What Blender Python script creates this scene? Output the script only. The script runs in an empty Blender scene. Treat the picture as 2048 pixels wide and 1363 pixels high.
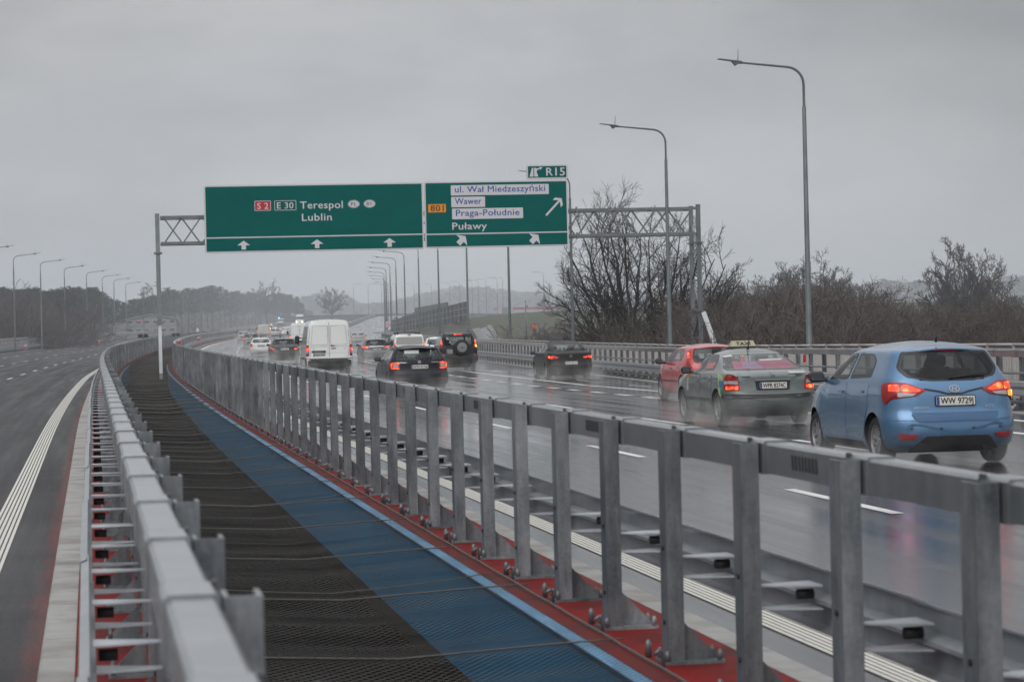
import bpy, bmesh, math, random
import numpy as np
from mathutils import Vector, Matrix
R = math.radians
rng = random.Random(7)
SC = bpy.context.scene
COL = SC.collection

# ------------------------------------------------------------------ camera
FPX, PCX, PCY = 5200.0, 1024.0, 681.5
CAM_H = 1.95
cam_d = bpy.data.cameras.new('camera'); cam = bpy.data.objects.new('camera', cam_d); COL.objects.link(cam)
cam_d.sensor_width = 36.0; cam_d.lens = FPX/2048*36.0
cam_d.clip_start = 0.1; cam_d.clip_end = 6000
CM = Matrix.Translation((0, 0, CAM_H)) @ Matrix.Rotation(R(90-0.38), 4, 'X') @ Matrix.Rotation(R(-1.346), 4, 'Z')
cam.matrix_world = CM
cam_d.dof.use_dof = True; cam_d.dof.focus_distance = 52; cam_d.dof.aperture_fstop = 6.3
SC.camera = cam

def ray(px, py):
    return (CM.to_3x3() @ Vector(((px-PCX)/FPX, -(py-PCY)/FPX, -1.0)))
def at_z(px, py, z):
    d = ray(px, py); return Vector((0, 0, CAM_H)) + d*((z-CAM_H)/d.z)
def at_y(px, py, Y):
    d = ray(px, py); return Vector((0, 0, CAM_H)) + d*(Y/d.y)
def x_at(px, Y, z):
    """lateral X of the point at depth Y, height z that shows at picture column px"""
    p = at_y(px, 650, Y)
    for _ in range(4):
        d = ray(px, 650)
        # slide along the roll: find row giving height z
        lo, hi = -2000.0, 4000.0
        for _ in range(50):
            m = (lo+hi)/2
            if at_y(px, m, Y).z > z: lo = m
            else: hi = m
        return at_y(px, lo, Y).x
def z_at(px, py, Y): return at_y(px, py, Y).z

# ------------------------------------------------------------------ helpers
def tag(o, label=None, cat=None, group=None, kind=None):
    if label: o['label'] = label
    if cat: o['category'] = cat
    if group: o['group'] = group
    if kind: o['kind'] = kind
    return o
def thing(name, label, cat, M=None, group=None):
    o = bpy.data.objects.new(name, None); COL.objects.link(o)
    if M is not None: o.matrix_world = M
    o.empty_display_size = 0.2
    return tag(o, label, cat, group)
def link(name, me, parent=None, M=None):
    o = bpy.data.objects.new(name, me); COL.objects.link(o)
    if parent is not None: o.parent = parent
    if M is not None: o.matrix_local = M
    return o

class MB:
    """collects faces for ONE mesh object"""
    def __init__(s): s.v = []; s.f = []; s.m = []; s.sm = []; s.uv = None
    def add(s, vs, fs, mi=0, smooth=False):
        b = len(s.v); s.v.extend([tuple(p) for p in vs])
        for f in fs:
            s.f.append(tuple(b+i for i in f)); s.m.append(mi); s.sm.append(smooth)
    def box(s, c, d, M=None, mi=0, bev=0.0):
        x, y, z = [q/2 for q in d]
        if bev <= 0:
            vs = [(i*x, j*y, k*z) for k in (-1, 1) for j in (-1, 1) for i in (-1, 1)]
            fs = [(0,2,3,1),(4,5,7,6),(0,1,5,4),(2,6,7,3),(0,4,6,2),(1,3,7,5)]
        else:
            b = bev; vs = []; 
            prof = [(-x+b,-y),(x-b,-y),(x,-y+b),(x,y-b),(x-b,y),(-x+b,y),(-x,y-b),(-x,-y+b)]
            prof2 = [(p*(x-b)/x, q*(y-b)/y) for p, q in prof]
            for zz, pr in ((-z, prof2), (-z+b, prof), (z-b, prof), (z, prof2)):
                vs += [(p, q, zz) for p, q in pr]
            fs = [tuple(range(7, -1, -1)), tuple(range(24, 32))]
            for r in range(3):
                for i in range(8):
                    j = (i+1) % 8
                    fs.append((r*8+i, r*8+j, r*8+8+j, r*8+8+i))
        c = Vector(c)
        vs = [(M @ Vector(v) if M is not None else Vector(v)) + c for v in vs]
        s.add(vs, fs, mi)
    def tube(s, pts, r, n=8, mi=0, caps=True, smooth=True):
        pts = [Vector(p) for p in pts]
        rs = r if isinstance(r, (list, tuple)) else [r]*len(pts)
        vs = []; fs = []; up = None
        for i, p in enumerate(pts):
            t = (pts[min(i+1, len(pts)-1)] - pts[max(i-1, 0)]).normalized()
            if up is None:
                a = Vector((0, 0, 1)) if abs(t.z) < 0.9 else Vector((1, 0, 0))
                up = (a - t*a.dot(t)).normalized()
            else:
                up = (up - t*up.dot(t)).normalized()
            w = t.cross(up)
            for k in range(n):
                an = 2*math.pi*(k+0.5)/n
                vs.append(p + (up*math.cos(an)+w*math.sin(an))*rs[i])
        for i in range(len(pts)-1):
            for k in range(n):
                k2 = (k+1) % n
                fs.append((i*n+k, (i+1)*n+k, (i+1)*n+k2, i*n+k2)[::-1])
        s.add(vs, fs, mi, smooth)
        if caps:
            b = len(s.v)-len(vs)
            s.f.append(tuple(b+k for k in range(n))); s.m.append(mi); s.sm.append(False)
            s.f.append(tuple(b+(len(pts)-1)*n+k for k in range(n-1, -1, -1))); s.m.append(mi); s.sm.append(False)
    def prism(s, poly, y0, y1, M=None, mi=0):
        """polygon in (x,z) extruded along y"""
        n = len(poly)
        vs = [Vector((x, y0, z)) for x, z in poly] + [Vector((x, y1, z)) for x, z in poly]
        if M is not None: vs = [M @ v for v in vs]
        fs = [tuple(range(n)), tuple(range(2*n-1, n-1, -1))]
        for i in range(n):
            j = (i+1) % n
            fs.append((i, n+i, n+j, j))
        s.add(vs, fs, mi)
    def lathe(s, prof, n=24, M=None, mi=0, smooth=True):
        """profile (r, h) about local x axis"""
        vs = []; fs = []
        for r, h in prof:
            for k in range(n):
                a = 2*math.pi*k/n
                v = Vector((h, r*math.cos(a), r*math.sin(a)))
                vs.append(M @ v if M is not None else v)
        for i in range(len(prof)-1):
            for k in range(n):
                k2 = (k+1) % n
                fs.append((i*n+k, i*n+k2, (i+1)*n+k2, (i+1)*n+k))
        s.add(vs, fs, mi, smooth)
    def mesh(s, name, mats, fix=True, sharp=None):
        me = bpy.data.meshes.new(name)
        me.from_pydata(s.v, [], s.f)
        for m in (mats if isinstance(mats, (list, tuple)) else [mats]): me.materials.append(m)
        me.polygons.foreach_set('material_index', s.m)
        me.polygons.foreach_set('use_smooth', s.sm)
        if fix:
            bm = bmesh.new(); bm.from_mesh(me)
            bmesh.ops.recalc_face_normals(bm, faces=bm.faces); bm.to_mesh(me); bm.free()
        if sharp: me.set_sharp_from_angle(angle=R(sharp))
        me.update(); return me
    def build(s, name, mats, parent=None, M=None, fix=True, sharp=None):
        return link(name, s.mesh(name, mats, fix, sharp), parent, M)

def copy_tree(o, parent=None):
    c = o.copy(); COL.objects.link(c)
    if parent is not None: c.parent = parent
    for ch in list(o.children): copy_tree(ch, c)
    return c

# ------------------------------------------------------------------ materials
def nmat(name):
    m = bpy.data.materials.new(name); m.use_nodes = True
    nt = m.node_tree; b = nt.nodes['Principled BSDF']
    return m, nt, b
def N(nt, t, **kw):
    n = nt.nodes.new(t)
    for k, v in kw.items():
        if k.startswith('i_'):
            key = k[2:].replace('_', ' ')
            n.inputs[key].default_value = v
        else: setattr(n, k, v)
    return n
def rgba(c): return (c[0], c[1], c[2], 1.0)
def flat(name, col, rough=0.5, metal=0.0, emit=None, es=0.0, coat=0.0, spec=0.5):
    m, nt, b = nmat(name)
    b.inputs['Base Color'].default_value = rgba(col); b.inputs['Roughness'].default_value = rough
    b.inputs['Metallic'].default_value = metal; b.inputs['Coat Weight'].default_value = coat
    b.inputs['Coat Roughness'].default_value = 0.06; b.inputs['Specular IOR Level'].default_value = spec
    if emit: b.inputs['Emission Color'].default_value = rgba(emit); b.inputs['Emission Strength'].default_value = es
    return m
def mottled(name, c1, c2, scale=3.0, rough=(0.4, 0.6), metal=0.0, detail=6.0, bump=0.0, stretch=(1, 1, 1), coord='Object', spec=0.5, c3=None, s3=0.3, bscale=None):
    """two-tone noise on object coordinates"""
    m, nt, b = nmat(name)
    tc = N(nt, 'ShaderNodeTexCoord'); mp = N(nt, 'ShaderNodeMapping'); mp.inputs['Scale'].default_value = stretch
    nt.links.new(tc.outputs[coord], mp.inputs[0])
    no = N(nt, 'ShaderNodeTexNoise', i_Scale=scale, i_Detail=detail, i_Roughness=0.65)
    nt.links.new(mp.outputs[0], no.inputs['Vector'])
    mx = N(nt, 'ShaderNodeMix', data_type='RGBA'); mx.inputs[6].default_value = rgba(c1); mx.inputs[7].default_value = rgba(c2)
    cr = N(nt, 'ShaderNodeMapRange'); cr.inputs[1].default_value = 0.32; cr.inputs[2].default_value = 0.68
    nt.links.new(no.outputs[0], cr.inputs[0]); nt.links.new(cr.outputs[0], mx.inputs[0])
    last = mx.outputs[2]
    if c3:
        n3 = N(nt, 'ShaderNodeTexNoise', i_Scale=s3, i_Detail=3.0); nt.links.new(mp.outputs[0], n3.inputs['Vector'])
        r3 = N(nt, 'ShaderNodeMapRange'); r3.inputs[1].default_value = 0.45; r3.inputs[2].default_value = 0.7
        nt.links.new(n3.outputs[0], r3.inputs[0])
        m3 = N(nt, 'ShaderNodeMix', data_type='RGBA'); m3.inputs[7].default_value = rgba(c3)
        nt.links.new(r3.outputs[0], m3.inputs[0]); nt.links.new(last, m3.inputs[6]); last = m3.outputs[2]
    nt.links.new(last, b.inputs['Base Color'])
    rr = N(nt, 'ShaderNodeMapRange'); rr.inputs[3].default_value = rough[0]; rr.inputs[4].default_value = rough[1]
    nt.links.new(no.outputs[0], rr.inputs[0]); nt.links.new(rr.outputs[0], b.inputs['Roughness'])
    b.inputs['Metallic'].default_value = metal; b.inputs['Specular IOR Level'].default_value = spec
    if bump > 0:
        bp = N(nt, 'ShaderNodeBump', i_Strength=bump, i_Distance=0.02)
        src = no
        if bscale:
            src = N(nt, 'ShaderNodeTexNoise', i_Scale=bscale, i_Detail=3.0); nt.links.new(mp.outputs[0], src.inputs['Vector'])
        nt.links.new(src.outputs[0], bp.inputs['Height']); nt.links.new(bp.outputs[0], b.inputs['Normal'])
    return m

def galv(name, c1, c2, metal, rough, wet=.25):
    """galvanised steel: spangle cells, vertical rain streaks"""
    m, nt, b = nmat(name)
    tc = N(nt, 'ShaderNodeTexCoord')
    oi = N(nt, 'ShaderNodeObjectInfo')
    ad = N(nt, 'ShaderNodeVectorMath', operation='ADD'); nt.links.new(tc.outputs['Object'], ad.inputs[0])
    sc = N(nt, 'ShaderNodeVectorMath', operation='SCALE'); sc.inputs['Scale'].default_value = 37.0
    cmb = N(nt, 'ShaderNodeCombineXYZ'); nt.links.new(oi.outputs['Random'], cmb.inputs[0]); nt.links.new(oi.outputs['Random'], cmb.inputs[1])
    nt.links.new(cmb.outputs[0], sc.inputs[0]); nt.links.new(sc.outputs[0], ad.inputs[1])
    vo = N(nt, 'ShaderNodeTexVoronoi', i_Scale=55.0); nt.links.new(ad.outputs[0], vo.inputs['Vector'])
    mp = N(nt, 'ShaderNodeMapping'); mp.inputs['Scale'].default_value = (5, 5, .9); nt.links.new(ad.outputs[0], mp.inputs[0])
    no = N(nt, 'ShaderNodeTexNoise', i_Scale=1.6, i_Detail=7.0, i_Roughness=0.7); nt.links.new(mp.outputs[0], no.inputs['Vector'])
    no2 = N(nt, 'ShaderNodeTexNoise', i_Scale=2.2, i_Detail=4.0); nt.links.new(ad.outputs[0], no2.inputs['Vector'])
    a1 = N(nt, 'ShaderNodeMath', operation='MULTIPLY_ADD'); nt.links.new(vo.outputs['Color'], a1.inputs[0]); a1.inputs[1].default_value = 0.10
    nt.links.new(no.outputs[0], a1.inputs[2])
    a2 = N(nt, 'ShaderNodeMath', operation='MULTIPLY_ADD'); nt.links.new(no2.outputs[0], a2.inputs[0]); a2.inputs[1].default_value = 0.6
    nt.links.new(a1.outputs[0], a2.inputs[2])
    cr = N(nt, 'ShaderNodeMapRange'); cr.inputs[1].default_value = 0.62; cr.inputs[2].default_value = 1.2; nt.links.new(a2.outputs[0], cr.inputs[0])
    mx = N(nt, 'ShaderNodeMix', data_type='RGBA'); mx.inputs[6].default_value = rgba(c1); mx.inputs[7].default_value = rgba(c2)
    nt.links.new(cr.outputs[0], mx.inputs[0])
    hv = N(nt, 'ShaderNodeMapRange'); hv.inputs[3].default_value = 0.80; hv.inputs[4].default_value = 1.25; nt.links.new(oi.outputs['Random'], hv.inputs[0])
    ml = N(nt, 'ShaderNodeVectorMath', operation='SCALE'); nt.links.new(mx.outputs[2], ml.inputs[0]); nt.links.new(hv.outputs[0], ml.inputs['Scale'])
    nt.links.new(ml.outputs[0], b.inputs['Base Color'])
    rr = N(nt, 'ShaderNodeMapRange'); rr.inputs[3].default_value = rough-0.12; rr.inputs[4].default_value = rough+0.14
    nt.links.new(no.outputs[0], rr.inputs[0]); nt.links.new(rr.outputs[0], b.inputs['Roughness'])
    b.inputs['Metallic'].default_value = metal; b.inputs['Coat Weight'].default_value = wet; b.inputs['Coat Roughness'].default_value = .15
    return m

def lamp_mat(name, col, es, base=(0.25, 0.01, 0.01)):
    m, nt, b = nmat(name)
    b.inputs['Base Color'].default_value = rgba(base); b.inputs['Roughness'].default_value = 0.15
    tc = N(nt, 'ShaderNodeTexCoord')
    vo = N(nt, 'ShaderNodeTexVoronoi', i_Scale=9.0); nt.links.new(tc.outputs['Object'], vo.inputs['Vector'])
    mr = N(nt, 'ShaderNodeMapRange'); mr.inputs[1].default_value = 0.05; mr.inputs[2].default_value = 0.55; mr.inputs[3].default_value = es*1.3; mr.inputs[4].default_value = es*0.12
    nt.links.new(vo.outputs['Distance'], mr.inputs[0])
    b.inputs['Emission Color'].default_value = rgba(col); nt.links.new(mr.outputs[0], b.inputs['Emission Strength'])
    return m

def glass_mat(name, tint, refl=1.0, ior=1.42):
    m, nt, b = nmat(name)
    nt.nodes.remove(b); out = nt.nodes['Material Output']
    tr = N(nt, 'ShaderNodeBsdfTransparent'); tr.inputs[0].default_value = rgba(tint)
    gl = N(nt, 'ShaderNodeBsdfGlossy'); gl.inputs['Roughness'].default_value = 0.04; gl.inputs[0].default_value = (refl, refl, refl, 1)
    fr = N(nt, 'ShaderNodeFresnel'); ge = N(nt, 'ShaderNodeNewGeometry'); io = N(nt, 'ShaderNodeMix'); io.inputs[2].default_value = ior; io.inputs[3].default_value = 1/ior      # a thin pane reflects alike from both sides
    nt.links.new(ge.outputs['Backfacing'], io.inputs[0]); nt.links.new(io.outputs[0], fr.inputs[0])
    mx = N(nt, 'ShaderNodeMixShader')
    nt.links.new(fr.outputs[0], mx.inputs[0]); nt.links.new(tr.outputs[0], mx.inputs[1]); nt.links.new(gl.outputs[0], mx.inputs[2])
    nt.links.new(mx.outputs[0], out.inputs[0])
    return m

def paint_mat(name, col, metallic=0.35, rough=0.32, dirt=(0.042, 0.040, 0.038), dirt_top=0.75, dirt_amt=0.75):
    """car paint with road film thrown up over the lower body; dark trim colour on the inner side"""
    m, nt, b = nmat(name)
    tc = N(nt, 'ShaderNodeTexCoord'); sp = N(nt, 'ShaderNodeSeparateXYZ'); nt.links.new(tc.outputs['Object'], sp.inputs[0])
    no = N(nt, 'ShaderNodeTexNoise', i_Scale=3.5, i_Detail=7.0, i_Roughness=0.7); nt.links.new(tc.outputs['Object'], no.inputs['Vector'])
    ad = N(nt, 'ShaderNodeMath', operation='MULTIPLY_ADD'); nt.links.new(no.outputs[0], ad.inputs[0]); ad.inputs[1].default_value = -0.5
    nt.links.new(sp.outputs[2], ad.inputs[2])
    mr = N(nt, 'ShaderNodeMapRange'); mr.inputs[1].default_value = -0.1; mr.inputs[2].default_value = dirt_top-0.2; mr.inputs[3].default_value = dirt_amt; mr.inputs[4].default_value = 0.0
    nt.links.new(ad.outputs[0], mr.inputs[0])
    mx = N(nt, 'ShaderNodeMix', data_type='RGBA'); mx.inputs[6].default_value = rgba(col); mx.inputs[7].default_value = rgba(dirt)
    nt.links.new(mr.outputs[0], mx.inputs[0])
    ge = N(nt, 'ShaderNodeNewGeometry')
    m2 = N(nt, 'ShaderNodeMix', data_type='RGBA'); m2.inputs[7].default_value = (0.02, 0.02, 0.022, 1)
    nt.links.new(ge.outputs['Backfacing'], m2.inputs[0]); nt.links.new(mx.outputs[2], m2.inputs[6])
    nt.links.new(m2.outputs[2], b.inputs['Base Color'])
    ro = N(nt, 'ShaderNodeMapRange'); ro.inputs[3].default_value = rough; ro.inputs[4].default_value = 0.75
    nt.links.new(mr.outputs[0], ro.inputs[0]); nt.links.new(ro.outputs[0], b.inputs['Roughness'])
    cw = N(nt, 'ShaderNodeMapRange'); cw.inputs[3].default_value = .95 if max(col) > .06 else .4; cw.inputs[4].default_value = 0.05
    nt.links.new(mr.outputs[0], cw.inputs[0]); nt.links.new(cw.outputs[0], b.inputs['Coat Weight'])
    b.inputs['Coat Roughness'].default_value = 0.07
    b.inputs['Metallic'].default_value = metallic
    bp = N(nt, 'ShaderNodeBump', i_Strength=0.03, i_Distance=0.002)
    dr = N(nt, 'ShaderNodeTexNoise', i_Scale=90.0, i_Detail=2.0); nt.links.new(tc.outputs['Object'], dr.inputs['Vector'])
    nt.links.new(dr.outputs[0], bp.inputs['Height']); nt.links.new(bp.outputs[0], b.inputs['Coat Normal'])
    return m

def asphalt(name, base, rough_lo, rough_hi, red_edge=None, wet=0.5, bumpk=0.12):
    """UV: u = metres across, v = metres along"""
    m, nt, b = nmat(name)
    uv = N(nt, 'ShaderNodeUVMap')
    def noise(su, sv, det, rough=0.6):
        mp = N(nt, 'ShaderNodeMapping'); mp.inputs['Scale'].default_value = (su, sv, 1); nt.links.new(uv.outputs[0], mp.inputs[0])
        n = N(nt, 'ShaderNodeTexNoise', i_Scale=1.0, i_Detail=det, i_Roughness=rough); nt.links.new(mp.outputs[0], n.inputs['Vector']); return n
    grain = noise(42, 42, 4, .75); streak = noise(2.2, 0.05, 5); pud = noise(0.55, 0.07, 6, 0.62); cross = noise(0.25, 1.3, 5, 0.7)
    mx = N(nt, 'ShaderNodeMix', data_type='RGBA'); mx.inputs[6].default_value = rgba([c*0.45 for c in base]); mx.inputs[7].default_value = rgba([c*1.6 for c in base])
    sm = N(nt, 'ShaderNodeMath', operation='MULTIPLY_ADD'); nt.links.new(grain.outputs[0], sm.inputs[0]); sm.inputs[1].default_value = 0.9
    s2 = N(nt, 'ShaderNodeMath', operation='MULTIPLY_ADD'); nt.links.new(streak.outputs[0], s2.inputs[0]); s2.inputs[1].default_value = 0.5; nt.links.new(cross.outputs[0], s2.inputs[2])
    nt.links.new(s2.outputs[0], sm.inputs[2])
    mr = N(nt, 'ShaderNodeMapRange'); mr.inputs[1].default_value = 0.90; mr.inputs[2].default_value = 1.50; nt.links.new(sm.outputs[0], mr.inputs[0])
    nt.links.new(mr.outputs[0], mx.inputs[0]); last = mx.outputs[2]
    if red_edge:
        sp = N(nt, 'ShaderNodeSeparateXYZ'); nt.links.new(uv.outputs[0], sp.inputs[0])
        ns = noise(5, 0.8, 6, 0.7)
        e = N(nt, 'ShaderNodeMath', operation='MULTIPLY_ADD'); nt.links.new(ns.outputs[0], e.inputs[0]); e.inputs[1].default_value = 0.42; nt.links.new(sp.outputs[0], e.inputs[2])
        er = N(nt, 'ShaderNodeMapRange', interpolation_type='SMOOTHSTEP'); er.inputs[1].default_value = red_edge[0]; er.inputs[2].default_value = red_edge[1]; er.inputs[4].default_value = 0.85
        nt.links.new(e.outputs[0], er.inputs[0])
        m3 = N(nt, 'ShaderNodeMix', data_type='RGBA'); m3.inputs[7].default_value = (0.16, 0.025, 0.02, 1)
        nt.links.new(er.outputs[0], m3.inputs[0]); nt.links.new(last, m3.inputs[6]); last = m3.outputs[2]
    nt.links.new(last, b.inputs['Base Color'])
    pr = N(nt, 'ShaderNodeMapRange'); pr.inputs[1].default_value = 0.5-0.14; pr.inputs[2].default_value = 0.5+0.13; pr.inputs[3].default_value = rough_lo; pr.inputs[4].default_value = rough_hi
    mix = N(nt, 'ShaderNodeMath', operation='MULTIPLY_ADD'); nt.links.new(streak.outputs[0], mix.inputs[0]); mix.inputs[1].default_value = 0.75
    pu = N(nt, 'ShaderNodeMath', operation='MULTIPLY'); nt.links.new(pud.outputs[0], pu.inputs[0]); pu.inputs[1].default_value = 0.25; nt.links.new(pu.outputs[0], mix.inputs[2])
    nt.links.new(mix.outputs[0], pr.inputs[0]); nt.links.new(pr.outputs[0], b.inputs['Roughness'])
    bp = N(nt, 'ShaderNodeBump', i_Strength=bumpk, i_Distance=0.01)
    bn = noise(11, 5, 3)
    hs_ = N(nt, 'ShaderNodeMath', operation='MULTIPLY_ADD'); nt.links.new(grain.outputs[0], hs_.inputs[0]); hs_.inputs[1].default_value = .8; nt.links.new(bn.outputs[0], hs_.inputs[2])
    nt.links.new(hs_.outputs[0], bp.inputs['Height']); nt.links.new(bp.outputs[0], b.inputs['Normal'])
    sr = N(nt, 'ShaderNodeMapRange'); sr.inputs[1].default_value = .36; sr.inputs[2].default_value = .62; sr.inputs[3].default_value = wet*.35; sr.inputs[4].default_value = wet*1.2      # stones stand out of the water film
    nt.links.new(grain.outputs[0], sr.inputs[0]); nt.links.new(sr.outputs[0], b.inputs['Specular IOR Level'])
    return m

M = {}
M['galv'] = galv('galvanised steel', (0.060, 0.070, 0.080), (0.31, 0.325, 0.335), 0.3, 0.46)
M['galv_pale'] = galv('galvanised steel pale', (0.11, 0.122, 0.132), (0.235, 0.25, 0.262), 0.3, 0.40, .9)
M['beam'] = galv('crash beam steel', (0.26, 0.285, 0.305), (0.44, 0.465, 0.485), 0.2, 0.40, .5)
M['bracket'] = galv('pale bracket steel', (0.38, 0.40, 0.43), (0.55, 0.57, 0.60), 0.2, 0.45)
M['zinc'] = galv('bright zinc', (0.60, 0.635, 0.65), (0.74, 0.77, 0.79), 0.2, 0.35)
M['pole'] = galv('lamp pole steel', (0.12, 0.135, 0.145), (0.22, 0.24, 0.25), 0.4, 0.5)
M['railing'] = mottled('railing paint', (0.42, 0.39, 0.375), (0.50, 0.47, 0.45), 2.0, (0.45, 0.6))
M['dark'] = flat('black rubber', (0.012, 0.012, 0.013), 0.6)
M['concrete'] = mottled('kerb concrete', (0.29, 0.28, 0.265), (0.39, 0.38, 0.36), 7, (0.5, 0.75), bump=0.25, bscale=60, c3=(0.19, 0.175, 0.16), s3=1.6)
M['concrete_far'] = mottled('slab concrete', (0.30, 0.30, 0.29), (0.40, 0.395, 0.38), 0.6, (0.6, 0.8))
M['asphalt'] = asphalt('wet asphalt', (0.034, 0.034, 0.037), 0.035, 0.24, wet=0.8, bumpk=.075)
M['asphalt_dry'] = asphalt('damp asphalt', (0.030, 0.029, 0.031), 0.40, 0.62, red_edge=(-2.0, -1.74), wet=0.2, bumpk=0.25)
M['red'] = mottled('red deck coating', (0.16, 0.007, 0.006), (0.22, 0.011, 0.009), 14, (0.5, 0.75), c3=(0.085, 0.014, 0.012), s3=2.2, spec=.12)
M['blue'] = mottled('blue girder paint', (0.010, 0.16, 0.32), (0.018, 0.205, 0.39), 1.2, (0.35, 0.5))
M['edge_highlight'] = mottled('flange edge highlight', (.10, .28, .48), (.15, .36, .56), 1.5, (.35, .5))  # lighter blue paints the light caught along the flange edge
M['under'] = mottled('shaded steel soffit', (0.005, 0.005, 0.005), (0.010, 0.0095, 0.009), 2.5, (0.8, 0.95), spec=0.0)
M['white'] = mottled('road paint', (0.60, 0.60, 0.57), (0.72, 0.72, 0.69), 9, (0.35, 0.6), c3=(0.42, 0.42, 0.4), s3=0.8)
M['line_white'] = mottled('ribbed road paint', (0.56, 0.54, 0.49), (0.66, 0.635, 0.58), 9, (0.5, 0.7))
M['sign_green'] = mottled('sign green sheeting', (0.0, 0.094, 0.084), (0.0, 0.106, 0.095), 0.7, (0.6, 0.7), spec=.04)
M['sign_white'] = flat('sign white sheeting', (0.60, 0.585, 0.61), 0.5, spec=.2)
M['sign_red'] = flat('sign red sheeting', (0.45, 0.012, 0.02), 0.45)
M['sign_orange'] = flat('sign orange sheeting', (0.70, 0.25, 0.012), 0.45)
M['sign_blue'] = flat('sign blue lettering', (0.015, 0.055, 0.28), 0.45)
M['sign_edge'] = flat('sign aluminium edge', (0.55, 0.57, 0.57), 0.4, 0.3)
M['black'] = flat('matt black', (0.01, 0.01, 0.011), 0.5)
M['plate'] = flat('plate white', (0.62, 0.60, 0.55), 0.4)
M['plate_blue'] = flat('plate blue', (0.01, 0.05, 0.30), 0.4)
M['tyre'] = mottled('tyre rubber', (0.012, 0.012, 0.012), (0.03, 0.029, 0.028), 8, (0.5, 0.8))
M['rim'] = mottled('wheel alloy', (0.22, 0.22, 0.23), (0.38, 0.38, 0.39), 5, (0.3, 0.5), metal=0.5)
M['arch'] = flat('wheel arch liner', (0.008, 0.008, 0.008), 0.9, spec=0.1)
M['trim'] = mottled('dark bumper plastic', (0.014, 0.014, 0.015), (0.035, 0.034, 0.033), 6, (0.45, 0.7))
M['emblem'] = flat('dull chrome emblem', (0.33, 0.34, 0.36), 0.3, 0.8)
M['chrome'] = flat('bright trim', (0.62, 0.63, 0.65), 0.18, 0.9)
M['mirror'] = flat('mirror glass', (.10, .11, .115), .2, .6)  # the dark road it reflects is put into the colour
M['lens'] = flat('red lamp lens', (0.28, 0.008, 0.010), 0.12, coat=0.6)
M['lens_clear'] = flat('clear lamp lens', (0.42, 0.38, 0.38), 0.15, coat=0.6)
M['brake'] = lamp_mat('lit brake lamp', (1.0, 0.075, 0.02), 9.0)
M['tail'] = lamp_mat('lit tail lamp', (1.0, 0.07, 0.02), 4.0)
M['amber'] = lamp_mat('lit amber lamp', (1.0, 0.36, 0.03), 9.0, (0.4, 0.15, 0.01))
M['head'] = flat('lit head lamp', (0.8, 0.8, 0.75), 0.2, emit=(1.0, 0.93, 0.78), es=6)
M['beacon_blue'] = flat('lit blue beacon', (0.02, 0.1, 0.5), 0.2, emit=(0.05, 0.45, 1.0), es=7)
M['glass'] = glass_mat('tinted glass', (0.86, 0.92, 0.90))
M['glass_dark'] = glass_mat('privacy glass', (0.30, 0.34, 0.34), 1.0, 1.38)
M['frit'] = flat('black window border', (0.006, 0.006, 0.007), 0.08, spec=0.6)
M['seat'] = flat('dark seat cloth', (0.02, 0.02, 0.022), 0.9)
M['seat_grey'] = flat('grey seat cloth', (0.07, 0.075, 0.08), 0.9)

# ------------------------------------------------------------------ road axis (middle of the median gap), t = world Y
AX = [(-40, 8.3), (-10, 3.36), (5.9, .77), (13.6, -.49), (33.1, -3.64), (60, -7.95), (95, -13.3), (121, -17.1), (144, -20.2), (174, -24.0), (224, -29.8),
      (260, -33.4), (300, -37.0), (360, -41.6), (430, -46.2), (500, -50.5), (600, -56.0), (800, -65.0), (1000, -72.5), (1300, -82)]
ZT = [(-40, 0), (60, 0), (160, 0), (210, .06), (250, .2), (300, .36), (350, .5), (430, .72), (500, 1.0), (600, 1.6), (700, 2.2), (800, 3.0), (870, 3.5), (1000, 4.6), (1300, 7)]
def spline(tab):
    x = np.array([p[0] for p in tab], float); y = np.array([p[1] for p in tab], float)
    h = np.diff(x); d = np.diff(y)/h
    m = np.zeros_like(y); m[0] = d[0]; m[-1] = d[-1]
    for i in range(1, len(y)-1): m[i] = (d[i-1]*h[i]+d[i]*h[i-1])/(h[i]+h[i-1])
    def f(t):
        i = int(min(max(np.searchsorted(x, t)-1, 0), len(x)-2)); s = (t-x[i])/h[i]
        return float((2*s**3-3*s*s+1)*y[i]+(s**3-2*s*s+s)*h[i]*m[i]+(-2*s**3+3*s*s)*y[i+1]+(s**3-s*s)*h[i]*m[i+1])
    return f
Xc = spline(AX); Zc = spline(ZT)
offR_ = spline([(-40, 17), (20, 17), (40, 17.3), (56, 18.1), (82, 19.3), (115, 20.7), (139, 21.5), (170, 22.1), (200, 22.6), (260, 23.0), (330, 23.4), (420, 25)])
def frame(t):
    k = (Xc(t+.5)-Xc(t-.5)); l = math.hypot(1, k)
    return Vector((k/l, 1/l, 0)), Vector((1/l, -k/l, 0))     # tangent, right normal
def zr(t, off):
    return Zc(t) - .022*min(max((t-30)/60, 0), 1)*max(0, min(off, 24)-2.0)
def pt(t, off, z=0.0, flat_=False):
    T, Nn = frame(t)
    p = Vector((Xc(t), t, 0)) + Nn*off
    p.z = (Zc(t) if flat_ else zr(t, off)) + z
    return p
def heading(t):
    T, _ = frame(t); return math.atan2(-T.x, T.y)
def trange(a, b, step):
    n = max(1, int(math.ceil((b-a)/step))); return [a+(b-a)*i/n for i in range(n+1)]
def steps(t): return 1.6 if t < 60 else 4 if t < 200 else 10
def tseq(a, b):
    out = [a]
    while out[-1] < b-1e-6: out.append(min(b, out[-1]+steps(out[-1])))
    return out
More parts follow.
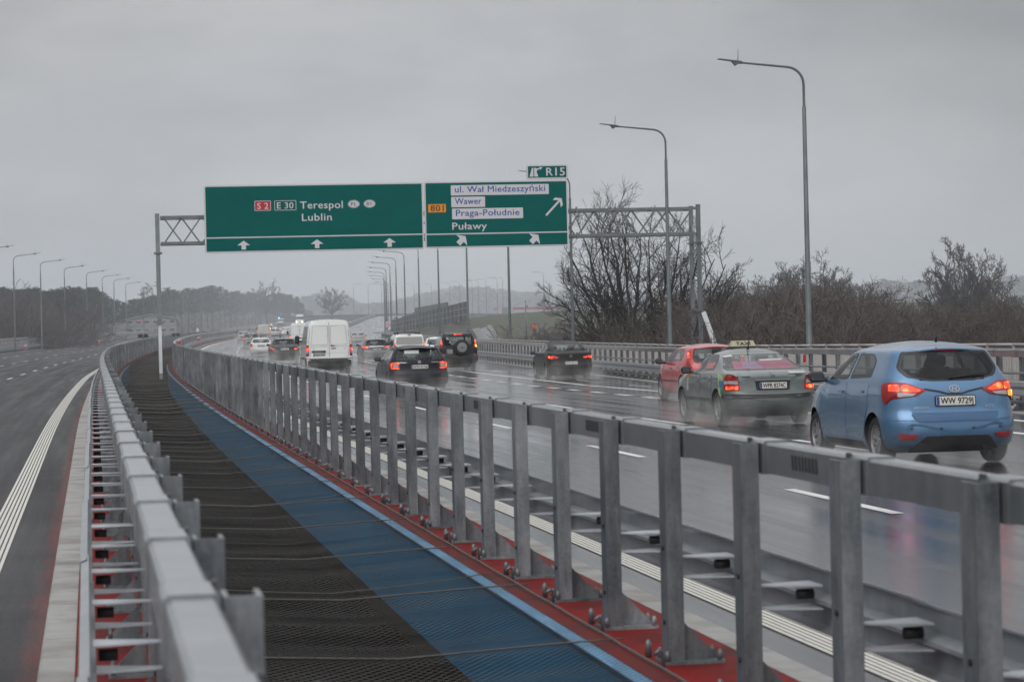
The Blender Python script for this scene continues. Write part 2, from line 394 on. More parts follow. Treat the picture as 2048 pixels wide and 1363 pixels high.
def ribbon(name, ts, fa, fb, z, mat, ncol=1, kind='structure', parent=None, flat_=False):
    """flat strip between offsets fa(t), fb(t), UV in metres (offset, distance)"""
    vs = []; fs = []; uvs = []
    for t in ts:
        a = fa(t) if callable(fa) else fa; b = fb(t) if callable(fb) else fb
        zz = z(t) if callable(z) else z
        for c in range(ncol+1):
            o = a+(b-a)*c/ncol; vs.append(tuple(pt(t, o, zz, flat_))); uvs.append((o, t))
    w = ncol+1
    for i in range(len(ts)-1):
        for c in range(ncol):
            fs.append((i*w+c, i*w+c+1, (i+1)*w+c+1, (i+1)*w+c))
    me = bpy.data.meshes.new(name); me.from_pydata(vs, [], fs); me.materials.append(mat)
    ul = me.uv_layers.new(name='UVMap')
    for l in me.loops: ul.data[l.index].uv = uvs[l.vertex_index]
    o = link(name, me, parent)
    if kind: tag(o, kind=kind)
    return o
def section(mb, ts, prof, mi=0, close=False, smooth=False, flat_=False):
    """sweep a cross-section [(off, z)...] along the axis"""
    n = len(prof); vs = []; fs = []
    for t in ts:
        for o, z in prof: vs.append(pt(t, o, z, flat_))
    m = n if close else n-1
    for i in range(len(ts)-1):
        for k in range(m):
            k2 = (k+1) % n
            fs.append((i*n+k, i*n+k2, (i+1)*n+k2, (i+1)*n+k))
    mb.add(vs, fs, mi, smooth)
    if close:
        b = len(mb.v)-len(vs)
        mb.f.append(tuple(b+k for k in range(n))); mb.m.append(mi); mb.sm.append(False)
        e = b+(len(ts)-1)*n
        mb.f.append(tuple(e+k for k in range(n-1, -1, -1))); mb.m.append(mi); mb.sm.append(False)

G = 1.38          # post line to axis
K1, K2 = G+.44, G+.64   # kerb strip
NET = 1.14
# ------------------------------------------------------------------ ground and decks
gm = bpy.data.meshes.new('ground')
gx = np.linspace(-640, 640, 65); gy = np.linspace(-60, 2190, 91)
def gz(x, y):
    z = -6.0
    # embankment carrying the exit loop, grass
    return z
vs = [(x, y, gz(x, y)) for y in gy for x in gx]
fs = [(j*65+i, j*65+i+1, (j+1)*65+i+1, (j+1)*65+i) for j in range(90) for i in range(64)]
gm.from_pydata(vs, [], fs)
M['soil'] = mottled('winter grass soil', (0.045, 0.042, 0.028), (0.075, 0.068, 0.045), 0.05, (0.8, 0.95), c3=(0.05, 0.06, 0.03), s3=0.02)
gm.materials.append(M['soil']); tag(link('ground', gm), kind='structure')

tR = tseq(-12, 885)
mainR = spline([(-40, 16.5), (20, 16.5), (40, 16.8), (56, 17.6), (82, 18.8), (115, 20.2), (139, 21.0), (170, 21.6), (200, 22.0), (215, 21.5), (250, 17.5), (290, 14.6), (340, 14.2), (1300, 14.2)])
ribbon('road', tR, K2, mainR, 0.0, M['asphalt'], ncol=6)
ribbon('road', tseq(-12, 885), -K2, -17.0, 0.0, M['asphalt_dry'], ncol=5)
# concrete kerb strips of the median (real step of 0.1 m), with joints
for sgn in (1, -1):
    mb = MB()
    t = -11.9
    while t < 420:
        L = 2.0 if t < 130 else 30.0
        ts = [t+.006, t+L-.006] if L < 3 else tseq(t+.01, t+L-.01)
        section(mb, ts, [(sgn*K1, .06), (sgn*K1, .104), (sgn*(K2-.015), .104), (sgn*K2, .09), (sgn*K2, -.2)], 0, False)
        t += L
    tag(mb.build('kerb', M['concrete'], fix=True), kind='structure')
    ribbon('deck_strip', tseq(-12, 420), sgn*(NET-.02), sgn*(K1+.05), .1, M['red'], flat_=True)
    ribbon('verge', tseq(420, 885), sgn*.0, sgn*K2, .05, M['concrete_far'], flat_=True)
# the gap between the two decks: blue girders, soffit with the deep shade in its colour
for sgn in (1, -1):
    mb = MB()
    section(mb, tseq(-12, 150), [(sgn*(NET-.012), .094), (sgn*(NET-.012), .02), (sgn*(NET-.05), .02), (sgn*(NET-.05), -.74), (sgn*NET, -.75)], 0, False, flat_=True)
    section(mb, tseq(-12, 150), [(sgn*(NET-.11), .088), (sgn*(NET-.11), .096), (sgn*(NET-.0125), .096)], 1, False, flat_=True)
    g = mb.build('bridge_girder', [M['blue'], M['edge_highlight']])
    tag(g, 'blue painted deck girder under the net, along the %s carriageway' % ('traffic filled' if sgn > 0 else 'empty'), 'girder', 'girders beside the median gap')
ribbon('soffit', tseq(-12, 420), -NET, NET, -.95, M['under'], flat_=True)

# road markings, 4 mm above the asphalt
def dashes(off, t0, t1, on, gap, w, phase=0.0, z=.004, lim=None):
    mb = MB(); t = t0+phase
    while t < t1:
        if lim is None or lim(t):
            o = off(t) if callable(off) else off
            ts = trange(t, min(t+on, t1), 4)
            section(mb, ts, [(o-w/2, z), (o+w/2, z)], 0)
        t += on+gap
    return mb
def mark(name, mb, mat=None): 
    return tag(mb.build(name, mat or M['white']), kind='structure')
for sgn in (1, -1):
    mb = MB()
    for k in range(6):      # ribbed edge line: six raised strips
        o = sgn*(2.47+k*.045)
        section(mb, tseq(-10, 150), [(o, .003), (o, .009), (o+sgn*.03, .009), (o+sgn*.03, .003)], 0)
    section(mb, tseq(150, 880), [(sgn*2.47, .006), (sgn*2.74, .006)], 0)
    mark('edge_marking', mb, M['line_white'] )
gapd = 7.85
mark('lane_marking', dashes(6.08, 24.5-4*11.85, 880, 4, gapd, .14))
mark('lane_marking', dashes(9.45, 48.2-4*11.85, 880, 4, gapd, .14))
mark('lane_marking', dashes(13.3, 36, 236, 2.0, 2.0, .24))
mark('lane_marking', dashes(16.9, 74.5, 215, 4, gapd, .14))
edgeR = lambda t: offR_(t)-1.75
mark('edge_marking', dashes(edgeR, 30, 214, 500, 0, .24))
mark('edge_marking', dashes(lambda t: mainR(t)-.9, 262, 880, 2000, 0, .24))
for o in (6.1, 9.6, 13.1): mark('lane_marking', dashes(-o, 20, 800, 4, gapd, .14, phase=o*.4))
mark('edge_marking', dashes(-16.5, 60, 880, 2000, 0, .22))

# ------------------------------------------------------------------ safety net over the gap
m, nt, b = nmat('net strands')
uv = N(nt, 'ShaderNodeUVMap')
sp = N(nt, 'ShaderNodeSeparateXYZ'); nt.links.new(uv.outputs[0], sp.inputs[0])
def frac_lt(sock, scale, width, add=None):
    a = N(nt, 'ShaderNodeMath', operation='MULTIPLY'); nt.links.new(sock, a.inputs[0]); a.inputs[1].default_value = scale
    f = N(nt, 'ShaderNodeMath', operation='FRACT'); nt.links.new(a.outputs[0], f.inputs[0])
    l = N(nt, 'ShaderNodeMath', operation='LESS_THAN'); nt.links.new(f.outputs[0], l.inputs[0]); l.inputs[1].default_value = width
    return l.outputs[0]
wob = N(nt, 'ShaderNodeTexNoise', i_Scale=7.0, i_Detail=2.0); nt.links.new(uv.outputs[0], wob.inputs['Vector'])
wu = N(nt, 'ShaderNodeMath', operation='MULTIPLY_ADD'); nt.links.new(wob.outputs[0], wu.inputs[0]); wu.inputs[1].default_value = .02; nt.links.new(sp.outputs[0], wu.inputs[2])
wv = N(nt, 'ShaderNodeMath', operation='MULTIPLY_ADD'); nt.links.new(wob.outputs[0], wv.inputs[0]); wv.inputs[1].default_value = .03; nt.links.new(sp.outputs[1], wv.inputs[2])
mpb = N(nt, 'ShaderNodeMapping'); mpb.inputs['Scale'].default_value = (.35, 1.9, 1); nt.links.new(uv.outputs[0], mpb.inputs[0])
bnd = N(nt, 'ShaderNodeTexNoise', i_Scale=1.0, i_Detail=4.0, i_Roughness=.65); nt.links.new(mpb.outputs[0], bnd.inputs['Vector'])
wid = N(nt, 'ShaderNodeMapRange'); wid.inputs[1].default_value = .35; wid.inputs[2].default_value = .68; wid.inputs[3].default_value = .075; wid.inputs[4].default_value = .21      # slack and taut stretches of the net
nt.links.new(bnd.outputs[0], wid.inputs[0])
def lin(op):
    p_ = N(nt, 'ShaderNodeMath', operation='MULTIPLY'); nt.links.new(wu.outputs[0], p_.inputs[0]); p_.inputs[1].default_value = 1/.062
    q_ = N(nt, 'ShaderNodeMath', operation='MULTIPLY'); nt.links.new(wv.outputs[0], q_.inputs[0]); q_.inputs[1].default_value = 1/.085
    r_ = N(nt, 'ShaderNodeMath', operation=op); nt.links.new(p_.outputs[0], r_.inputs[0]); nt.links.new(q_.outputs[0], r_.inputs[1])
    f_ = N(nt, 'ShaderNodeMath', operation='FRACT'); nt.links.new(r_.outputs[0], f_.inputs[0])
    l_ = N(nt, 'ShaderNodeMath', operation='LESS_THAN'); nt.links.new(f_.outputs[0], l_.inputs[0]); nt.links.new(wid.outputs[0], l_.inputs[1]); return l_.outputs[0]
mxs = N(nt, 'ShaderNodeMath', operation='MAXIMUM')      # diamond mesh: two slanted families of strands
nt.links.new(lin('ADD'), mxs.inputs[0]); nt.links.new(lin('SUBTRACT'), mxs.inputs[1])
nt.links.new(mxs.outputs[0], b.inputs['Alpha'])
b.inputs['Specular IOR Level'].default_value = .05; b.inputs['Base Color'].default_value = (.085, .078, .072, 1); b.inputs['Roughness'].default_value = .6
M['net'] = m
M['rope'] = mottled('rope', (.08, .072, .066), (.14, .128, .117), 30, (.7, .9))
tn = tseq(-11, 60)
fine = []
t = -11.0
while t < 150:
    fine.append(t); t += .2 if t < 70 else .8
fine += tseq(150, 420)
ROPE = 1.63
net = thing('safety_net', 'grey safety net stretched over the gap between the two bridge decks', 'net', Matrix.Identity(4))
def netz(t, o):
    ph = ((t-.1) % ROPE)/ROPE
    sag = -.05*math.sin(math.pi*ph)*math.cos(math.pi/2*o/NET)**.6 if abs(o) < NET else 0
    ph2 = ((t*.31) % 1.0)
    return .117 + sag*(.6+.5*math.sin(t*1.7)**2) - .06*max(0, 1-abs(o)/NET)
vs = []; fs = []; uvs = []; W = 15
for t in fine:
    for c in range(W):
        o = (-NET-.10)+(2*NET+.20)*c/(W-1); vs.append(tuple(pt(t, o, netz(t, o), True))); uvs.append((o, t))
for i in range(len(fine)-1):
    for c in range(W-1): fs.append((i*W+c, i*W+c+1, (i+1)*W+c+1, (i+1)*W+c))
me = bpy.data.meshes.new('netting'); me.from_pydata(vs, [], fs); me.materials.append(M['net'])
ul = me.uv_layers.new(name='UVMap')
for l in me.loops: ul.data[l.index].uv = uvs[l.vertex_index]
for p in me.polygons: p.use_smooth = True
link('netting', me, net)
t = 4.99; k = 0
while t < 200:
    mb = MB(); mb.tube([pt(t, o, netz(t, o)+.005, True) for o in np.linspace(-NET-.16, NET+.16, 9)], .0055 if t < 60 else .014, 5); mb.build('cross_rope', M['rope'], net)
    if k % 3 == 1:
        mb = MB(); mb.tube([pt(t+.9, o, netz(t+.9, o)+.004, True) for o in np.linspace(-NET, NET, 9)], .004 if t < 60 else .010, 5); mb.build('cross_rope', M['rope'], net)
    k += 1; t += ROPE*2
for sgn in (1, -1):
    mb = MB()
    mb.tube([pt(t, sgn*(NET+.10+.004*math.sin(t*3.85)), .118, True) for t in trange(-10, 60, .4)]+[pt(t, sgn*(NET+.1), .118, True) for t in trange(60.4, 150, 3)], .008, 5)
    mb.build('edge_rope', M['rope'], net)
mb = MB(); t = 5.4
while t < 90:          # hooks that hold the edge rope
    for sgn in (1, -1):
        p = pt(t, sgn*(NET+.12), .1, True); T, Nn = frame(t)
        mb.tube([p, p+Vector((0, 0, .09)), p+Vector((0, 0, .11))-Nn*sgn*.02, p+Vector((0, 0, .085))-Nn*sgn*.05], .011, 5)
        q = pt(t+.55, sgn*(NET+.16), .1, True)
        mb.tube([q, q+Vector((0, 0, .075)), q+Vector((0, 0, .095))], [.019, .019, .009], 8)
    t += ROPE
h = mb.build('hook', M['galv_pale'], net); tag(h, kind='stuff')

# ------------------------------------------------------------------ guard rails
def post_mesh(h=1.255, w=.088, d=.165, t=.012):
    mb = MB(); x, y = w/2, d/2
    # channel section, open away from the viewer: web faces -y
    prof = [(-x, -y), (x, -y), (x, y), (x-t, y), (x-t, -y+t), (-x+t, -y+t), (-x+t, y), (-x, y)]
    vs = [(p, q, 0) for p, q in prof]+[(p, q, h) for p, q in prof]
    fs = [(i, (i+1) % 8, 8+(i+1) % 8, 8+i) for i in range(8)]
    fs += [(8, 9, 12, 13), (9, 10, 11, 12), (8, 13, 14, 15), (0, 5, 4, 1), (1, 4, 3, 2), (0, 7, 6, 5)]
    mb.add(vs, fs)
    for zz in (.62, .22):           # bolt holes with bolt heads on the flank
        mb.tube([(-x, 0, zz), (-x-.008, 0, zz)], .014, 6, 1)
        mb.tube([(x, 0, zz), (x+.008, 0, zz)], .014, 6, 1)
    return mb.mesh('post', [M['galv'], M['dark']])
def base_mesh(side):
    mb = MB()
    mb.box((side*.09, 0, .009), (.34, .22, .018))
    for sx in (-.055, .235):
        for sy in (-.09, .09):
            mb.tube([(side*sx, sy, .018), (side*sx, sy, .055), (side*sx, sy, .075)], [.016, .016, .009], 6)
    mb.prism([(side*.055, .018), (side*.24, .018), (side*.24, .03), (side*.055, .22)], -.006, .006)
    return mb.mesh('base_plate', M['galv'])
def bracket_mesh(side):
    """spacer between post and crash beam: slim open channel, wide at the beam"""
    mb = MB(); a, b2 = .055, .335
    for z, th in ((.575, .008), (.465, .008)):
        vs = [(side*a, -.03, z), (side*b2, -.12, z), (side*b2, .12, z), (side*a, .03, z)]
        vs += [(p, q, r-th) for p, q, r in vs]
        mb.add(vs, [(0, 1, 2, 3), (7, 6, 5, 4), (0, 4, 5, 1), (1, 5, 6, 2), (2, 6, 7, 3), (3, 7, 4, 0)])
    mb.tube([(side*(b2-.10), -.02, .525), (side*(b2-.02), -.02, .525)], .026, 8, 1)
    return mb.mesh('spacer_bracket', [M['bracket'], M['dark']])
PM = post_mesh(); PMF = (lambda mb: (mb.box((0, 0, .628), (.088, .165, 1.255)), mb.mesh('post', M['galv']))[1])(MB())
def wbeam(mb, ts, side, off, z0=.46, mi=0):
    pr = [(.05, 0), (.05, .02), (.0, .06), (.0, .1), (.045, .135), (.045, .175), (.0, .21), (.0, .25), (.05, .29), (.05, .31)]
    ou = [(off+side*(.335+.0+.06-p), z0+q) for p, q in pr]
    inn = [(o-side*.006, z) for o, z in ou]
    section(mb, ts, ou+inn[::-1], mi, True)
M['clamp'] = mottled('dark clamp steel', (.06, .065, .07), (.10, .105, .11), 9, (.4, .6), metal=.4)
def guardrail(name, label, side, off, t0, t1, lo, group, near=100, rail_off=.125, slots=False):
    """side: +1 when the traffic runs on its +offset side. off: function giving the post line"""
    root = thing(name, label, 'guardrail', Matrix.Identity(4), group)
    root['category'] = 'guardrail'
    bm_, sm_ = base_mesh(side), bracket_mesh(side)
    far = MB(); farb = MB(); t = t0; k = 0
    O = off if callable(off) else (lambda t: off)
    while t < t1:
        T, Nn = frame(t); p = pt(t, O(t), .1 if lo else .02, lo == 1)
        Mx = Matrix.Translation(p) @ Matrix((( Nn.x, T.x, 0, 0), (Nn.y, T.y, 0, 0), (0, 0, 1, 0), (0, 0, 0, 1)))
        if k < near:
            q = link('post', PM if k < 45 else PMF, root, Mx)
            if k < 60: link('base_plate', bm_, q)
            if k < 70: link('spacer_bracket', sm_, q)
        else:
            far.box((0, 0, 0), (.105, .1, 1.27), Mx.to_3x3().to_4x4()); 
            n = 8
            far.v[-n:] = [tuple(Vector(v)+p+Vector((0, 0, .635))) for v in far.v[-n:]]
            far_o = None
        t += 1.63; k += 1
    if far.v: tag(far.build('post', M['galv'], root), kind='stuff')
    ts = [t0-1.2]+[t0+1.63*i for i in range(int((t1-t0)/1.63)+1)]
    h = (.1 if lo else .02)
    fl = lo == 1
    ro = lambda t, dx: O(t)+side*(.055+.004+dx)
    mb = MB()
    def sect(mb, ts, prof, mi=0):
        n = len(prof); vs = []; fs = []
        for t in ts:
            for o, z in prof: vs.append(pt(t, O(t)+side*o, h+z, fl))
        for i in range(len(ts)-1):
            for k in range(n):
                k2 = (k+1) % n; fs.append((i*n+k, i*n+k2, (i+1)*n+k2, (i+1)*n+k))
        b = len(mb.v); mb.add(vs, fs, mi)
        mb.f.append(tuple(b+k for k in range(n))); mb.m.append(mi); mb.sm.append(False)
        e = b+(len(ts)-1)*n; mb.f.append(tuple(e+k for k in range(n-1, -1, -1))); mb.m.append(mi); mb.sm.append(False)
    a, b2 = .06, .175
    def railprof(g):
        z0, z1 = 1.118-g, 1.262+g; r = .012
        return [(a-g, z0), (b2+g, z0), (b2+g, z1-r), (b2+g-r, z1), (a-g+r, z1), (a-g, z1-r)]
    nxt = 0      # separate lengths with sleeves over the joints
    for i in range(len(ts)-1):
        if ts[i] < 130:
            sect(mb, [ts[i]+.10, ts[i+1]-.03], railprof(0))
            sect(mb, [ts[i+1]-.14, ts[i+1]+.16], railprof(.007))
        elif i >= nxt:
            sect(mb, ts[i:i+5], railprof(0)); nxt = i+4
    for i in range(len(ts)-1):      # clamp plates and bolts on the rail beside every post
        if ts[i] < 70:
            c = ts[i+1]+.115; T, Nn = frame(c); p = pt(c, O(c)+side*(a-.004), h+1.2, fl)
            Mr = Matrix((( Nn.x, T.x, 0), (Nn.y, T.y, 0), (0, 0, 1))).to_4x4()
            mb.box(p, (.012, .05, .15), Mr, 1)
            mb.tube([p-Nn*side*.006+Vector((0, 0, -.035)), p-Nn*side*.03+Vector((0, 0, -.035))], .014, 6, 1)
    mb.build('top_rail', [M['galv_pale'], M['clamp']], root)
    if slots:
        for i in range(3, 61, 3):
            mb = MB()
            for k in range(8):
                c = ts[i]+.62+k*.055
                T, Nn = frame(c)
                p = pt(c, O(c)+side*(a-.001), h+1.19, fl)
                mb.box(p, (.004, .024, .066), Matrix((( Nn.x, T.x, 0), (Nn.y, T.y, 0), (0, 0, 1))).to_4x4() @ Matrix.Rotation(R(-14), 4, 'X'))
            mb.build('slot_vent', M['black'], root)
    mb = MB()
    i = 0
    while i < len(ts)-1:
        seg = ts[i:i+4]
        if len(seg) > 1:
            sg = [seg[0]+.05]+seg[1:-1]+[seg[-1]+.22]
            mb2 = MB(); j = len(mb.v)
            n = 10
            dz = .004*((i//3) % 2); do = .007*((i//3) % 2)
            pr = [(.035, 0), (.035, .012), (.0, .03), (.0, .12), (.06, .145), (.06, .165), (.0, .19), (.0, .285), (.035, .30), (.035, .312)]
            ou = [(.335+.055-p+do, .33+q+dz) for p, q in pr]; inn = [(o-.005, z) for o, z in ou]
            sect(mb, sg, ou+inn[::-1])
        i += 3
    mb.build('crash_beam', M['beam'], root)
    return root
Lr = 'galvanised guard rail of the median beside the '
guardrail('guardrail', Lr+'traffic, with slotted box rail on tall posts', 1, G, 13.83-4*1.63, 420, 1, 'guard rails of the median', slots=True)
guardrail('guardrail', Lr+'empty carriageway, its pale top nearest the viewer', -1, -G, 6.12-3*1.63, 420, 1, 'guard rails of the median')

# roadside barriers with a pedestrian railing behind
def roadside(side, offf, t0, t1, lab1, lab2, dens=2.0):
    post = lambda t: side*(offf(t)-.55)
    # concrete kerb under the barrier
    mb = MB()
    ts = tseq(t0-10, t1)
    n = 4; vs = []; fs = []
    for t in ts:
        for o, z in ((side*(offf(t)-1.15), -.2), (side*(offf(t)-1.15), .02), (side*(offf(t)+.45), .02), (side*(offf(t)+.45), -1.6)):
            vs.append(pt(t, o, z))
    for i in range(len(ts)-1):
        for k in range(3): fs.append((i*n+k, i*n+k+1, (i+1)*n+k+1, (i+1)*n+k))
    mb.add(vs, fs); tag(mb.build('kerb', M['concrete']), kind='structure')
    g = guardrail('guardrail', lab1, -side, post, t0, t1, 0, 'guard rails at the outer edges')
    # extra round rails between the posts
    for z, r in ((.80, .03), (.20, .045)):
        mb = MB(); mb.tube([pt(t, post(t)-side*.09, z) for t in tseq(t0-3, t1)], r, 6)
        mb.build('middle_rail', M['galv'], g)
    rail = thing('railing', lab2, 'railing', Matrix.Identity(4), 'railings at the outer edges')
    mb = MB(); L = dens; nb = int(L/.125)
    mb.tube([(0, 0, 1.36), (0, L+.02, 1.36)], .032, 8)
    mb.box((0, L/2, .2), (.03, L, .03)); mb.box((0, L/2, 1.27), (.03, L-.06, .03))
    mb.box((0, 0, .68), (.05, .05, 1.36))
    for i in range(1, nb): mb.box((0, i*L/nb, .73), (.026, .026, 1.06))
    pm = mb.mesh('railing_panel', M['railing'])
    t = t0; k = 0; far = []
    mbf = MB()
    while t < t1:
        o = side*(offf(t)+.12); p = pt(t, o, .02); q = pt(t+L, side*(offf(t+L)+.12), .02); d = (q-p); l = d.length
        y = d/l; x = Vector((y.y, -y.x, 0)).normalized(); z = x.cross(y)
        Mx = Matrix(((x.x, y.x*l/L, z.x, p.x), (x.y, y.y*l/L, z.y, p.y), (x.z, y.z*l/L, z.z, p.z), (0, 0, 0, 1)))
        if k < 99: link('railing_panel', pm, rail, Mx)
        else:
            mbf.add([Mx @ v.co for v in pm.vertices], [tuple(f.vertices) for f in pm.polygons])
        t += L*.985; k += 1
    if mbf.v: tag(mbf.build('railing_panel', M['railing'], rail, fix=False), kind='stuff')
roadside(1, offR_, 38, 330, 'galvanised guard rail at the outer edge of the wet road, below the street lamps', 'beige barred railing behind the cars, along the scrub')
offL = lambda t: 17.3
roadside(-1, offL, 222, 520, 'galvanised guard rail at the far edge of the empty carriageway', 'grey barred railing at the far edge of the empty carriageway', 3.0)

# ------------------------------------------------------------------ lettering
_fc = {}
def text_mesh(s, font_off=0.0, sp=1.0):
    k = (s, font_off, sp)
    if k in _fc: return _fc[k]
    c = bpy.data.curves.new('lettering', 'FONT'); c.body = s; c.size = 1.0; c.offset = font_off; c.space_character = sp
    c.resolution_u = 3
    o = bpy.data.objects.new('lettering', c); COL.objects.link(o)
    dg = bpy.context.evaluated_depsgraph_get(); dg.update()
    me = bpy.data.meshes.new_from_object(o.evaluated_get(dg))
    bpy.data.objects.remove(o); bpy.data.curves.remove(c)
    _fc[k] = me; return me
def cap_h(off=0.0):
    v = [p.co.y for p in text_mesh('H', off).vertices]; return max(v)-min(v), min(v)
def put_text(mb, s, u0, u1, v_base, cap, P, off=.012, sp=1.06, mi=0):
    """text from u0 to u1 (None: natural width, u0 = centre), baseline v_base; P(u, v) -> 3-D point; off: stroke thickening, in cap heights"""
    me = text_mesh(s, 0.0, sp); ch, c0 = cap_h(0.0)
    xs = [p.co.x for p in me.vertices]; x0, x1 = min(xs), max(xs); k = cap/ch
    if u1 is None: kx = k; u0 = u0-(x1-x0)*k/2
    else: kx = (u1-u0)/(x1-x0)
    fs = [tuple(f.vertices) for f in me.polygons]
    d = off*1.3*cap/.7
    nrm = (P(u0+.01, v_base+.01)-P(u0, v_base)) if False else None
    for i, (du, dv) in enumerate(((0, 0), (-d, 0), (d, 0), (0, d*.8), (0, -d*.8))):
        pts = [Vector(P(u0+(p.co.x-x0)*kx+du, v_base+(p.co.y-c0)*k+dv)) for p in me.vertices]
        if i:
            a, b2, c = Vector(P(u0, v_base)), Vector(P(u0+.05, v_base)), Vector(P(u0, v_base+.05))
            n = (b2-a).cross(c-a).normalized()*(.0007*i); pts = [q+n for q in pts]
        mb.add(pts, fs, mi)

# ------------------------------------------------------------------ sign gantry
A = at_z(322, 745, .09); tg = 117.0
for _ in range(3):
    T, Nn = frame(tg+ .0)
    B = None
T, Nn = frame(117.0)
# bearing of the gantry from the sign perspective: square to the road
def on_plane(px, py, back=0.0):
    """(u along the gantry, z) of a picture point on the vertical plane through A, square to the road"""
    d = ray(px, py); o = Vector((0, 0, CAM_H)); P0 = A+T*back
    k = (P0-o).dot(T)/d.dot(T); p = o+d*k
    return (p-P0).dot(Nn), p.z
gan = thing('sign_gantry', 'steel truss gantry spanning the wet road and carrying two green direction signs', 'gantry', Matrix.Translation(A))
def gp(u, back, z): return Nn*u+T*back+Vector((0, 0, z-A.z))
uE, _ = on_plane(1400, 600)
_, zt = on_plane(360, 434); _, zb = on_plane(360, 486)
_, ztop = on_plane(317, 428)
DEP = 1.6
def beam(mb, a, b, w, mi=0):
    a, b = Vector(a), Vector(b); d = b-a; l = d.length; z = d.normalized()
    x = Vector((0, 0, 1)).cross(z)
    x = x.normalized() if x.length > 1e-3 else Nn.copy()
    y = z.cross(x)
    Mx = Matrix(((x.x, y.x, z.x), (x.y, y.y, z.y), (x.z, y.z, z.z))).to_4x4()
    mb.box((a+b)/2, (w, w, l), Mx, mi)
def column(u, inner):
    for k, bk in enumerate((0, DEP)):
        mb = MB()
        zc0 = A.z+2.25
        beam(mb, gp(u, bk, zc0), gp(u, bk, ztop), .185); beam(mb, gp(u, bk, ztop), gp(u, bk, ztop+.02), .22)
        for zz in (zb-.42, zc0): mb.box(gp(u, bk, zz), (.38, .38, .05), Matrix((( Nn.x, T.x, 0), (Nn.y, T.y, 0), (0, 0, 1))).to_4x4())
        mb.build('column', M['pole'], gan)
        mb = MB(); beam(mb, gp(u, bk, -.2), gp(u, bk, zc0-.03), .19 if u > 1 else .15)
        mb.build('column_foot', M['zinc'] if (u < 1 and k == 0) else M['pole'], gan)
    mb = MB(); z = A.z+1.0; k = 0
    while z < zb-.6:
        beam(mb, gp(u, 0, z), gp(u, DEP, z), .09)
        beam(mb, gp(u, 0 if k % 2 else DEP, z), gp(u, DEP if k % 2 else 0, min(z+1.35, ztop-.2)), .08); z += 1.35; k += 1
    mb.build('column_bracing', M['galv_pale'], gan)
column(0, 1); column(uE, -1)
mb = MB(); beam(mb, gp(uE+.1, -.2, A.z+2.2), gp(uE+1.05, -.3, -.6), .22); mb.build('raking_strut', M['zinc'], gan)
for nm, z in (('upper_chord', zt), ('lower_chord', zb)):
    for bk in (0, DEP):
        mb = MB(); beam(mb, gp(.13, bk, z), gp(uE-.13, bk, z), .13); mb.build(nm, M['pole'], gan)
for bk, ph in ((0, 0), (DEP, 1)):
    mb = MB(); n = 28; w = (uE-.5)/n
    for i in range(n):
        a, b2 = .25+i*w, .25+(i+1)*w
        if (i+ph) % 2 == 0: beam(mb, gp(a+.06, bk, zt-.06), gp(b2-.06, bk, zb+.06), .065)
        else: beam(mb, gp(a+.06, bk, zb+.06), gp(b2-.06, bk, zt-.06), .065)
    mb.build('truss_lattice', M['pole'], gan)
mb = MB(); n = 28; w = (uE-.5)/n
for z in (zt, zb):
    for i in range(n+1):
        beam(mb, gp(.25+i*w, .05, z), gp(.25+i*w, DEP-.05, z), .06)
        if i < n: beam(mb, gp(.25+i*w, .05, z), gp(.25+(i+1)*w, DEP-.05, z), .05)
mb.build('cross_bracing', M['pole'], gan)
for u in (uE*.5, uE*.77):
    mb = MB()
    for z in (zt, zb):
        for bk in (0, DEP): mb.box(gp(u, bk, z), (.06, .3, .3), Matrix((( Nn.x, T.x, 0), (Nn.y, T.y, 0), (0, 0, 1))).to_4x4())
    mb.build('chord_flange', M['galv_pale'], gan)

FB = -.42     # sign faces stand in front of the truss
def rrect(u0, v0, u1, v1, r, n=5):
    out = []
    for cx, cy, a0 in ((u1-r, v1-r, 0), (u0+r, v1-r, 90), (u0+r, v0+r, 180), (u1-r, v0+r, 270)):
        for i in range(n+1):
            a = R(a0+90*i/n); out.append((cx+r*math.cos(a), cy+r*math.sin(a)))
    return out
def panel(name, lab, tl, tr, bl, br, cat='road sign'):
    (a0, z0), (a1, z1), (b0, y0), (b1, y1) = [on_plane(*q, back=FB) for q in (tl, tr, bl, br)]
    ul, ur = (a0+b0)/2, (a1+b1)/2; zt_, zb_ = (z0+z1)/2, (y0+y1)/2
    o = A+T*FB+Nn*ul; o.z = zb_
    root = thing(name, lab, cat, Matrix.Translation(o) @ Matrix((( Nn.x, T.x, 0, 0), (Nn.y, T.y, 0, 0), (0, 0, 1, 0), (0, 0, 0, 1))), 'direction signs on the gantry')
    return root, ur-ul, zt_-zb_
def plate_(mb, poly, y, th=.003, mi=0):
    mb.prism(poly, y, y-th, None, mi)
def border(mb, u0, v0, u1, v1, r, w, y, mi=0, th=.003):
    a = rrect(u0, v0, u1, v1, r); b2 = rrect(u0+w, v0+w, u1-w, v1-w, max(r-w, .004)); n = len(a)
    vs = [(p, y-th, q) for p, q in a]+[(p, y-th, q) for p, q in b2]
    mb.add(vs, [(i, (i+1) % n, n+(i+1) % n, n+i) for i in range(n)], mi)
def board(root, W, H, split=None):
    mb = MB(); mb.prism(rrect(0, 0, W, H, .09), .0, .05); mb.build('sign_panel', M['sign_green'], root)
    mb = MB(); border(mb, .0, .0, W, H, .09, .05, -.001, th=.004)
    if split is not None: mb.box((W/2, -.004, split), (W-.1, .003, .055))
    mb.build('sign_border', M['sign_white'], root)
    mb = MB(); mb.prism(rrect(-.02, -.02, W+.02, H+.02, .1), .012, .075); mb.build('sign_back', M['sign_edge'], root)
    mb = MB()
    for u in np.linspace(.6, W-.6, max(2, int(W/2))): mb.box((u, .16, H*.52), (.08, .16, H*.8))
    mb.build('mounting_rail', M['pole'], root)
def P_(y): return lambda u, v: (u, y, v)
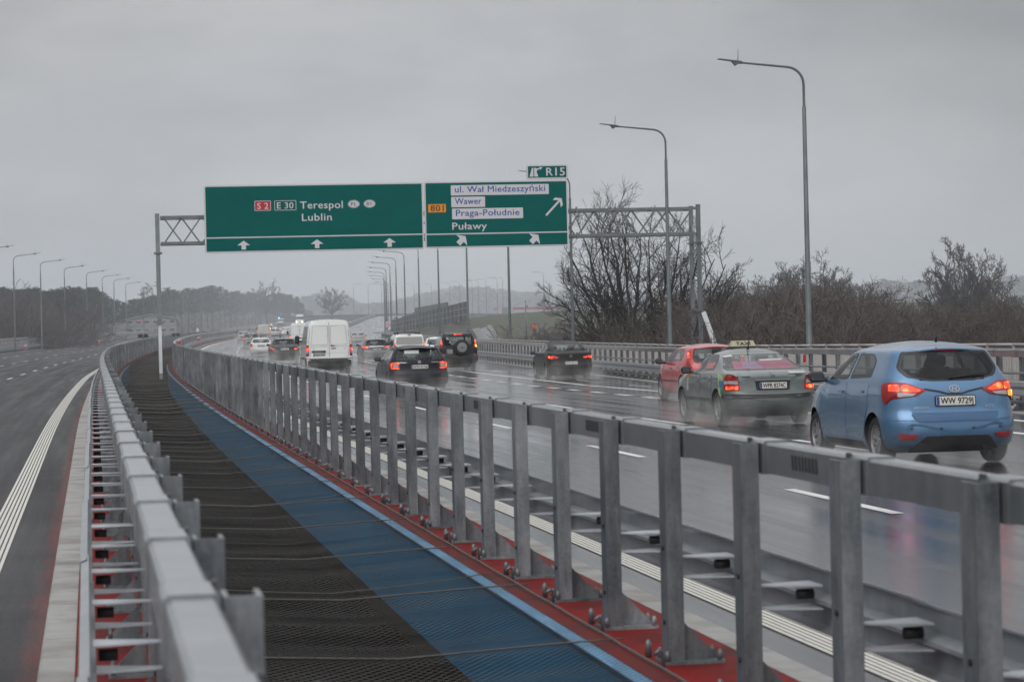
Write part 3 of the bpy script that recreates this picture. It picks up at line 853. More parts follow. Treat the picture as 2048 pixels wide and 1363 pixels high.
def arrow(root, c, s, ang, name='arrow'):
    """block arrow, s = overall height"""
    w = s*1.45
    poly = [(0, s*.5), (w/2, -.02*s), (s*.25, -.02*s), (s*.25, -.5*s), (-s*.25, -.5*s), (-s*.25, -.02*s), (-w/2, -.02*s)]
    ca, sa = math.cos(ang), math.sin(ang)
    mb = MB(); plate_(mb, [(c[0]+x*ca-y*sa, c[1]+x*sa+y*ca) for x, y in poly], -.002, .004); mb.build(name, M['sign_white'], root)
s1, W, H = panel('road_sign', 'large green sign reading Terespol and Lublin with three upright white arrows', (408, 372), (845, 365), (411, 506), (848, 497))
board(s1, W, H, H*(1-448/575))
ku, kv = W/1873, H/575
U = lambda u: u*ku
V = lambda v: H-v*kv
mb = MB(); mb.prism(rrect(U(425), V(221), U(565), V(135), .04), -.002, -.006); x = mb.build('route_plate', M['sign_red'], s1)
mb = MB(); border(mb, U(425), V(221), U(565), V(135), .04, .022, -.006); mb.build('plate_border', M['sign_white'], x)
mb = MB(); put_text(mb, 'S 2', U(448), U(543), V(205), 50*kv, P_(-.0095), .009); mb.build('lettering', M['sign_white'], x)
mb = MB(); border(mb, U(595), V(221), U(781), V(136), .04, .022, -.003); x = mb.build('plate_border', M['sign_white'], s1); mb = MB()
put_text(mb, 'E 30', U(617), U(757), V(205), 52*kv, P_(-.006), .009); mb.build('lettering', M['sign_white'], x)
mb = MB(); put_text(mb, 'Terespol', U(815), U(1180), V(209), 61*kv, P_(-.006), .009); mb.build('lettering', M['sign_white'], s1)
mb = MB(); put_text(mb, 'Lublin', U(828), U(1083), V(314), 61*kv, P_(-.006), .009); mb.build('lettering', M['sign_white'], s1)
for c, s in ((1275, 'PL'), (1411, 'BY')):
    mb = MB(); mb.prism([(U(c)+51*ku*math.cos(a), V(176)+35*kv*math.sin(a)) for a in np.linspace(0, 2*math.pi, 28)[:-1]], -.002, -.006)
    x = mb.build('country_oval', M['sign_white'], s1)
    mb = MB()
    e1 = [(U(c)+48.5*ku*math.cos(a), -.008, V(176)+32.5*kv*math.sin(a)) for a in np.linspace(0, 2*math.pi, 28)[:-1]]
    e2 = [(U(c)+46*ku*math.cos(a), -.008, V(176)+30*kv*math.sin(a)) for a in np.linspace(0, 2*math.pi, 28)[:-1]]
    mb.add(e1+e2, [(i, (i+1) % 27, 27+(i+1) % 27, 27+i) for i in range(27)])
    put_text(mb, s, U(c-25), U(c+25), V(191), 30*kv, P_(-.0085), .0005); mb.build('lettering', M['black'], x)
for c in (325, 952, 1576): arrow(s1, (U(c), V(514)), 76*kv, 0)
s2, W, H = panel('road_sign', 'green sign with orange 801 plate, three white name strips and a slanted arrow', (849, 364.5), (1134.5, 360), (851, 496.5), (1137, 490))
board(s2, W, H, H*(1-371/468))
ku, kv = W/1008, H/468
for (u0, v0, u1, v1, s, x0, x1, bl) in ((185, 25, 876, 98, 'ul. Wał Miedzeszyński', 214, 850, 76), (186, 108, 424, 182, 'Wawer', 212, 398, 160), (190, 191, 690, 267, 'Praga-Południe', 217, 664, 244)):
    mb = MB(); mb.prism(rrect(U(u0), V(v1), U(u1), V(v0), .03), -.002, -.006); x = mb.build('name_strip', M['sign_white'], s2)
    mb = MB(); put_text(mb, s, U(x0), U(x1), V(bl), 43*kv, P_(-.009), .009); mb.build('lettering', M['sign_blue'], x)
mb = MB(); put_text(mb, 'Puławy', U(190), U(432), V(340), 48*kv, P_(-.006), .009); mb.build('lettering', M['sign_white'], s2)
mb = MB(); mb.prism(rrect(U(20), V(218), U(150), V(154), .03), -.002, -.006); x = mb.build('route_plate', M['sign_orange'], s2)
mb = MB(); border(mb, U(20), V(218), U(150), V(154), .03, .015, -.006); put_text(mb, '801', U(40), U(132), V(206), 41*kv, P_(-.0095), .006); mb.build('lettering', M['black'], x)
# slanted thin arrow
a0 = Vector((U(853), 0, V(250))); a1 = Vector((U(966), 0, V(130))); d = (a1-a0).normalized(); q = Vector((-d.z, 0, d.x))
hw = .045; L = (a1-a0).length
poly = [(0, -hw), (L-.16, -hw), (L-.34, -.25), (L-.19, -.25), (L, 0), (L-.19, .25), (L-.34, .25), (L-.16, hw), (0, hw)]
mb = MB(); plate_(mb, [((a0+d*x+q*y).x, (a0+d*x+q*y).z) for x, y in poly], -.002, .004); mb.build('arrow', M['sign_white'], s2)
for c in (255, 768): arrow(s2, (U(c), V(415)), 76*kv, R(-45))
s3, W, H = panel('road_sign', 'small green exit tab reading R15 above the sign with the slanted arrow', (1053, 331), (1134, 329), (1054.5, 358), (1135.5, 356.5))
board(s3, W, H)
ku, kv = W/288, H/100
mb = MB(); put_text(mb, 'R15', U(138), U(268), V(78), 57*kv, P_(-.006), .009); mb.build('lettering', M['sign_white'], s3)
mb = MB()
for poly in ([(18, 84), (36, 20), (46, 20), (46, 84)], [(52, 84), (52, 20), (61, 20), (66, 40), (80, 84)], [(60, 20), (68, 46), (80, 32), (96, 27), (93, 38), (112, 17), (86, 14), (90, 21), (74, 25)]):
    plate_(mb, [(U(a), V(b2)) for a, b2 in poly], -.002, .004)
mb.build('exit_pictogram', M['sign_white'], s3)

# ------------------------------------------------------------------ street lamps
def lamp_meshes(H=9.75, arm=2.05):
    mb = MB(); mb.tube([(0, 0, 0), (0, 0, H-1.55)], [.10, .062], 10); mb.box((0, 0, .9), (.16, .16, .4)); mb.tube([(0, 0, H-1.58), (0, 0, H-1.45)], [.066, .066], 10)
    pole = mb.mesh('pole', M['pole'], sharp=35)
    pts = [(0, 0, H-1.5), (0, 0, H-.75)]
    for i in range(1, 8):
        a = R(84*i/7); pts.append((-.55*(1-math.cos(a)), 0, H-.75+.55*math.sin(a)))
    e = Vector(pts[-1]); dr = Vector((-1, 0, .1)).normalized()
    pts.append(tuple(e+dr*(arm-.55)))
    mb = MB(); mb.tube(pts, [.042]*2+[.04]*7+[.032], 8); armm = mb.mesh('arm', M['pole'], sharp=35)
    mb = MB(); q = Vector(pts[-1])
    Mx = Matrix.Translation(q) @ Matrix.Rotation(math.atan2(.1, 1), 4, 'Y')
    mb.box(Mx @ Vector((-.12, 0, .0)), (.3, .09, .09), Mx.to_3x3().to_4x4(), bev=.02)
    vs = [Mx @ Vector(v) for v in ((.0, -.13, .04), (.0, .13, .04), (-.75, .1, .06), (-.75, -.1, .06), (-.02, -.12, -.0), (-.02, .12, -.0), (-.78, .1, .035), (-.78, -.1, .035), (-.2, -.06, -.12), (-.2, .06, -.12), (-.32, .08, .0), (-.32, -.08, .0))]
    mb.add(vs[:8], [(0, 1, 2, 3), (4, 7, 6, 5), (0, 4, 5, 1), (1, 5, 6, 2), (2, 6, 7, 3), (3, 7, 4, 0)])
    mb.add([vs[4], vs[5], vs[9], vs[8], vs[10], vs[11]], [(0, 1, 2, 3), (3, 2, 4, 5), (0, 3, 5), (1, 4, 2)])
    lum = mb.mesh('luminaire', M['pole'])
    mb = MB(); mb.tube([tuple(q+Vector((-.12, 0, .05))), tuple(q+Vector((-.1, 0, .42)))], .012, 5); ant = mb.mesh('antenna', M['pole'])
    return pole, armm, lum, ant
LM = lamp_meshes(10.37)
def lamp(P, rz, label, group, parts=True, s=1.0, name='street_lamp'):
    r = thing(name, label, 'street lamp', Matrix.Translation(P) @ Matrix.Rotation(rz, 4, 'Z') @ Matrix.Scale(s, 4), group)
    link('pole', LM[0], r); link('arm', LM[1], r); l = link('luminaire', LM[2], r)
    if parts: link('antenna', LM[3], l)
    return r
H0 = 9.75-.75+.55
ordn = ['nearest', 'second', 'third', 'fourth', 'fifth', 'sixth', 'seventh', 'eighth', 'ninth', 'tenth', 'eleventh', 'twelfth', 'thirteenth', 'fourteenth', 'fifteenth', 'sixteenth', 'seventeenth', 'eighteenth', 'nineteenth', 'twentieth']
rl = [(1620, 82), (1341, 107.5), (1147, 139), (1021, 170), (937.5, 201), (880, 229), (840.5, 256), (812, 277), (795, 302), (783, 330), (775, 362), (771, 395), (770, 430), (773, 465), (778, 505), (785, 545)]
for i, (px, Y) in enumerate(rl):
    zz = -.35 if Y < 280 else -.35+(Y-280)*.003
    X = x_at(px, Y, zz+.6)
    lab = ('tall grey lamp with arm over the wet road, %s in the row behind the railing' % ordn[i])
    lamp(Vector((X, Y, zz)), heading(min(Y, 420)), lab, 'lamps along the wet road', Y < 300)
ll = [(-28, 236), (31, 260), (84.5, 285), (132, 313), (176, 341), (207.5, 368), (230.5, 394), (254, 429), (289, 467), (318, 500), (345, 540)]
for i, (px, Y) in enumerate(ll):
    X = x_at(px, Y, .5)
    lamp(Vector((X, Y, -.3+(Y-236)*.001)), heading(min(Y, 420))+math.pi, 'thin grey lamp beyond the empty carriageway, %s in its row before the trees' % ordn[i], 'lamps beyond the empty carriageway', Y < 350)

# ------------------------------------------------------------------ vehicles
def roundpoly(poly, r):
    """round every corner with a small quadratic arc"""
    out = []; n = len(poly)
    for i in range(n):
        p0, p1, p2 = [Vector(poly[(i+k) % n]).to_2d() for k in (-1, 0, 1)]
        a, b = p0-p1, p2-p1
        ra = min(r, a.length*.45); rb = min(r, b.length*.45)
        A_, B_ = p1+a.normalized()*ra, p1+b.normalized()*rb
        for k in range(5):
            t = k/4; out.append(A_*(1-t)**2+p1*2*t*(1-t)+B_*t*t)
    # densify long edges
    res = []
    for i in range(len(out)):
        p, q = out[i], out[(i+1) % len(out)]; m = max(1, int((q-p).length/.09))
        for k in range(m): res.append(p.lerp(q, k/m))
    return res
def inpoly(x, y, poly):
    c = False; n = len(poly); j = n-1
    for i in range(n):
        xi, yi = poly[i]; xj, yj = poly[j]
        if (yi > y) != (yj > y) and x < (xj-xi)*(y-yi)/(yj-yi)+xi: c = not c
        j = i
    return c

class Shell:
    def __init__(s, prof, roof, H, nr=3.2, nf=2.6, wheels=(.8, 3.3), wr=.31, flare=.014, ctrl=1.0):
        rows = list(prof)+[roof]
        zs = [r[0] for r in rows]
        s.fn = [spline([(r[0], r[k]) for r in rows]) for k in range(1, 6)]
        s.roof = roof; s.H = H; s.nr = nr; s.nf = nf; s.wheels = wheels; s.wr = wr; s.flare = flare
        s.z0 = zs[0]; s.zr = roof[0]; s.yc = roof[6]
        s.cache = {}
        z = []; 
        for a, b in zip(zs[:-1], zs[1:]):
            n = max(1, int(round((b-a)/.04))); z += [a+(b-a)*i/n for i in range(n)]
        s.zrows = z+[s.H-(s.H-s.zr)*f*f for f in (1, .985, .96, .92, .85, .75, .6, .42, .22, .06)]
        s.ymid = (prof[3][1]+prof[3][2])/2
    def params(s, z):
        if z <= s.zr: return [f(z) for f in s.fn]
        yr, yf, hw, ar, af = s.roof[1:6]
        f = math.sqrt(max((s.H-z)/(s.H-s.zr), .0005))
        return s.yc-(s.yc-yr)*f, s.yc+(yf-s.yc)*f, hw*f, ar*f, af*f
    def half(s, z, k1=14, k2=30, k3=12):
        key = (round(z, 4), k1)
        if key in s.cache: return s.cache[key]
        yr, yf, hw, ar, af = s.params(z)
        if ar+af > (yf-yr)*.98:
            q = (yf-yr)*.98/(ar+af); ar *= q; af *= q
        th = np.linspace(0, math.pi/2, k1)
        x1 = hw*np.sin(th)**(2/s.nr); y1 = yr+ar*(1-np.cos(th)**(2/s.nr))
        y2 = np.linspace(yr+ar, yf-af, k2+2)[1:-1]; x2 = np.full(k2, hw)
        th = np.linspace(math.pi/2, 0, k3)
        x3 = hw*np.sin(th)**(2/s.nf); y3 = yf-af*(1-np.cos(th)**(2/s.nf))
        x = np.concatenate([x1, x2, x3]); y = np.concatenate([y1, y2, y3])
        g = math.exp(-((z-.52)/.22)**2)
        for yw in s.wheels: x = x+np.where(x > hw*.9, s.flare*g*np.exp(-((y-yw)/.42)**2), 0)
        y = np.maximum.accumulate(y+np.arange(len(y))*1e-7)
        cum = np.concatenate([[0], np.cumsum(np.hypot(np.diff(x), np.diff(y)))])
        s.cache[key] = (x, y, cum); return s.cache[key]
    def P(s, mode, u, z):
        x, y, cum = s.half(z, 40, 40, 30)
        if mode == 'R':
            a = abs(u); return Vector((math.copysign(float(np.interp(a, cum, x)), u), float(np.interp(a, cum, y)), z))
        if mode == 'F':
            a = cum[-1]-abs(u); return Vector((math.copysign(float(np.interp(a, cum, x)), u), float(np.interp(a, cum, y)), z))
        sg = 1 if mode == 'SR' else -1
        return Vector((sg*float(np.interp(u, y, x)), u, z))
    def Nn(s, mode, u, z):
        e = .008
        du = s.P(mode, u+e, z)-s.P(mode, u-e, z); dz = s.P(mode, u, min(z+e, s.H-.002))-s.P(mode, u, z-e)
        n = du.cross(dz)
        if n.length < 1e-9: return Vector((0, 0, 1))
        n.normalize()
        c = s.P(mode, u, z); out = Vector((c.x, c.y-s.ymid, .3))
        if mode[0] == 'S': out = Vector((c.x, 0, 0))
        elif mode == 'R': out = Vector((c.x*.3, -1, .3))
        else: out = Vector((c.x*.3, 1, .3))
        return n if n.dot(out) > 0 else -n
    def patch(s, name, mats, poly, mode, off=.005, r=.03, parent=None, frit=0.0, rings=(.66, .33), skirt=.012, depth=0.0):
        """panel that follows the body surface; outer ring may be a border (material 1)"""
        pl = roundpoly(poly, r); n = len(pl)
        cu = sum(p[0] for p in pl)/n; cv = sum(p[1] for p in pl)/n
        ts = [1.0]+([1-frit] if frit else [])+list(rings)
        vs = [s.P(mode, p[0], p[1])+s.Nn(mode, p[0], p[1])*(off-skirt) for p in pl]
        fs = []; mi = []; sm = []
        for k, t in enumerate(ts):
            for p in pl:
                u, v = cu+(p[0]-cu)*t, cv+(p[1]-cv)*t
                vs.append(s.P(mode, u, v)+s.Nn(mode, u, v)*(off+depth*(1-t*t)))
        vs.append(s.P(mode, cu, cv)+s.Nn(mode, cu, cv)*(off+depth))
        K = len(ts)
        for k in range(K):
            for i in range(n):
                j = (i+1) % n
                fs.append((k*n+i, k*n+j, (k+1)*n+j, (k+1)*n+i)); mi.append(1 if (frit and k <= 1) else 0); sm.append(k > 0)
        c = len(vs)-1
        for i in range(n): fs.append((K*n+i, K*n+(i+1) % n, c)); mi.append(0); sm.append(True)
        # the skirt's own vertices so that its edge stays sharp
        b = len(vs); vs += vs[n:2*n]
        for i in range(n):
            j = (i+1) % n; fs[i] = (i, j, b+j, b+i)
        mb = MB(); mb.v = [tuple(v) for v in vs]; mb.f = fs; mb.m = mi; mb.sm = sm
        o = mb.build(name, mats, parent, fix=False)
        me = o.data
        # face outward
        bm = bmesh.new(); bm.from_mesh(me); bm.faces.ensure_lookup_table()
        nn = s.Nn(mode, cu, cv)
        if bm.faces[-1].normal.dot(nn) < 0: bmesh.ops.reverse_faces(bm, faces=bm.faces)
        bm.to_mesh(me); bm.free()
        return o
    def strip(s, mb, pts, mode, w=.012, off=.003, mi=0):
        L = []
        for i, p in enumerate(pts):
            a = Vector(pts[max(i-1, 0)]); b = Vector(pts[min(i+1, len(pts)-1)]); d = (b-a).normalized(); q = Vector((-d.y, d.x))*w/2
            for sgn in (1, -1):
                u, v = p[0]+q.x*sgn, p[1]+q.y*sgn
                L.append(s.P(mode, u, v)+s.Nn(mode, u, v)*off)
        mb.add(L, [(2*i, 2*i+1, 2*i+3, 2*i+2) for i in range(len(pts)-1)], mi)
    def body(s, name, mats, holes, parent, hi=True):
        k = (14, 32, 12) if hi else (8, 14, 7)
        rows = [s.half(z, *k) for z in (s.zrows if hi else s.zrows[::2]+[s.zrows[-1]])]
        zz = s.zrows if hi else s.zrows[::2]+[s.zrows[-1]]
        n = len(rows[0][0]); ring = 2*n-2
        vs = []; fs = []
        for (x, y, c), z in zip(rows, zz):
            vs += [(float(x[i]), float(y[i]), z) for i in range(n)]+[(-float(x[i]), float(y[i]), z) for i in range(n-2, 0, -1)]
        for r in range(len(zz)-1):
            for i in range(ring):
                j = (i+1) % ring; fs.append((r*ring+i, r*ring+j, (r+1)*ring+j, (r+1)*ring+i))
        fs.append(tuple(range(ring-1, -1, -1))); fs.append(tuple(range((len(zz)-1)*ring, len(zz)*ring)))
        me = bpy.data.meshes.new(name); me.from_pydata(vs, [], fs)
        for m in mats: me.materials.append(m)
        for p in me.polygons: p.use_smooth = True
        o = link(name, me)
        # wheel arches
        cut = MB()
        hwm = max(float(r[0].max()) for r in rows)
        for yw in s.wheels:
            for sg in (-1, 1):
                cut.lathe([(.0001, sg*(hwm+.15)), (s.wr+.055, sg*(hwm+.15)), (s.wr+.055, sg*(hwm-.30)), (.0001, sg*(hwm-.30))], 30, Matrix.Translation((0, yw, s.wr+.01)), 0, False)
        cm = cut.mesh('cut', [mats[-1]]); 
        bm = bmesh.new(); bm.from_mesh(cm); bmesh.ops.remove_doubles(bm, verts=bm.verts, dist=1e-3); bmesh.ops.recalc_face_normals(bm, faces=bm.faces); bm.to_mesh(cm); bm.free()
        co = bpy.data.objects.new('cut', cm); COL.objects.link(co)
        md = o.modifiers.new('b', 'BOOLEAN'); md.operation = 'DIFFERENCE'; md.object = co; md.solver = 'EXACT'; md.material_mode = 'TRANSFER'
        dg = bpy.context.evaluated_depsgraph_get(); dg.update()
        nm = bpy.data.meshes.new_from_object(o.evaluated_get(dg))
        if len(nm.polygons) > 20: o.modifiers.clear(); o.data = nm
        else: o.modifiers.clear()
        bpy.data.objects.remove(co)
        me = o.data
        if holes:
            bm = bmesh.new(); bm.from_mesh(me); dl = []
            tests = []
            for mode, poly in holes:
                pl = roundpoly(poly, .04); n2 = len(pl); cu = sum(p[0] for p in pl)/n2; cv = sum(p[1] for p in pl)/n2
                pl = [(cu+(p[0]-cu)*.95, cv+(p[1]-cv)*.95) for p in pl]
                if mode[0] in 'RF': pl = [(s.P(mode, u, v).x, v) for u, v in pl]
                tests.append((mode, pl, min(p[1] for p in pl), max(p[1] for p in pl)))
            for f in bm.faces:
                c = f.calc_center_median()
                for mode, pl, a, b in tests:
                    if not a <= c.z <= b: continue
                    if mode == 'R': ok = c.y < s.ymid and inpoly(c.x, c.z, pl)
                    elif mode == 'F': ok = c.y > s.ymid and inpoly(c.x, c.z, pl)
                    else: ok = (c.x > 0) == (mode == 'SR') and abs(f.normal.x) > .4 and inpoly(c.y, c.z, pl)
                    if ok: dl.append(f); break
            bmesh.ops.delete(bm, geom=dl, context='FACES'); bm.to_mesh(me); bm.free()
        me.set_sharp_from_angle(angle=R(42)); o.parent = parent
        return o

_wm = {}
def wheel_meshes(wr, w=.20):
    k = round(wr, 3)
    if k in _wm: return _wm[k]
    mb = MB(); h = w/2
    mb.lathe([(wr*.66, -h*.9), (wr*.72, -h), (wr*.93, -h), (wr, -h*.72), (wr, h*.72), (wr*.93, h), (wr*.72, h), (wr*.66, h*.9)], 32)
    ty = mb.mesh('wheel', M['tyre'], sharp=35)
    mb = MB()
    mb.lathe([(wr*.67, -h*.92), (wr*.64, -h*.9), (wr*.60, -h*.45), (wr*.60, h*.45), (wr*.64, h*.9), (wr*.67, h*.92)], 32)
    for sg in (-1, 1):
        mb.lathe([(.001, sg*h*.62), (wr*.17, sg*h*.62), (wr*.20, sg*h*.45)], 16)
        for i in range(5):
            a = 2*math.pi*i/5+.3
            Mx = Matrix.Rotation(a, 4, 'X')
            for d in (-.035, .035):
                mb.add([Mx @ Vector(v) for v in ((sg*h*.6, d-.022, wr*.15), (sg*h*.6, d+.022, wr*.15), (sg*h*.72, d*1.5+.02, wr*.64), (sg*h*.72, d*1.5-.02, wr*.64), (sg*h*.3, d-.022, wr*.15), (sg*h*.3, d+.022, wr*.15), (sg*h*.4, d*1.5+.02, wr*.64), (sg*h*.4, d*1.5-.02, wr*.64))],
                       [(0, 1, 2, 3), (7, 6, 5, 4), (0, 4, 5, 1), (1, 5, 6, 2), (2, 6, 7, 3), (3, 7, 4, 0)])
        mb.lathe([(.001, sg*h*.15), (wr*.6, sg*h*.15)], 20, None, 1)
    ri = mb.mesh('rim', [M['rim'], M['arch']], sharp=35)
    _wm[k] = (ty, ri); return _wm[k]

def vehicle(name, label, P, hd, sp, hi=2):
    """sp: description of one vehicle; hi 2 = near, 1 = middle distance, 0 = far"""
    root = thing(name, label, sp.get('cat', 'car'), Matrix.Translation(P) @ Matrix.Rotation(hd, 4, 'Z'), 'vehicles driving on the motorway')
    S = sp['shell']; pm = sp['paint']
    wins = sp['windows']        # [(part name, mode, poly, dark)]
    holes = [(m, p) for (_, m, p, dk) in wins if dk != 2]
    S.body('body', [pm, M['arch']], holes, root, hi > 0)
    for nm, m, p, dk in wins:
        S.patch(nm, [M['glass_dark'] if dk == 1 else M['frit'] if dk == 2 else M['glass'], M['frit']], p, m, .004, .05, root, frit=.09 if m in 'RF' else .07)
    for it in sp['parts']:
        nm, mode, poly, mat = it[:4]; o_ = it[4] if len(it) > 4 else {}
        both = o_.get('both', True) and mode != 'C'
        for sg in ((1, -1) if both else (-1,) if mode == 'S' else (1,)):
            pl = [(u*sg, v) for u, v in poly] if mode in 'RF' else poly
            md = mode if mode in 'RF' else ('SR' if sg > 0 else 'SL')
            mt = mat
            if isinstance(mat, tuple): mt = mat[0] if sg < 0 else mat[1]
            x = S.patch(nm, M[mt] if isinstance(mt, str) else mt, pl, md, o_.get('off', .006), o_.get('r', .03), root, depth=o_.get('depth', 0), rings=(.66, .33) if hi else (.5,))
            for ch in o_.get('sub', ()):
                cn, cp, cmat = ch[:3]
                if len(ch) > 3 and ch[3]*sg < 0: continue
                cm_ = cmat if not isinstance(cmat, tuple) else (cmat[0] if sg < 0 else cmat[1])
                S.patch(cn, M[cm_], [(u*sg, v) for u, v in cp] if mode in 'RF' else cp, md, o_.get('off', .006)+o_.get('depth', 0)+.004, .02, x, rings=(.5,), skirt=.006)
    if hi:
        mb = MB()
        for mode, pts in sp.get('gaps', ()):
            for md in (('SR', 'SL') if mode == 'S' else (mode,)): S.strip(mb, pts, md, sp.get('gap_w', .011), sp.get('gap_off', .0075))
            if mode == 'R2':
                pass
        if mb.v: mb.build('panel_seam', M['black'], root, fix=False)
    # wheels
    wr = S.wr; ty, ri = wheel_meshes(wr)
    tr = sp.get('track', .76)
    for yw in S.wheels:
        for sg in (-1, 1):
            w = link('wheel', ty, root, Matrix.Translation((sg*tr, yw, wr)) @ Matrix.Rotation(rng.uniform(0, 6), 4, 'X'))
            if hi: link('rim', ri, w)
    mb = MB(); yr, yf = S.wheels[0]-.55, S.wheels[1]+.4
    mb.box((0, (yr+yf)/2, .24), (2*tr-.34, yf-yr, .12), bev=.03)
    if hi == 2: mb.tube([(-tr, S.wheels[0], wr), (tr, S.wheels[0], wr)], .05, 8); mb.tube([(tr*.5, .35, .25), (tr*.5, .06, .23)], .032, 10)
    mb.build('underbody', M['arch'], root)
    # cabin
    if hi and sp.get('cabin'):
        y0, y1, zb, hw = sp['cabin']
        mb = MB(); mb.box((0, (y0+y1)/2, zb-.12), (2*hw, y1-y0, .2)); mb.box((0, y1-.12, zb+.02), (2*hw-.1, .35, .16)); mb.build('cabin_floor', M['seat'], root)
        for sx in (-.36, .36):
            mb = MB(); Y = y0+(y1-y0)*.52
            mb.box((sx, Y, zb+.10), (.46, .16, .44), bev=.05); mb.box((sx, Y-.03, zb+.40), (.26, .1, .16), bev=.03); mb.tube([(sx-.05, Y, zb+.25), (sx-.05, Y-.02, zb+.4)], .01, 4); mb.tube([(sx+.05, Y, zb+.25), (sx+.05, Y-.02, zb+.4)], .01, 4)
            mb.build('front_seat', M['seat_grey'], root)
        if sp.get('bench', True):
            mb = MB(); Y = y0+(y1-y0)*.16
            mb.box((0, Y, zb+.02), (1.2, .14, .34), bev=.04)
            for sx in (-.42, .42): mb.box((sx, Y-.02, zb+.25), (.25, .09, .13), bev=.03)
            mb.build('rear_bench', M['seat_grey'], root)
    # number plate
    for (zc, s_, mode, tx, dark) in sp.get('plates', ()):
        a0 = tx
        c = S.P('R', a0, zc); n = S.Nn('R', a0, zc); n.x = 0; n.normalize()
        up = Vector((0, 0, 1)); up = (up-n*up.dot(n)).normalized(); xx = up.cross(n)
        Mx = Matrix(((1, -n.x, up.x, 0), (0, -n.y, up.y, 0), (0, -n.z, up.z, 0), (0, 0, 0, 1)))
        c = c+n*sp.get('plate_off', .012)
        Mx = Matrix.Translation(c) @ Mx
        two = isinstance(s_, tuple)
        w, h = (.30, .21) if two else (.52, .114)
        mb = MB(); mb.prism(rrect(-w/2-.012, -h/2-.012, w/2+.012, h/2+.012, .02, 3), .004, -.008); pb = mb.build('number_plate', M['black'], root, Mx)
        mb = MB(); mb.prism(rrect(-w/2, -h/2, w/2, h/2, .012, 3), -.009, -.012); mb.build('plate_face', M['plate'], pb)
        mb = MB(); mb.prism([(-w/2+.004, -h/2+.004), (-w/2+.042, -h/2+.004), (-w/2+.042, h/2-.004), (-w/2+.004, h/2-.004)], -.0125, -.015); mb.build('plate_band', M['plate_blue'], pb)
        mb = MB(); PP = lambda u, v: (u, -.0145, v)
        if two:
            put_text(mb, s_[0], -.08, .12, .012, .075, PP, .012); put_text(mb, s_[1], -.12, .13, -.09, .075, PP, .012)
        else: put_text(mb, s_, -w/2+.06, w/2-.025, -.038, .076, PP, .012, 1.0)
        mb.build('lettering', M['black'], pb)
    # door mirrors
    if sp.get('mirror') and hi:
        my, mz, mw, mh, mp = sp['mirror']
        for sg in (-1, 1):
            b0 = S.P('SR' if sg > 0 else 'SL', my, mz)
            mb = MB(); mb.box((b0.x+sg*(.09+mw/2), my, mz+.02), (mw, .11, mh), bev=.04); mb.tube([(b0.x-sg*.02, my, mz-.03), (b0.x+sg*.14, my, mz-.02)], .03, 8)
            x = mb.build('door_mirror', pm if mp else M['trim'], root, sharp=30)
            mb = MB(); mb.box((b0.x+sg*(.09+mw/2), my-.0565, mz+.02), (mw-.05, .004, mh-.05)); mb.build('mirror_glass', M['mirror'], x)
    # aerial
    if sp.get('aerial') and hi:
        y, l = sp['aerial']; mb = MB(); mb.tube([(0, y, S.H-.012), (0, y-l*.45, S.H+l*.75)], [.018, .006], 6); mb.build('roof_aerial', M['black'], root)
    if sp.get('extra'): sp['extra'](root, S, hi)
    return root

def surf_text(S, root, s, u0, u1, z, cap, mat, mode='R', off=.008, name='lettering', thick=.01):
    mb = MB(); put_text(mb, s, u0, u1, z, cap, lambda u, v: S.P(mode, u, v)+S.Nn(mode, u, v)*off, thick); return mb.build(name, mat, root, fix=False)
def ring_badge(S, root, z, r, mat, kind, name='badge'):
    """round or oval chrome emblem on the tail"""
    f = lambda u, v: S.P('R', u, z+v)+S.Nn('R', u, z+v)*.012
    mb = MB(); e = .62 if kind == 'oval' else 1.0
    A_ = np.linspace(0, 2*math.pi, 25)[:-1]
    o = [f(r*math.cos(a), r*e*math.sin(a)) for a in A_]; i_ = [f(r*.78*math.cos(a), r*.72*e*math.sin(a)) for a in A_]
    mb.add(o+i_, [(k, (k+1) % 24, 24+(k+1) % 24, 24+k) for k in range(24)])
    def bar(pts, w):
        for p, q in zip(pts[:-1], pts[1:]):
            d = Vector((q[0]-p[0], q[1]-p[1])).normalized(); n = Vector((-d.y, d.x))*w/2
            mb.add([f(p[0]+n.x, p[1]+n.y), f(p[0]-n.x, p[1]-n.y), f(q[0]-n.x, q[1]-n.y), f(q[0]+n.x, q[1]+n.y)], [(0, 1, 2, 3)])
    if kind == 'oval':      # slanted H
        bar([(-r*.42, -r*.38), (-r*.26, r*.40)], r*.2); bar([(r*.26, -r*.40), (r*.42, r*.38)], r*.2); bar([(-r*.35, -r*.06), (r*.35, r*.06)], r*.16)
    elif kind == 'wing':    # winged arrow
        bar([(-r*.5, -r*.1), (r*.1, -r*.1), (r*.5, -r*.1)], r*.22); bar([(-r*.3, r*.25), (r*.2, r*.35)], r*.2); bar([(-r*.3, r*.02), (r*.25, r*.1)], r*.14)
    elif kind == 'bolt':
        bar([(-r*1.0, r*.12), (r*.1, r*.08), (-r*.1, -r*.08), (r*1.0, -r*.12)], r*.16)
    return mb.build(name, M['emblem'], root, fix=False)

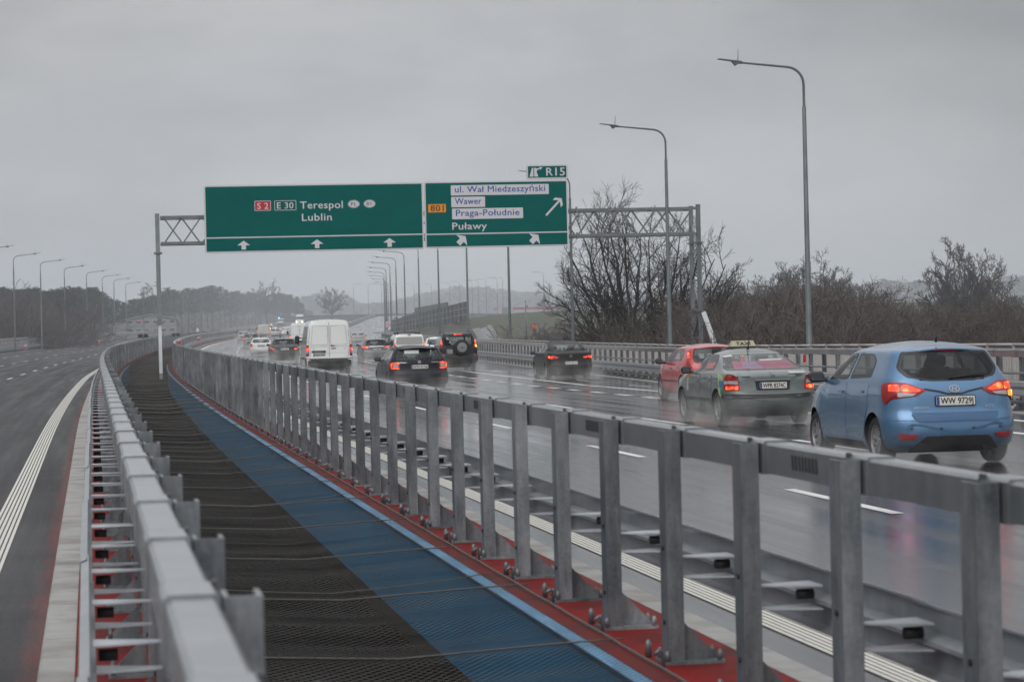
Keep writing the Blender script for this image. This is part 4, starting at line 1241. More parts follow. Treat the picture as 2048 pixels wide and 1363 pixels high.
PA = {k: paint_mat('paint '+k, c, mt, ro, dirt_top=dt, dirt_amt=da) for k, c, mt, ro, dt, da in (
    ('sky blue', (.085, .195, .345), .45, .24, .5, .15), ('pewter', (.155, .182, .178), .4, .4, .75, .75), ('red', (.50, .010, .012), .0, .34, .5, .3),
    ('navy', (.007, .008, .017), .1, .3, .7, .3), ('graphite', (.024, .023, .023), .1, .42, .9, .35), ('plum grey', (.034, .031, .042), .2, .36, .9, .45),
    ('white', (.74, .745, .72), .0, .4, .7, .55), ('black', (.010, .009, .011), .1, .34, .9, .4), ('grey', (.12, .118, .12), .3, .42, .9, .6), ('silver', (.34, .34, .345), .45, .42, .9, .5), ('cream', (.50, .49, .44), .0, .45, .8, .5))}

# ---- shells ------------------------------------------------------------
def hatch_shell(L=4.1, W=1.765, H=1.6):
    k = L/4.1; w = W/1.765/2*2; h = H/1.6
    rows = [(.17, .30, 3.85, .74, .35, .6), (.24, .12, 4.0, .83, .45, .75), (.34, .03, 4.07, .868, .5, .8), (.50, .0, 4.10, .880, .52, .85), (.60, .012, 4.09, .8825, .52, .85),
            (.70, .055, 4.05, .880, .5, .9), (.85, .075, 3.95, .876, .5, .9), (.97, .10, 3.82, .868, .48, .9), (1.04, .13, 3.5, .855, .46, .8), (1.10, .16, 3.22, .835, .44, .6),
            (1.25, .25, 2.92, .765, .44, .45), (1.38, .33, 2.62, .70, .42, .42), (1.46, .385, 2.42, .66, .40, .4)]
    f = lambda r: (r[0]*h if r[0] > .2 else r[0], r[1], r[2]*k, r[3]*w, r[4], r[5]*k)
    roof = (1.495*h, .44, 2.3*k, .63*w, .38, .45*k, 1.45*k)
    return Shell([f(r) for r in rows], roof, H, wheels=(.76*k, 3.38*k), wr=.315)
def sedan_shell(L=4.6, W=1.8, H=1.46, lift=False):
    k = L/4.6; w = W/1.8; h = H/1.46
    rows = [(.17, .28, 4.3, .75, .3, .6), (.26, .09, 4.5, .85, .42, .8), (.40, .0, 4.58, .886, .48, .9), (.54, .0, 4.6, .898, .5, .95), (.62, .03, 4.58, .9, .5, .95),
            (.76, .05, 4.5, .896, .5, .95), (.90, .055, 4.25, .888, .48, .95), (.985, .075, 3.7, .875, .46, .95)]
    if lift: rows += [(1.015, .22, 3.3, .85, .45, .8), (1.05, .44, 3.1, .82, .42, .75), (1.17, .82, 2.9, .745, .40, .45), (1.30, 1.28, 2.58, .665, .38, .42)]; roof = (1.365, 1.55, 2.3, .615, .35, .5, 2.0)
    else: rows += [(1.02, .13, 3.35, .855, .44, .85), (1.045, .46, 3.12, .825, .42, .75), (1.17, .78, 2.9, .75, .40, .45), (1.31, 1.13, 2.58, .675, .38, .42)]; roof = (1.385, 1.38, 2.32, .63, .35, .5, 1.95)
    f = lambda r: (r[0]*h if r[0] > .2 else r[0], r[1]*k, r[2]*k, r[3]*w, r[4], r[5]*k)
    rf = f(roof[:6])+(roof[6]*k,)
    return Shell([f(r) for r in rows], rf, H, wheels=(.92*k, 3.58*k), wr=.315)
def estate_shell(L=4.66, W=1.81, H=1.465):
    k = L/4.66; w = W/1.81; h = H/1.465
    rows = [(.17, .28, 4.3, .75, .3, .6), (.25, .10, 4.52, .85, .42, .8), (.36, .01, 4.62, .888, .46, .9), (.50, .0, 4.66, .902, .48, .95), (.62, .02, 4.64, .905, .48, .95),
            (.72, .065, 4.58, .9, .46, .95), (.86, .08, 4.4, .892, .46, .95), (.95, .095, 4.0, .88, .44, .95), (1.0, .13, 3.45, .86, .42, .9), (1.05, .17, 3.15, .835, .4, .8),
            (1.18, .30, 2.9, .765, .38, .45), (1.30, .40, 2.6, .70, .36, .42)]
    roof = (1.39, .47, 2.3, .64, .34, .5, 1.9)
    f = lambda r: (r[0]*h if r[0] > .2 else r[0], r[1], r[2]*k, r[3]*w, r[4], r[5]*k)
    return Shell([f(r) for r in rows], f(roof[:6])+(1.9*k,), H, wheels=(.93*k, 3.62*k), wr=.32)
def suv_shell():
    rows = [(.30, .25, 4.4, .80, .25, .5), (.40, .08, 4.55, .88, .32, .6), (.55, .0, 4.62, .925, .36, .7), (.70, .0, 4.63, .9375, .36, .7), (.80, .05, 4.62, .9375, .34, .7), (1.0, .07, 4.55, .932, .34, .75),
            (1.12, .085, 4.3, .925, .32, .8), (1.18, .10, 3.5, .91, .3, .8), (1.26, .13, 3.2, .885, .28, .7), (1.50, .20, 2.85, .815, .26, .6), (1.72, .27, 2.55, .745, .25, .5)]
    return Shell(rows, (1.82, .32, 2.4, .70, .25, .45, 1.6), 1.90, nr=3.6, wheels=(.98, 3.77), wr=.38, flare=.03)
def van_shell(L=5.5, W=2.07, H=2.5):
    h = (H-.9)/1.6; k = L/5.5
    z = lambda q: q if q < .9 else .9+(q-.9)*h
    rows = [(.28, .16, 5.2, .88, .12, .4), (.36, .03, 5.4, .98, .18, .6), (.50, .0, 5.48, 1.01, .2, .7), (.68, .0, 5.5, 1.03, .2, .8), (.76, .05, 5.48, 1.035, .16, .8), (1.0, .06, 5.3, 1.03, .16, .85), (1.2, .07, 4.9, 1.02, .16, .8),
            (1.35, .08, 4.6, 1.01, .16, .7), (1.7, .10, 4.2, .975, .16, .6), (2.0, .115, 3.9, .94, .16, .5), (2.3, .13, 3.45, .885, .16, .5)]
    return Shell([(z(r[0]), r[1], r[2]*k, r[3]*W/2.07, r[4], r[5]) for r in rows], (z(2.42), .16, 3.1*k, .83*W/2.07, .16, .5, 1.6), H, nr=4.2, wheels=(1.0*k, 4.5*k), wr=.345, flare=.012)
def coupe_suv_shell():
    rows = [(.22, .35, 4.1, .76, .35, .6), (.32, .12, 4.25, .85, .45, .75), (.45, .03, 4.33, .885, .5, .8), (.62, .0, 4.36, .8975, .5, .85), (.78, .03, 4.32, .8975, .5, .9), (.92, .06, 4.2, .89, .5, .9),
            (1.0, .06, 3.8, .87, .48, .9), (1.06, .16, 3.3, .845, .45, .85), (1.12, .30, 3.05, .80, .42, .8), (1.27, .52, 2.8, .72, .40, .45), (1.40, .70, 2.5, .65, .38, .42)]
    return Shell(rows, (1.48, .85, 2.2, .60, .35, .5, 1.8), 1.565, wheels=(.82, 3.46), wr=.335, flare=.03)

def quick_windows(S, zb, zt, yA, yB, yC, yD, rw, dark=0, three=True):
    """rear screen, windscreen and side glass. yA..yD: rear edge, B pillar, front of side glass at the belt"""
    out = []
    out.append(('rear_window', 'R', rw, dark))
    hw = S.params(zb+.1)[2]
    out.append(('windscreen', 'F', [(-hw*.86, zb+.03), (hw*.86, zb+.03), (hw*.70, zt-.03), (-hw*.70, zt-.03)], 0))
    for md in ('SR', 'SL'):
        yf_t = S.params(zt-.04)[1]-.13; yf_b = S.params(zb+.04)[1]-.20
        out.append(('front_side_window', md, [(yf_b, zb), (yB+.05, zb+.02), (yB+.02, zt), (min(yf_t, yf_b-.1), zt-.02)], 0))
        out.append(('rear_side_window', md, [(yB-.04, zb+.02), (yA, zb+.05), (yA+.06, zt-.1), (yA+.25, zt-.01), (yB-.06, zt)], dark))
    return out
def doors(S, zb, yA, yB, yF, z0=.34):
    """painted door skins below the belt line with handles"""
    w0 = S.wheels[0]+S.wr+.1
    return [('front_door', 'S', [(yB+.012, z0), (yF, z0), (yF, zb-.03), (yB+.012, zb-.03)], None), ('rear_door', 'S', [(yB-.012, z0), (w0, z0), (max(yA, w0-.25), z0+.42), (max(yA-.02, w0-.3), zb-.03), (yB-.012, zb-.03)], None)]
def handles(S, zb, yB, w0):
    return [('door_handle', 'S', [(yB+.12, zb-.17), (yB+.30, zb-.165), (yB+.30, zb-.135), (yB+.12, zb-.14)], None, {'off': .026, 'r': .012}),
            ('door_handle', 'S', [(w0+.0, zb-.155), (w0+.18, zb-.15), (w0+.18, zb-.12), (w0+.0, zb-.125)], None, {'off': .026, 'r': .012})]
def fixpaint(parts, p): return [(a[0], a[1], a[2], p if a[3] is None else a[3])+tuple(a[4:]) for a in parts]
def wiper(S, root, z, u0, u1, hi):
    if not hi: return
    mb = MB(); mb.tube([S.P('R', u, zz)+S.Nn('R', u, zz)*.03 for u, zz in ((u0, z), ((u0+u1)/2, z+.025), (u1, z+.03))], .009, 5); mb.build('rear_wiper', M['black'], root)
def roof_spoiler(S, root, z, hw, ext, mat, th=.035):
    mb = MB(); P0 = []; n = 11
    for i in range(n):
        u = -hw+2*hw*i/(n-1); P0.append(S.P('R', u, z))
    vs = []
    for p in P0:
        q = (p.x/hw)**2; e = ext*(1-.35*q); dz = Vector((0, 0, -.055*q))
        vs += [p+Vector((0, .14, .03))+dz*.5, p+Vector((0, -e, .008))+dz, p+Vector((0, -e, -.010))+dz, p+Vector((0, .02, -th))+dz]
    fs = []
    for i in range(n-1):
        for k in range(4):
            k2 = (k+1) % 4; fs.append((i*4+k, i*4+k2, (i+1)*4+k2, (i+1)*4+k))
    fs += [(0, 1, 2, 3), tuple((n-1)*4+k for k in (3, 2, 1, 0))]
    mb.add(vs, fs, 0, False)
    o = mb.build('roof_spoiler', mat, root, sharp=40)
    for p in o.data.polygons: p.use_smooth = True
    o.data.set_sharp_from_angle(angle=R(50))
    return o
def roof_rails(S, root, y0, y1, hw, z, mat, r=.016):
    for sg in (-1, 1):
        mb = MB(); pts = []
        for i in range(9):
            y = y0+(y1-y0)*i/8; q = min(1, 4*i/8, 4*(8-i)/8); pts.append((sg*hw, y, z-.05+.075*q))
        mb.tube(pts, r, 6); mb.build('roof_rail', mat, root)

# ------------------------------------------------------------------ the traffic
def ground_at(px, Y, off=None):
    X = x_at(px, Y, 0.0)
    # offset from the axis
    t = Y
    for _ in range(3):
        o = (X-Xc(t))/math.sqrt(1+((Xc(t+1)-Xc(t-1))/2)**2); t = Y-(-(Xc(t+1)-Xc(t-1))/2)*o*0
    kx = (Xc(Y+1)-Xc(Y-1))/2
    t = Y+kx*o
    return Vector((X, Y, zr(t, o))), heading(t)

# --- blue hatchback ------------------------------------------------------
S = hatch_shell(); p = PA['sky blue']
zb, zt = 1.09, 1.45
win = [('rear_window', 'R', [(-.60, 1.47), (.60, 1.47), (.71, 1.26), (.60, 1.145), (.3, 1.09), (-.3, 1.09), (-.60, 1.145), (-.71, 1.26)], 1)]+quick_windows(S, zb, zt, .98, 1.88, 2.9, 0, [(0, 0)])[1:]
win = [(a, b, c, (1 if a == 'rear_side_window' else d)) for a, b, c, d in win]
pts = fixpaint([
    ('tailgate', 'R', [(-.66, 1.06), (.66, 1.06), (.56, .62), (-.56, .62)], None, {'both': False, 'off': .004, 'r': .06}),
    ('rear_bumper', 'R', [(-.98, .60), (.98, .60), (1.0, .30), (.72, .22), (-.72, .22), (-1.0, .30)], None, {'both': False, 'off': .007, 'r': .08}),
    ('bumper_recess', 'R', [(-.60, .685), (.60, .685), (.52, .575), (-.52, .575)], flat('shaded blue recess', (.045, .11, .22), .5), {'both': False, 'off': .02, 'r': .05}),  # raised strip of darker blue: the recess shade is painted in
    ('diffuser', 'R', [(-.42, .395), (.42, .395), (.62, .215), (-.62, .215)], 'trim', {'both': False, 'off': .022, 'r': .05}),
    ('bumper_reflector', 'R', [(.50, .415), (.78, .435), (.74, .355), (.58, .35)], 'lens', {'off': .021, 'r': .02}),
    ('tail_light', 'R', [(.37, .975), (.62, 1.075), (.80, 1.085), (.98, 1.06), (1.02, .95), (.98, .83), (.93, .80), (.84, .865), (.50, .905)], 'lens', {'off': .012, 'r': .03, 'depth': .012, 'sub': [
        ('lit_segment', [(.44, .972), (.62, 1.045), (.68, 1.035), (.68, .965), (.5, .95)], 'brake'), ('lit_segment', [(.71, 1.045), (.84, 1.045), (.86, .965), (.71, .965)], 'brake'),
        ('reverse_lens', [(.50, .935), (.74, .945), (.74, .89), (.56, .905)], 'lens_clear'), ('indicator', [(.77, .95), (.90, .95), (.90, .865), (.77, .88)], 'amber', 1)]}),
    ('high_brake_light', 'R', [(-.16, 1.478), (.16, 1.478), (.16, 1.462), (-.16, 1.462)], 'lens', {'both': False, 'off': .012, 'r': .006}),
    ('parking_sensor', 'R', [(.20, .50), (.235, .50), (.235, .475), (.20, .475)], 'trim', {'off': .017, 'r': .012}),
    ('parking_sensor', 'R', [(.58, .505), (.615, .505), (.615, .48), (.58, .48)], 'trim', {'off': .017, 'r': .012}),
    ('sill_skirt', 'S', [(1.25, .30), (2.88, .30), (2.88, .215), (1.25, .215)], 'trim', {'off': .006, 'r': .02}),
]+doors(S, zb, 1.0, 1.9, 3.0)+handles(S, zb, 1.9, 1.16), p)
def ex(root, S, hi):
    roof_spoiler(S, root, 1.50, .60, .09, PA['sky blue'], .03); wiper(S, root, 1.115, -.05, .46, hi)
    ring_badge(S, root, .985, .075, M['chrome'], 'oval')
    mb = MB(); S.strip(mb, [(-.40, .99), (-.2, .955), (-.1, .925), (.1, .925), (.2, .955), (.40, .99)], 'R', .02, .012); mb.build('tailgate_crease', M['black'], root, fix=False)
    surf_text(S, root, 'HYUNDAI', -.54, -.36, .745, .022, M['chrome']); surf_text(S, root, 'ix20', .40, .52, .75, .026, M['chrome'])
P, h = ground_at(1917, 33.3)
BLUE = dict(shell=S, paint=p, windows=win, parts=pts, gaps=[], plates=[(.835, 'WW 9729J', 0, 0, 0)], mirror=(2.95, 1.10, .22, .15, False), aerial=(.75, .1), cabin=(.6, 2.9, .92, .66), track=.755, extra=ex)
vehicle('car', 'sky blue hatchback with lit tail lights and one amber indicator, nearest car', P, h+R(1.2), BLUE)

# --- taxi ------------------------------------------------------------------
S = sedan_shell(4.51, 1.731, 1.435, lift=True); p = PA['pewter']
zb, zt = .985, 1.325
rw = [(-.60, 1.315), (.60, 1.315), (.83, 1.055), (.76, 1.03), (-.76, 1.03), (-.83, 1.055)]
win = quick_windows(S, zb, zt, 1.32, 2.06, 3.0, 0, rw)
pts = fixpaint([
    ('boot_lid', 'R', [(-.66, 1.0), (.66, 1.0), (.62, .62), (-.62, .62)], None, {'both': False, 'off': .004, 'r': .06}),
    ('rear_bumper', 'R', [(-1.1, .60), (1.1, .60), (1.1, .32), (.70, .22), (-.70, .22), (-1.1, .32)], None, {'both': False, 'off': .022, 'r': .06}),
    ('bumper_strip', 'R', [(-1.1, .575), (1.1, .575), (1.1, .515), (-1.1, .515)], 'trim', {'both': False, 'off': .032, 'r': .02}),
    ('tail_light', 'R', [(.62, .665), (.90, .665), (1.0, .70), (1.0, .86), (.90, .965), (.72, .945), (.64, .85)], 'lens', {'off': .012, 'r': .04, 'depth': .012, 'sub': [
        ('lit_segment', [(.65, .745), (.90, .745), (.90, .68), (.66, .68)], ('tail', 'brake')), ('reverse_lens', [(.66, .84), (.95, .84), (.95, .78), (.65, .78)], 'lens_clear')]}),
    ('boot_handle', 'R', [(-.36, .875), (.36, .875), (.34, .835), (-.34, .835)], None, {'both': False, 'off': .022, 'r': .015}),
    ('plate_recess', 'R', [(-.34, .835), (.34, .835), (.32, .66), (-.32, .66)], 'trim', {'both': False, 'off': .006, 'r': .02}),
    ('side_strip', 'S', [(1.35, .50), (3.1, .50), (3.1, .44), (1.35, .44)], 'trim', {'off': .016, 'r': .01}),
    ('sticker', 'S', [(.45, .92), (.80, .98), (.72, .84), (.66, .60), (.52, .52), (.48, .70)], flat('pale green sticker', (.42, .52, .22), .5), {'both': False, 'off': .008, 'r': .06}),
    ('sticker', 'S', [(.46, .84), (.66, .86), (.66, .72), (.48, .70)], flat('blue sticker', (.04, .17, .42), .5), {'both': False, 'off': .010, 'r': .02}),
    ('sticker', 'S', [(.42, .70), (.56, .72), (.56, .60), (.46, .60)], flat('green sticker', (.02, .25, .12), .5), {'both': False, 'off': .012, 'r': .02}),
    ('sticker', 'S', [(2.72, .94), (3.1, .94), (3.1, .90), (2.72, .89)], flat('orange sticker', (.62, .25, .06), .5), {'off': .009, 'r': .01}),
    ('sticker', 'S', [(2.95, .86), (3.06, .86), (3.06, .62), (2.95, .62)], flat('pale sticker', (.5, .42, .38), .5), {'off': .009, 'r': .02}),
]+doors(S, zb, 1.25, 2.08, 3.12)+handles(S, zb, 2.08, 1.36), p)
# stickers on the visible flank belong to the left side
pts = [(a[0], a[1], a[2], a[3], a[4]) if len(a) > 4 else a for a in pts]
def ex(root, S, hi):
    mb = MB(); zt_ = S.H-.004
    mb.add([(-.25, 2.0, zt_+.03), (.25, 2.0, zt_+.03), (.25, 2.2, zt_+.03), (-.25, 2.2, zt_+.03), (-.21, 2.05, zt_+.14), (.21, 2.05, zt_+.14), (.21, 2.15, zt_+.14), (-.21, 2.15, zt_+.14)],
           [(0, 1, 5, 4), (1, 2, 6, 5), (2, 3, 7, 6), (3, 0, 4, 7), (4, 5, 6, 7), (3, 2, 1, 0)])
    x = mb.build('roof_sign', flat('cream lamp box', (.40, .36, .24), .5), root)
    mb = MB(); mb.box((0, 2.1, zt_+.015), (.54, .24, .035), bev=.01); mb.build('roof_sign_foot', M['trim'], x)
    mb = MB(); put_text(mb, 'TAXI', -.14, .14, zt_+.055, .06, lambda u, v: (u, 1.995+(v-zt_-.03)*.455, v), .03); mb.build('lettering', M['black'], x)
    ring_badge(S, root, .955, .042, M['chrome'], 'wing')
    # advert film in the rear screen: pink, a dark haired face panel left out to plain shapes
    a = S.patch('window_advert', mottled('pink film', (.36, .028, .09), (.24, .022, .07), 5, (.5, .6)), [(-.52, 1.19), (.60, 1.215), (.70, 1.06), (-.58, 1.06)], 'R', -.004, .02, root)
    S.patch('advert_panel', flat('mauve film', (.24, .11, .22), .5), [(-.34, 1.185), (-.10, 1.19), (.0, 1.065), (-.42, 1.065)], 'R', -.001, .03, a)
    S.patch('advert_panel', flat('white film', (.6, .55, .57), .5), [(.02, 1.222), (.50, 1.23), (.5, 1.205), (.02, 1.198)], 'R', -.001, .005, a)
    S.patch('sticker', flat('white film', (.6, .55, .57), .5), [(-.62, 1.29), (-.42, 1.305), (-.42, 1.28), (-.62, 1.265)], 'R', .009, .005, root)
    S.patch('sticker', flat('pale strip', (.45, .46, .44), .5), [(.32, .99), (.66, .985), (.66, .955), (.32, .955)], 'R', .012, .005, root)
    mb = MB(); mb.tube([(0, 1.7, S.H-.02), (0, 1.68, S.H+.03), (0, 1.55, S.H+.22)], [.03, .012, .006], 6); mb.build('roof_aerial', M['black'], root)
P, h = ground_at(1549, 48.3)
TAXI = dict(shell=S, paint=p, windows=win, parts=pts, plates=[(.745, 'WPR 8274C', 0, 0, 0)], mirror=(2.85, 1.0, .2, .14, False), cabin=(.9, 3.1, .82, .66), track=.745, extra=ex, plate_off=.02)
vehicle('taxi', 'grey-green taxi with cream roof sign and pink advert in its rear window', P, h+R(1.5), TAXI)['category'] = 'taxi'

# --- red hatch ---------------------------------------------------------------
S = hatch_shell(3.92, 1.683, 1.47); p = PA['red']
zb, zt = 1.0, 1.345
rw = [(-.58, 1.355), (.58, 1.355), (.66, 1.1), (.60, .985), (-.60, .985), (-.66, 1.1)]
pts = fixpaint([
    ('tail_light', 'R', [(.68, .86), (.86, .86), (.84, 1.05), (.80, 1.29), (.70, 1.29), (.72, 1.05)], 'lens', {'off': .012, 'r': .02, 'depth': .01, 'sub': [('lit_segment', [(.72, 1.1), (.81, 1.1), (.79, 1.24), (.715, 1.24)], 'brake')]}),
    ('rear_bumper', 'R', [(-.95, .56), (.95, .56), (.98, .30), (.7, .22), (-.7, .22), (-.98, .30)], None, {'both': False, 'off': .016, 'r': .07}),
    ('tailgate', 'R', [(-.62, .96), (.62, .96), (.58, .60), (-.58, .60)], None, {'both': False, 'off': .004, 'r': .05}),
    ('side_strip', 'S', [(1.2, .53), (2.75, .53), (2.75, .49), (1.2, .49)], 'trim', {'off': .013, 'r': .01})]+doors(S, zb, .95, 1.8, 2.78)+handles(S, zb, 1.8, 1.1), p)
def ex(root, S, hi):
    roof_spoiler(S, root, 1.385, .60, .09, PA['red']); wiper(S, root, 1.01, -.1, .35, hi)
P, h = ground_at(1441, 66.5)
vehicle('car', 'red small hatchback half hidden behind the taxi', P, h+R(1.0), dict(shell=S, paint=p, windows=quick_windows(S, zb, zt, .92, 1.78, 2.8, 0, rw), parts=pts, plates=[(.72, 'WI 47120', 0, 0, 0)], mirror=(2.62, 1.0, .2, .14, False), cabin=(.6, 2.8, .84, .62), track=.72, extra=ex))

# --- navy estate ----------------------------------------------------------------
S = estate_shell(); p = PA['navy']
zb, zt = 1.0, 1.34
rw = [(-.60, 1.34), (.60, 1.34), (.72, 1.06), (.66, 1.015), (-.66, 1.015), (-.72, 1.06)]
bracket = [('lit_segment', [(.62, .945), (.86, .945), (.86, .905), (.62, .91)], 'brake'), ('lit_segment', [(.84, .905), (.90, .905), (.88, .76), (.83, .76)], 'brake'), ('lit_segment', [(.62, .79), (.84, .79), (.83, .755), (.64, .755)], 'brake'), ('reverse_lens', [(.64, .895), (.81, .895), (.80, .81), (.65, .81)], 'lens_clear')]
pts = fixpaint([
    ('tail_light', 'R', [(.59, .96), (1.0, .95), (1.0, .80), (.90, .73), (.62, .735)], 'lens', {'off': .012, 'r': .03, 'depth': .01, 'sub': bracket}),
    ('rear_bumper', 'R', [(-1.05, .60), (1.05, .60), (1.05, .34), (.7, .24), (-.7, .24), (-1.05, .34)], None, {'both': False, 'off': .016, 'r': .07}),
    ('bumper_reflector', 'R', [(.50, .46), (.88, .475), (.86, .45), (.52, .435)], 'lens', {'off': .024, 'r': .01}),
    ('diffuser', 'R', [(-.62, .33), (.62, .33), (.66, .22), (-.66, .22)], 'trim', {'both': False, 'off': .022, 'r': .03}),
    ('tailgate', 'R', [(-.66, .99), (.66, .99), (.60, .62), (-.60, .62)], None, {'both': False, 'off': .004, 'r': .05})]+doors(S, zb, 1.3, 2.15, 3.25)+handles(S, zb, 2.15, 1.42), p)
def ex(root, S, hi):
    roof_spoiler(S, root, 1.385, .62, .14, PA['navy']); wiper(S, root, 1.04, -.02, .42, hi); roof_rails(S, root, .7, 2.4, .60, S.H-.02, M['trim'])
    ring_badge(S, root, .955, .045, M['chrome'], 'wing')
    surf_text(S, root, 'SKODA', -.58, -.38, .935, .022, M['chrome']); surf_text(S, root, 'OCTAVIA', .36, .58, .935, .022, M['chrome'])
OCT = dict(shell=S, paint=p, windows=quick_windows(S, zb, zt, .55, 2.12, 3.1, 0, rw), parts=pts, plates=[(.815, 'WW 0116J', 0, 0, 0)], mirror=(2.98, 1.02, .21, .14, False), cabin=(.7, 3.1, .84, .68), track=.775, extra=ex)
P, h = ground_at(841, 79)
vehicle('car', 'navy estate car with square outlined tail lights, in front of the spare-wheel off-roader', P, h+R(1), OCT)

# --- dark sedan --------------------------------------------------------------------
S = sedan_shell(4.66, 1.815, 1.55); p = PA['graphite']
for k_ in ('graphite', 'navy', 'plum grey'):      # gloss cut so the dark paint mirrors less pale sky
    b_ = PA[k_].node_tree.nodes['Principled BSDF']; b_.inputs['Specular IOR Level'].default_value = .22
    for l_ in list(b_.inputs['Coat Weight'].links): PA[k_].node_tree.links.remove(l_)
    b_.inputs['Coat Weight'].default_value = .12
zb, zt = 1.05, 1.42
rw = [(-.55, 1.385), (.55, 1.385), (.70, 1.165), (.66, 1.135), (-.66, 1.135), (-.70, 1.165)]
pts = fixpaint([
    ('tail_light', 'R', [(.46, .90), (.70, .965), (1.02, .965), (1.0, .86), (.80, .82), (.52, .84)], 'lens', {'off': .012, 'r': .03, 'depth': .01, 'sub': [('lit_segment', [(.72, .945), (.94, .945), (.90, .865), (.72, .86)], 'brake'), ('lit_segment', [(.5, .895), (.68, .925), (.68, .88), (.54, .865)], 'tail')]}),
    ('boot_lid', 'R', [(-.66, 1.02), (.66, 1.02), (.58, .62), (-.58, .62)], None, {'both': False, 'off': .004, 'r': .05}),
    ('rear_bumper', 'R', [(-1.1, .62), (1.1, .62), (1.1, .36), (.7, .24), (-.7, .24), (-1.1, .36)], None, {'both': False, 'off': .016, 'r': .07}),
    ('bumper_crease', 'R', [(-.9, .405), (.9, .405), (.9, .39), (-.9, .39)], 'trim', {'both': False, 'off': .022, 'r': .004})]+doors(S, zb, 1.35, 2.15, 3.2)+handles(S, zb, 2.15, 1.45), p)
def ex(root, S, hi):
    ring_badge(S, root, .94, .055, M['chrome'], 'bolt')
    mb = MB(); mb.tube([(.1, 2.05, S.H-.01), (.08, 1.9, S.H+.42)], [.014, .005], 5); mb.build('roof_aerial', M['black'], root)
    mb = MB(); mb.box((-.46, 2.0, S.H-.0), (.17, .17, .05), bev=.02); mb.build('roof_beacon', flat('dark blue beacon cap', (.02, .06, .2), .3), root)
P, h = ground_at(1143, 103.5)
vehicle('car', 'dark grey sedan with roof aerial, driving alone near the far railing', P, h+R(.5), dict(shell=S, paint=p, windows=quick_windows(S, zb, zt, 1.2, 2.12, 3.05, 0, rw), parts=pts, plates=[(.665, 'WW 4351H', 0, 0, 0)], mirror=(2.95, 1.05, .2, .14, False), cabin=(.9, 3.1, .88, .66), track=.775, extra=ex))

# --- off-roader with spare wheel ------------------------------------------------------
S = suv_shell(); p = PA['plum grey']
zb, zt = 1.22, 1.72
rw = [(-.66, 1.70), (.66, 1.70), (.72, 1.32), (.66, 1.25), (-.66, 1.25), (-.72, 1.32)]
pts = fixpaint([
    ('tail_light', 'R', [(.78, 1.12), (.96, 1.10), (.94, 1.30), (.90, 1.56), (.80, 1.56)], 'lens', {'off': .012, 'r': .03, 'depth': .012, 'sub': [('lit_segment', [(.82, 1.30), (.91, 1.30), (.89, 1.52), (.82, 1.52)], 'brake'), ('indicator', [(.82, 1.15), (.93, 1.15), (.92, 1.28), (.82, 1.28)], 'amber', 1)]}),
    ('high_brake_light', 'R', [(-.20, 1.80), (.20, 1.80), (.20, 1.765), (-.20, 1.765)], 'brake', {'both': False, 'off': .02, 'r': .01}),
    ('rear_bumper', 'R', [(-1.05, .76), (1.05, .76), (1.05, .46), (.8, .40), (-.8, .40), (-1.05, .46)], 'trim', {'both': False, 'off': .03, 'r': .05}),
    ('bumper_reflector', 'R', [(.72, .80), (.86, .80), (.86, .72), (.72, .72)], 'lens', {'off': .035, 'r': .01}),
    ('tailgate', 'R', [(-.72, 1.22), (.72, 1.22), (.70, .80), (-.70, .80)], None, {'both': False, 'off': .004, 'r': .05})]+doors(S, zb, 1.5, 2.2, 3.3, .5)+handles(S, zb, 2.2, 1.55), p)
def ex(root, S, hi):
    c = S.P('R', .13, 1.18)
    Mx = Matrix.Translation((.13, c.y-.14, 1.16)) @ Matrix.Rotation(R(90), 4, 'Z')
    mb = MB(); mb.lathe([(.18, .13), (.33, .13), (.375, .09), (.385, 0), (.375, -.09), (.33, -.12), (.2, -.12)], 36, Mx); w = mb.build('spare_wheel', M['tyre'], root, sharp=35)
    mb = MB(); mb.lathe([(.001, -.135), (.12, -.135), (.235, -.125), (.25, -.10), (.25, .05)], 36, Mx); cv = mb.build('spare_cover', flat('grey cover', (.32, .32, .31), .4), w, sharp=35)
    mb = MB(); mb.lathe([(.001, -.142), (.035, -.142), (.035, -.13)], 16, Mx)
    mb.tube([Mx @ Vector((-.137, a, b)) for a, b in ((-.2, -.0), (-.1, -.0), (-.06, -.06), (.06, -.06), (.1, 0), (.2, 0))], .006, 4); mb.build('cover_badge', M['black'], cv)
    roof_rails(S, root, .6, 2.6, .66, S.H-.01, M['trim'], .02); wiper(S, root, 1.27, -.3, .2, hi)
P, h = ground_at(919, 127)
vehicle('suv', 'plum grey off-roader with spare wheel on its tailgate and high brake light lit', P, h+R(.5), dict(cat='off-road car', shell=S, paint=p, windows=quick_windows(S, zb, zt, .5, 2.15, 3.2, 0, rw), parts=pts, plates=[(.96, ('WX', '0094'), 0, -.47, 0)], mirror=(3.1, 1.28, .22, .2, True), cabin=(.6, 3.2, 1.05, .72), track=.79, extra=ex, plate_off=.016))

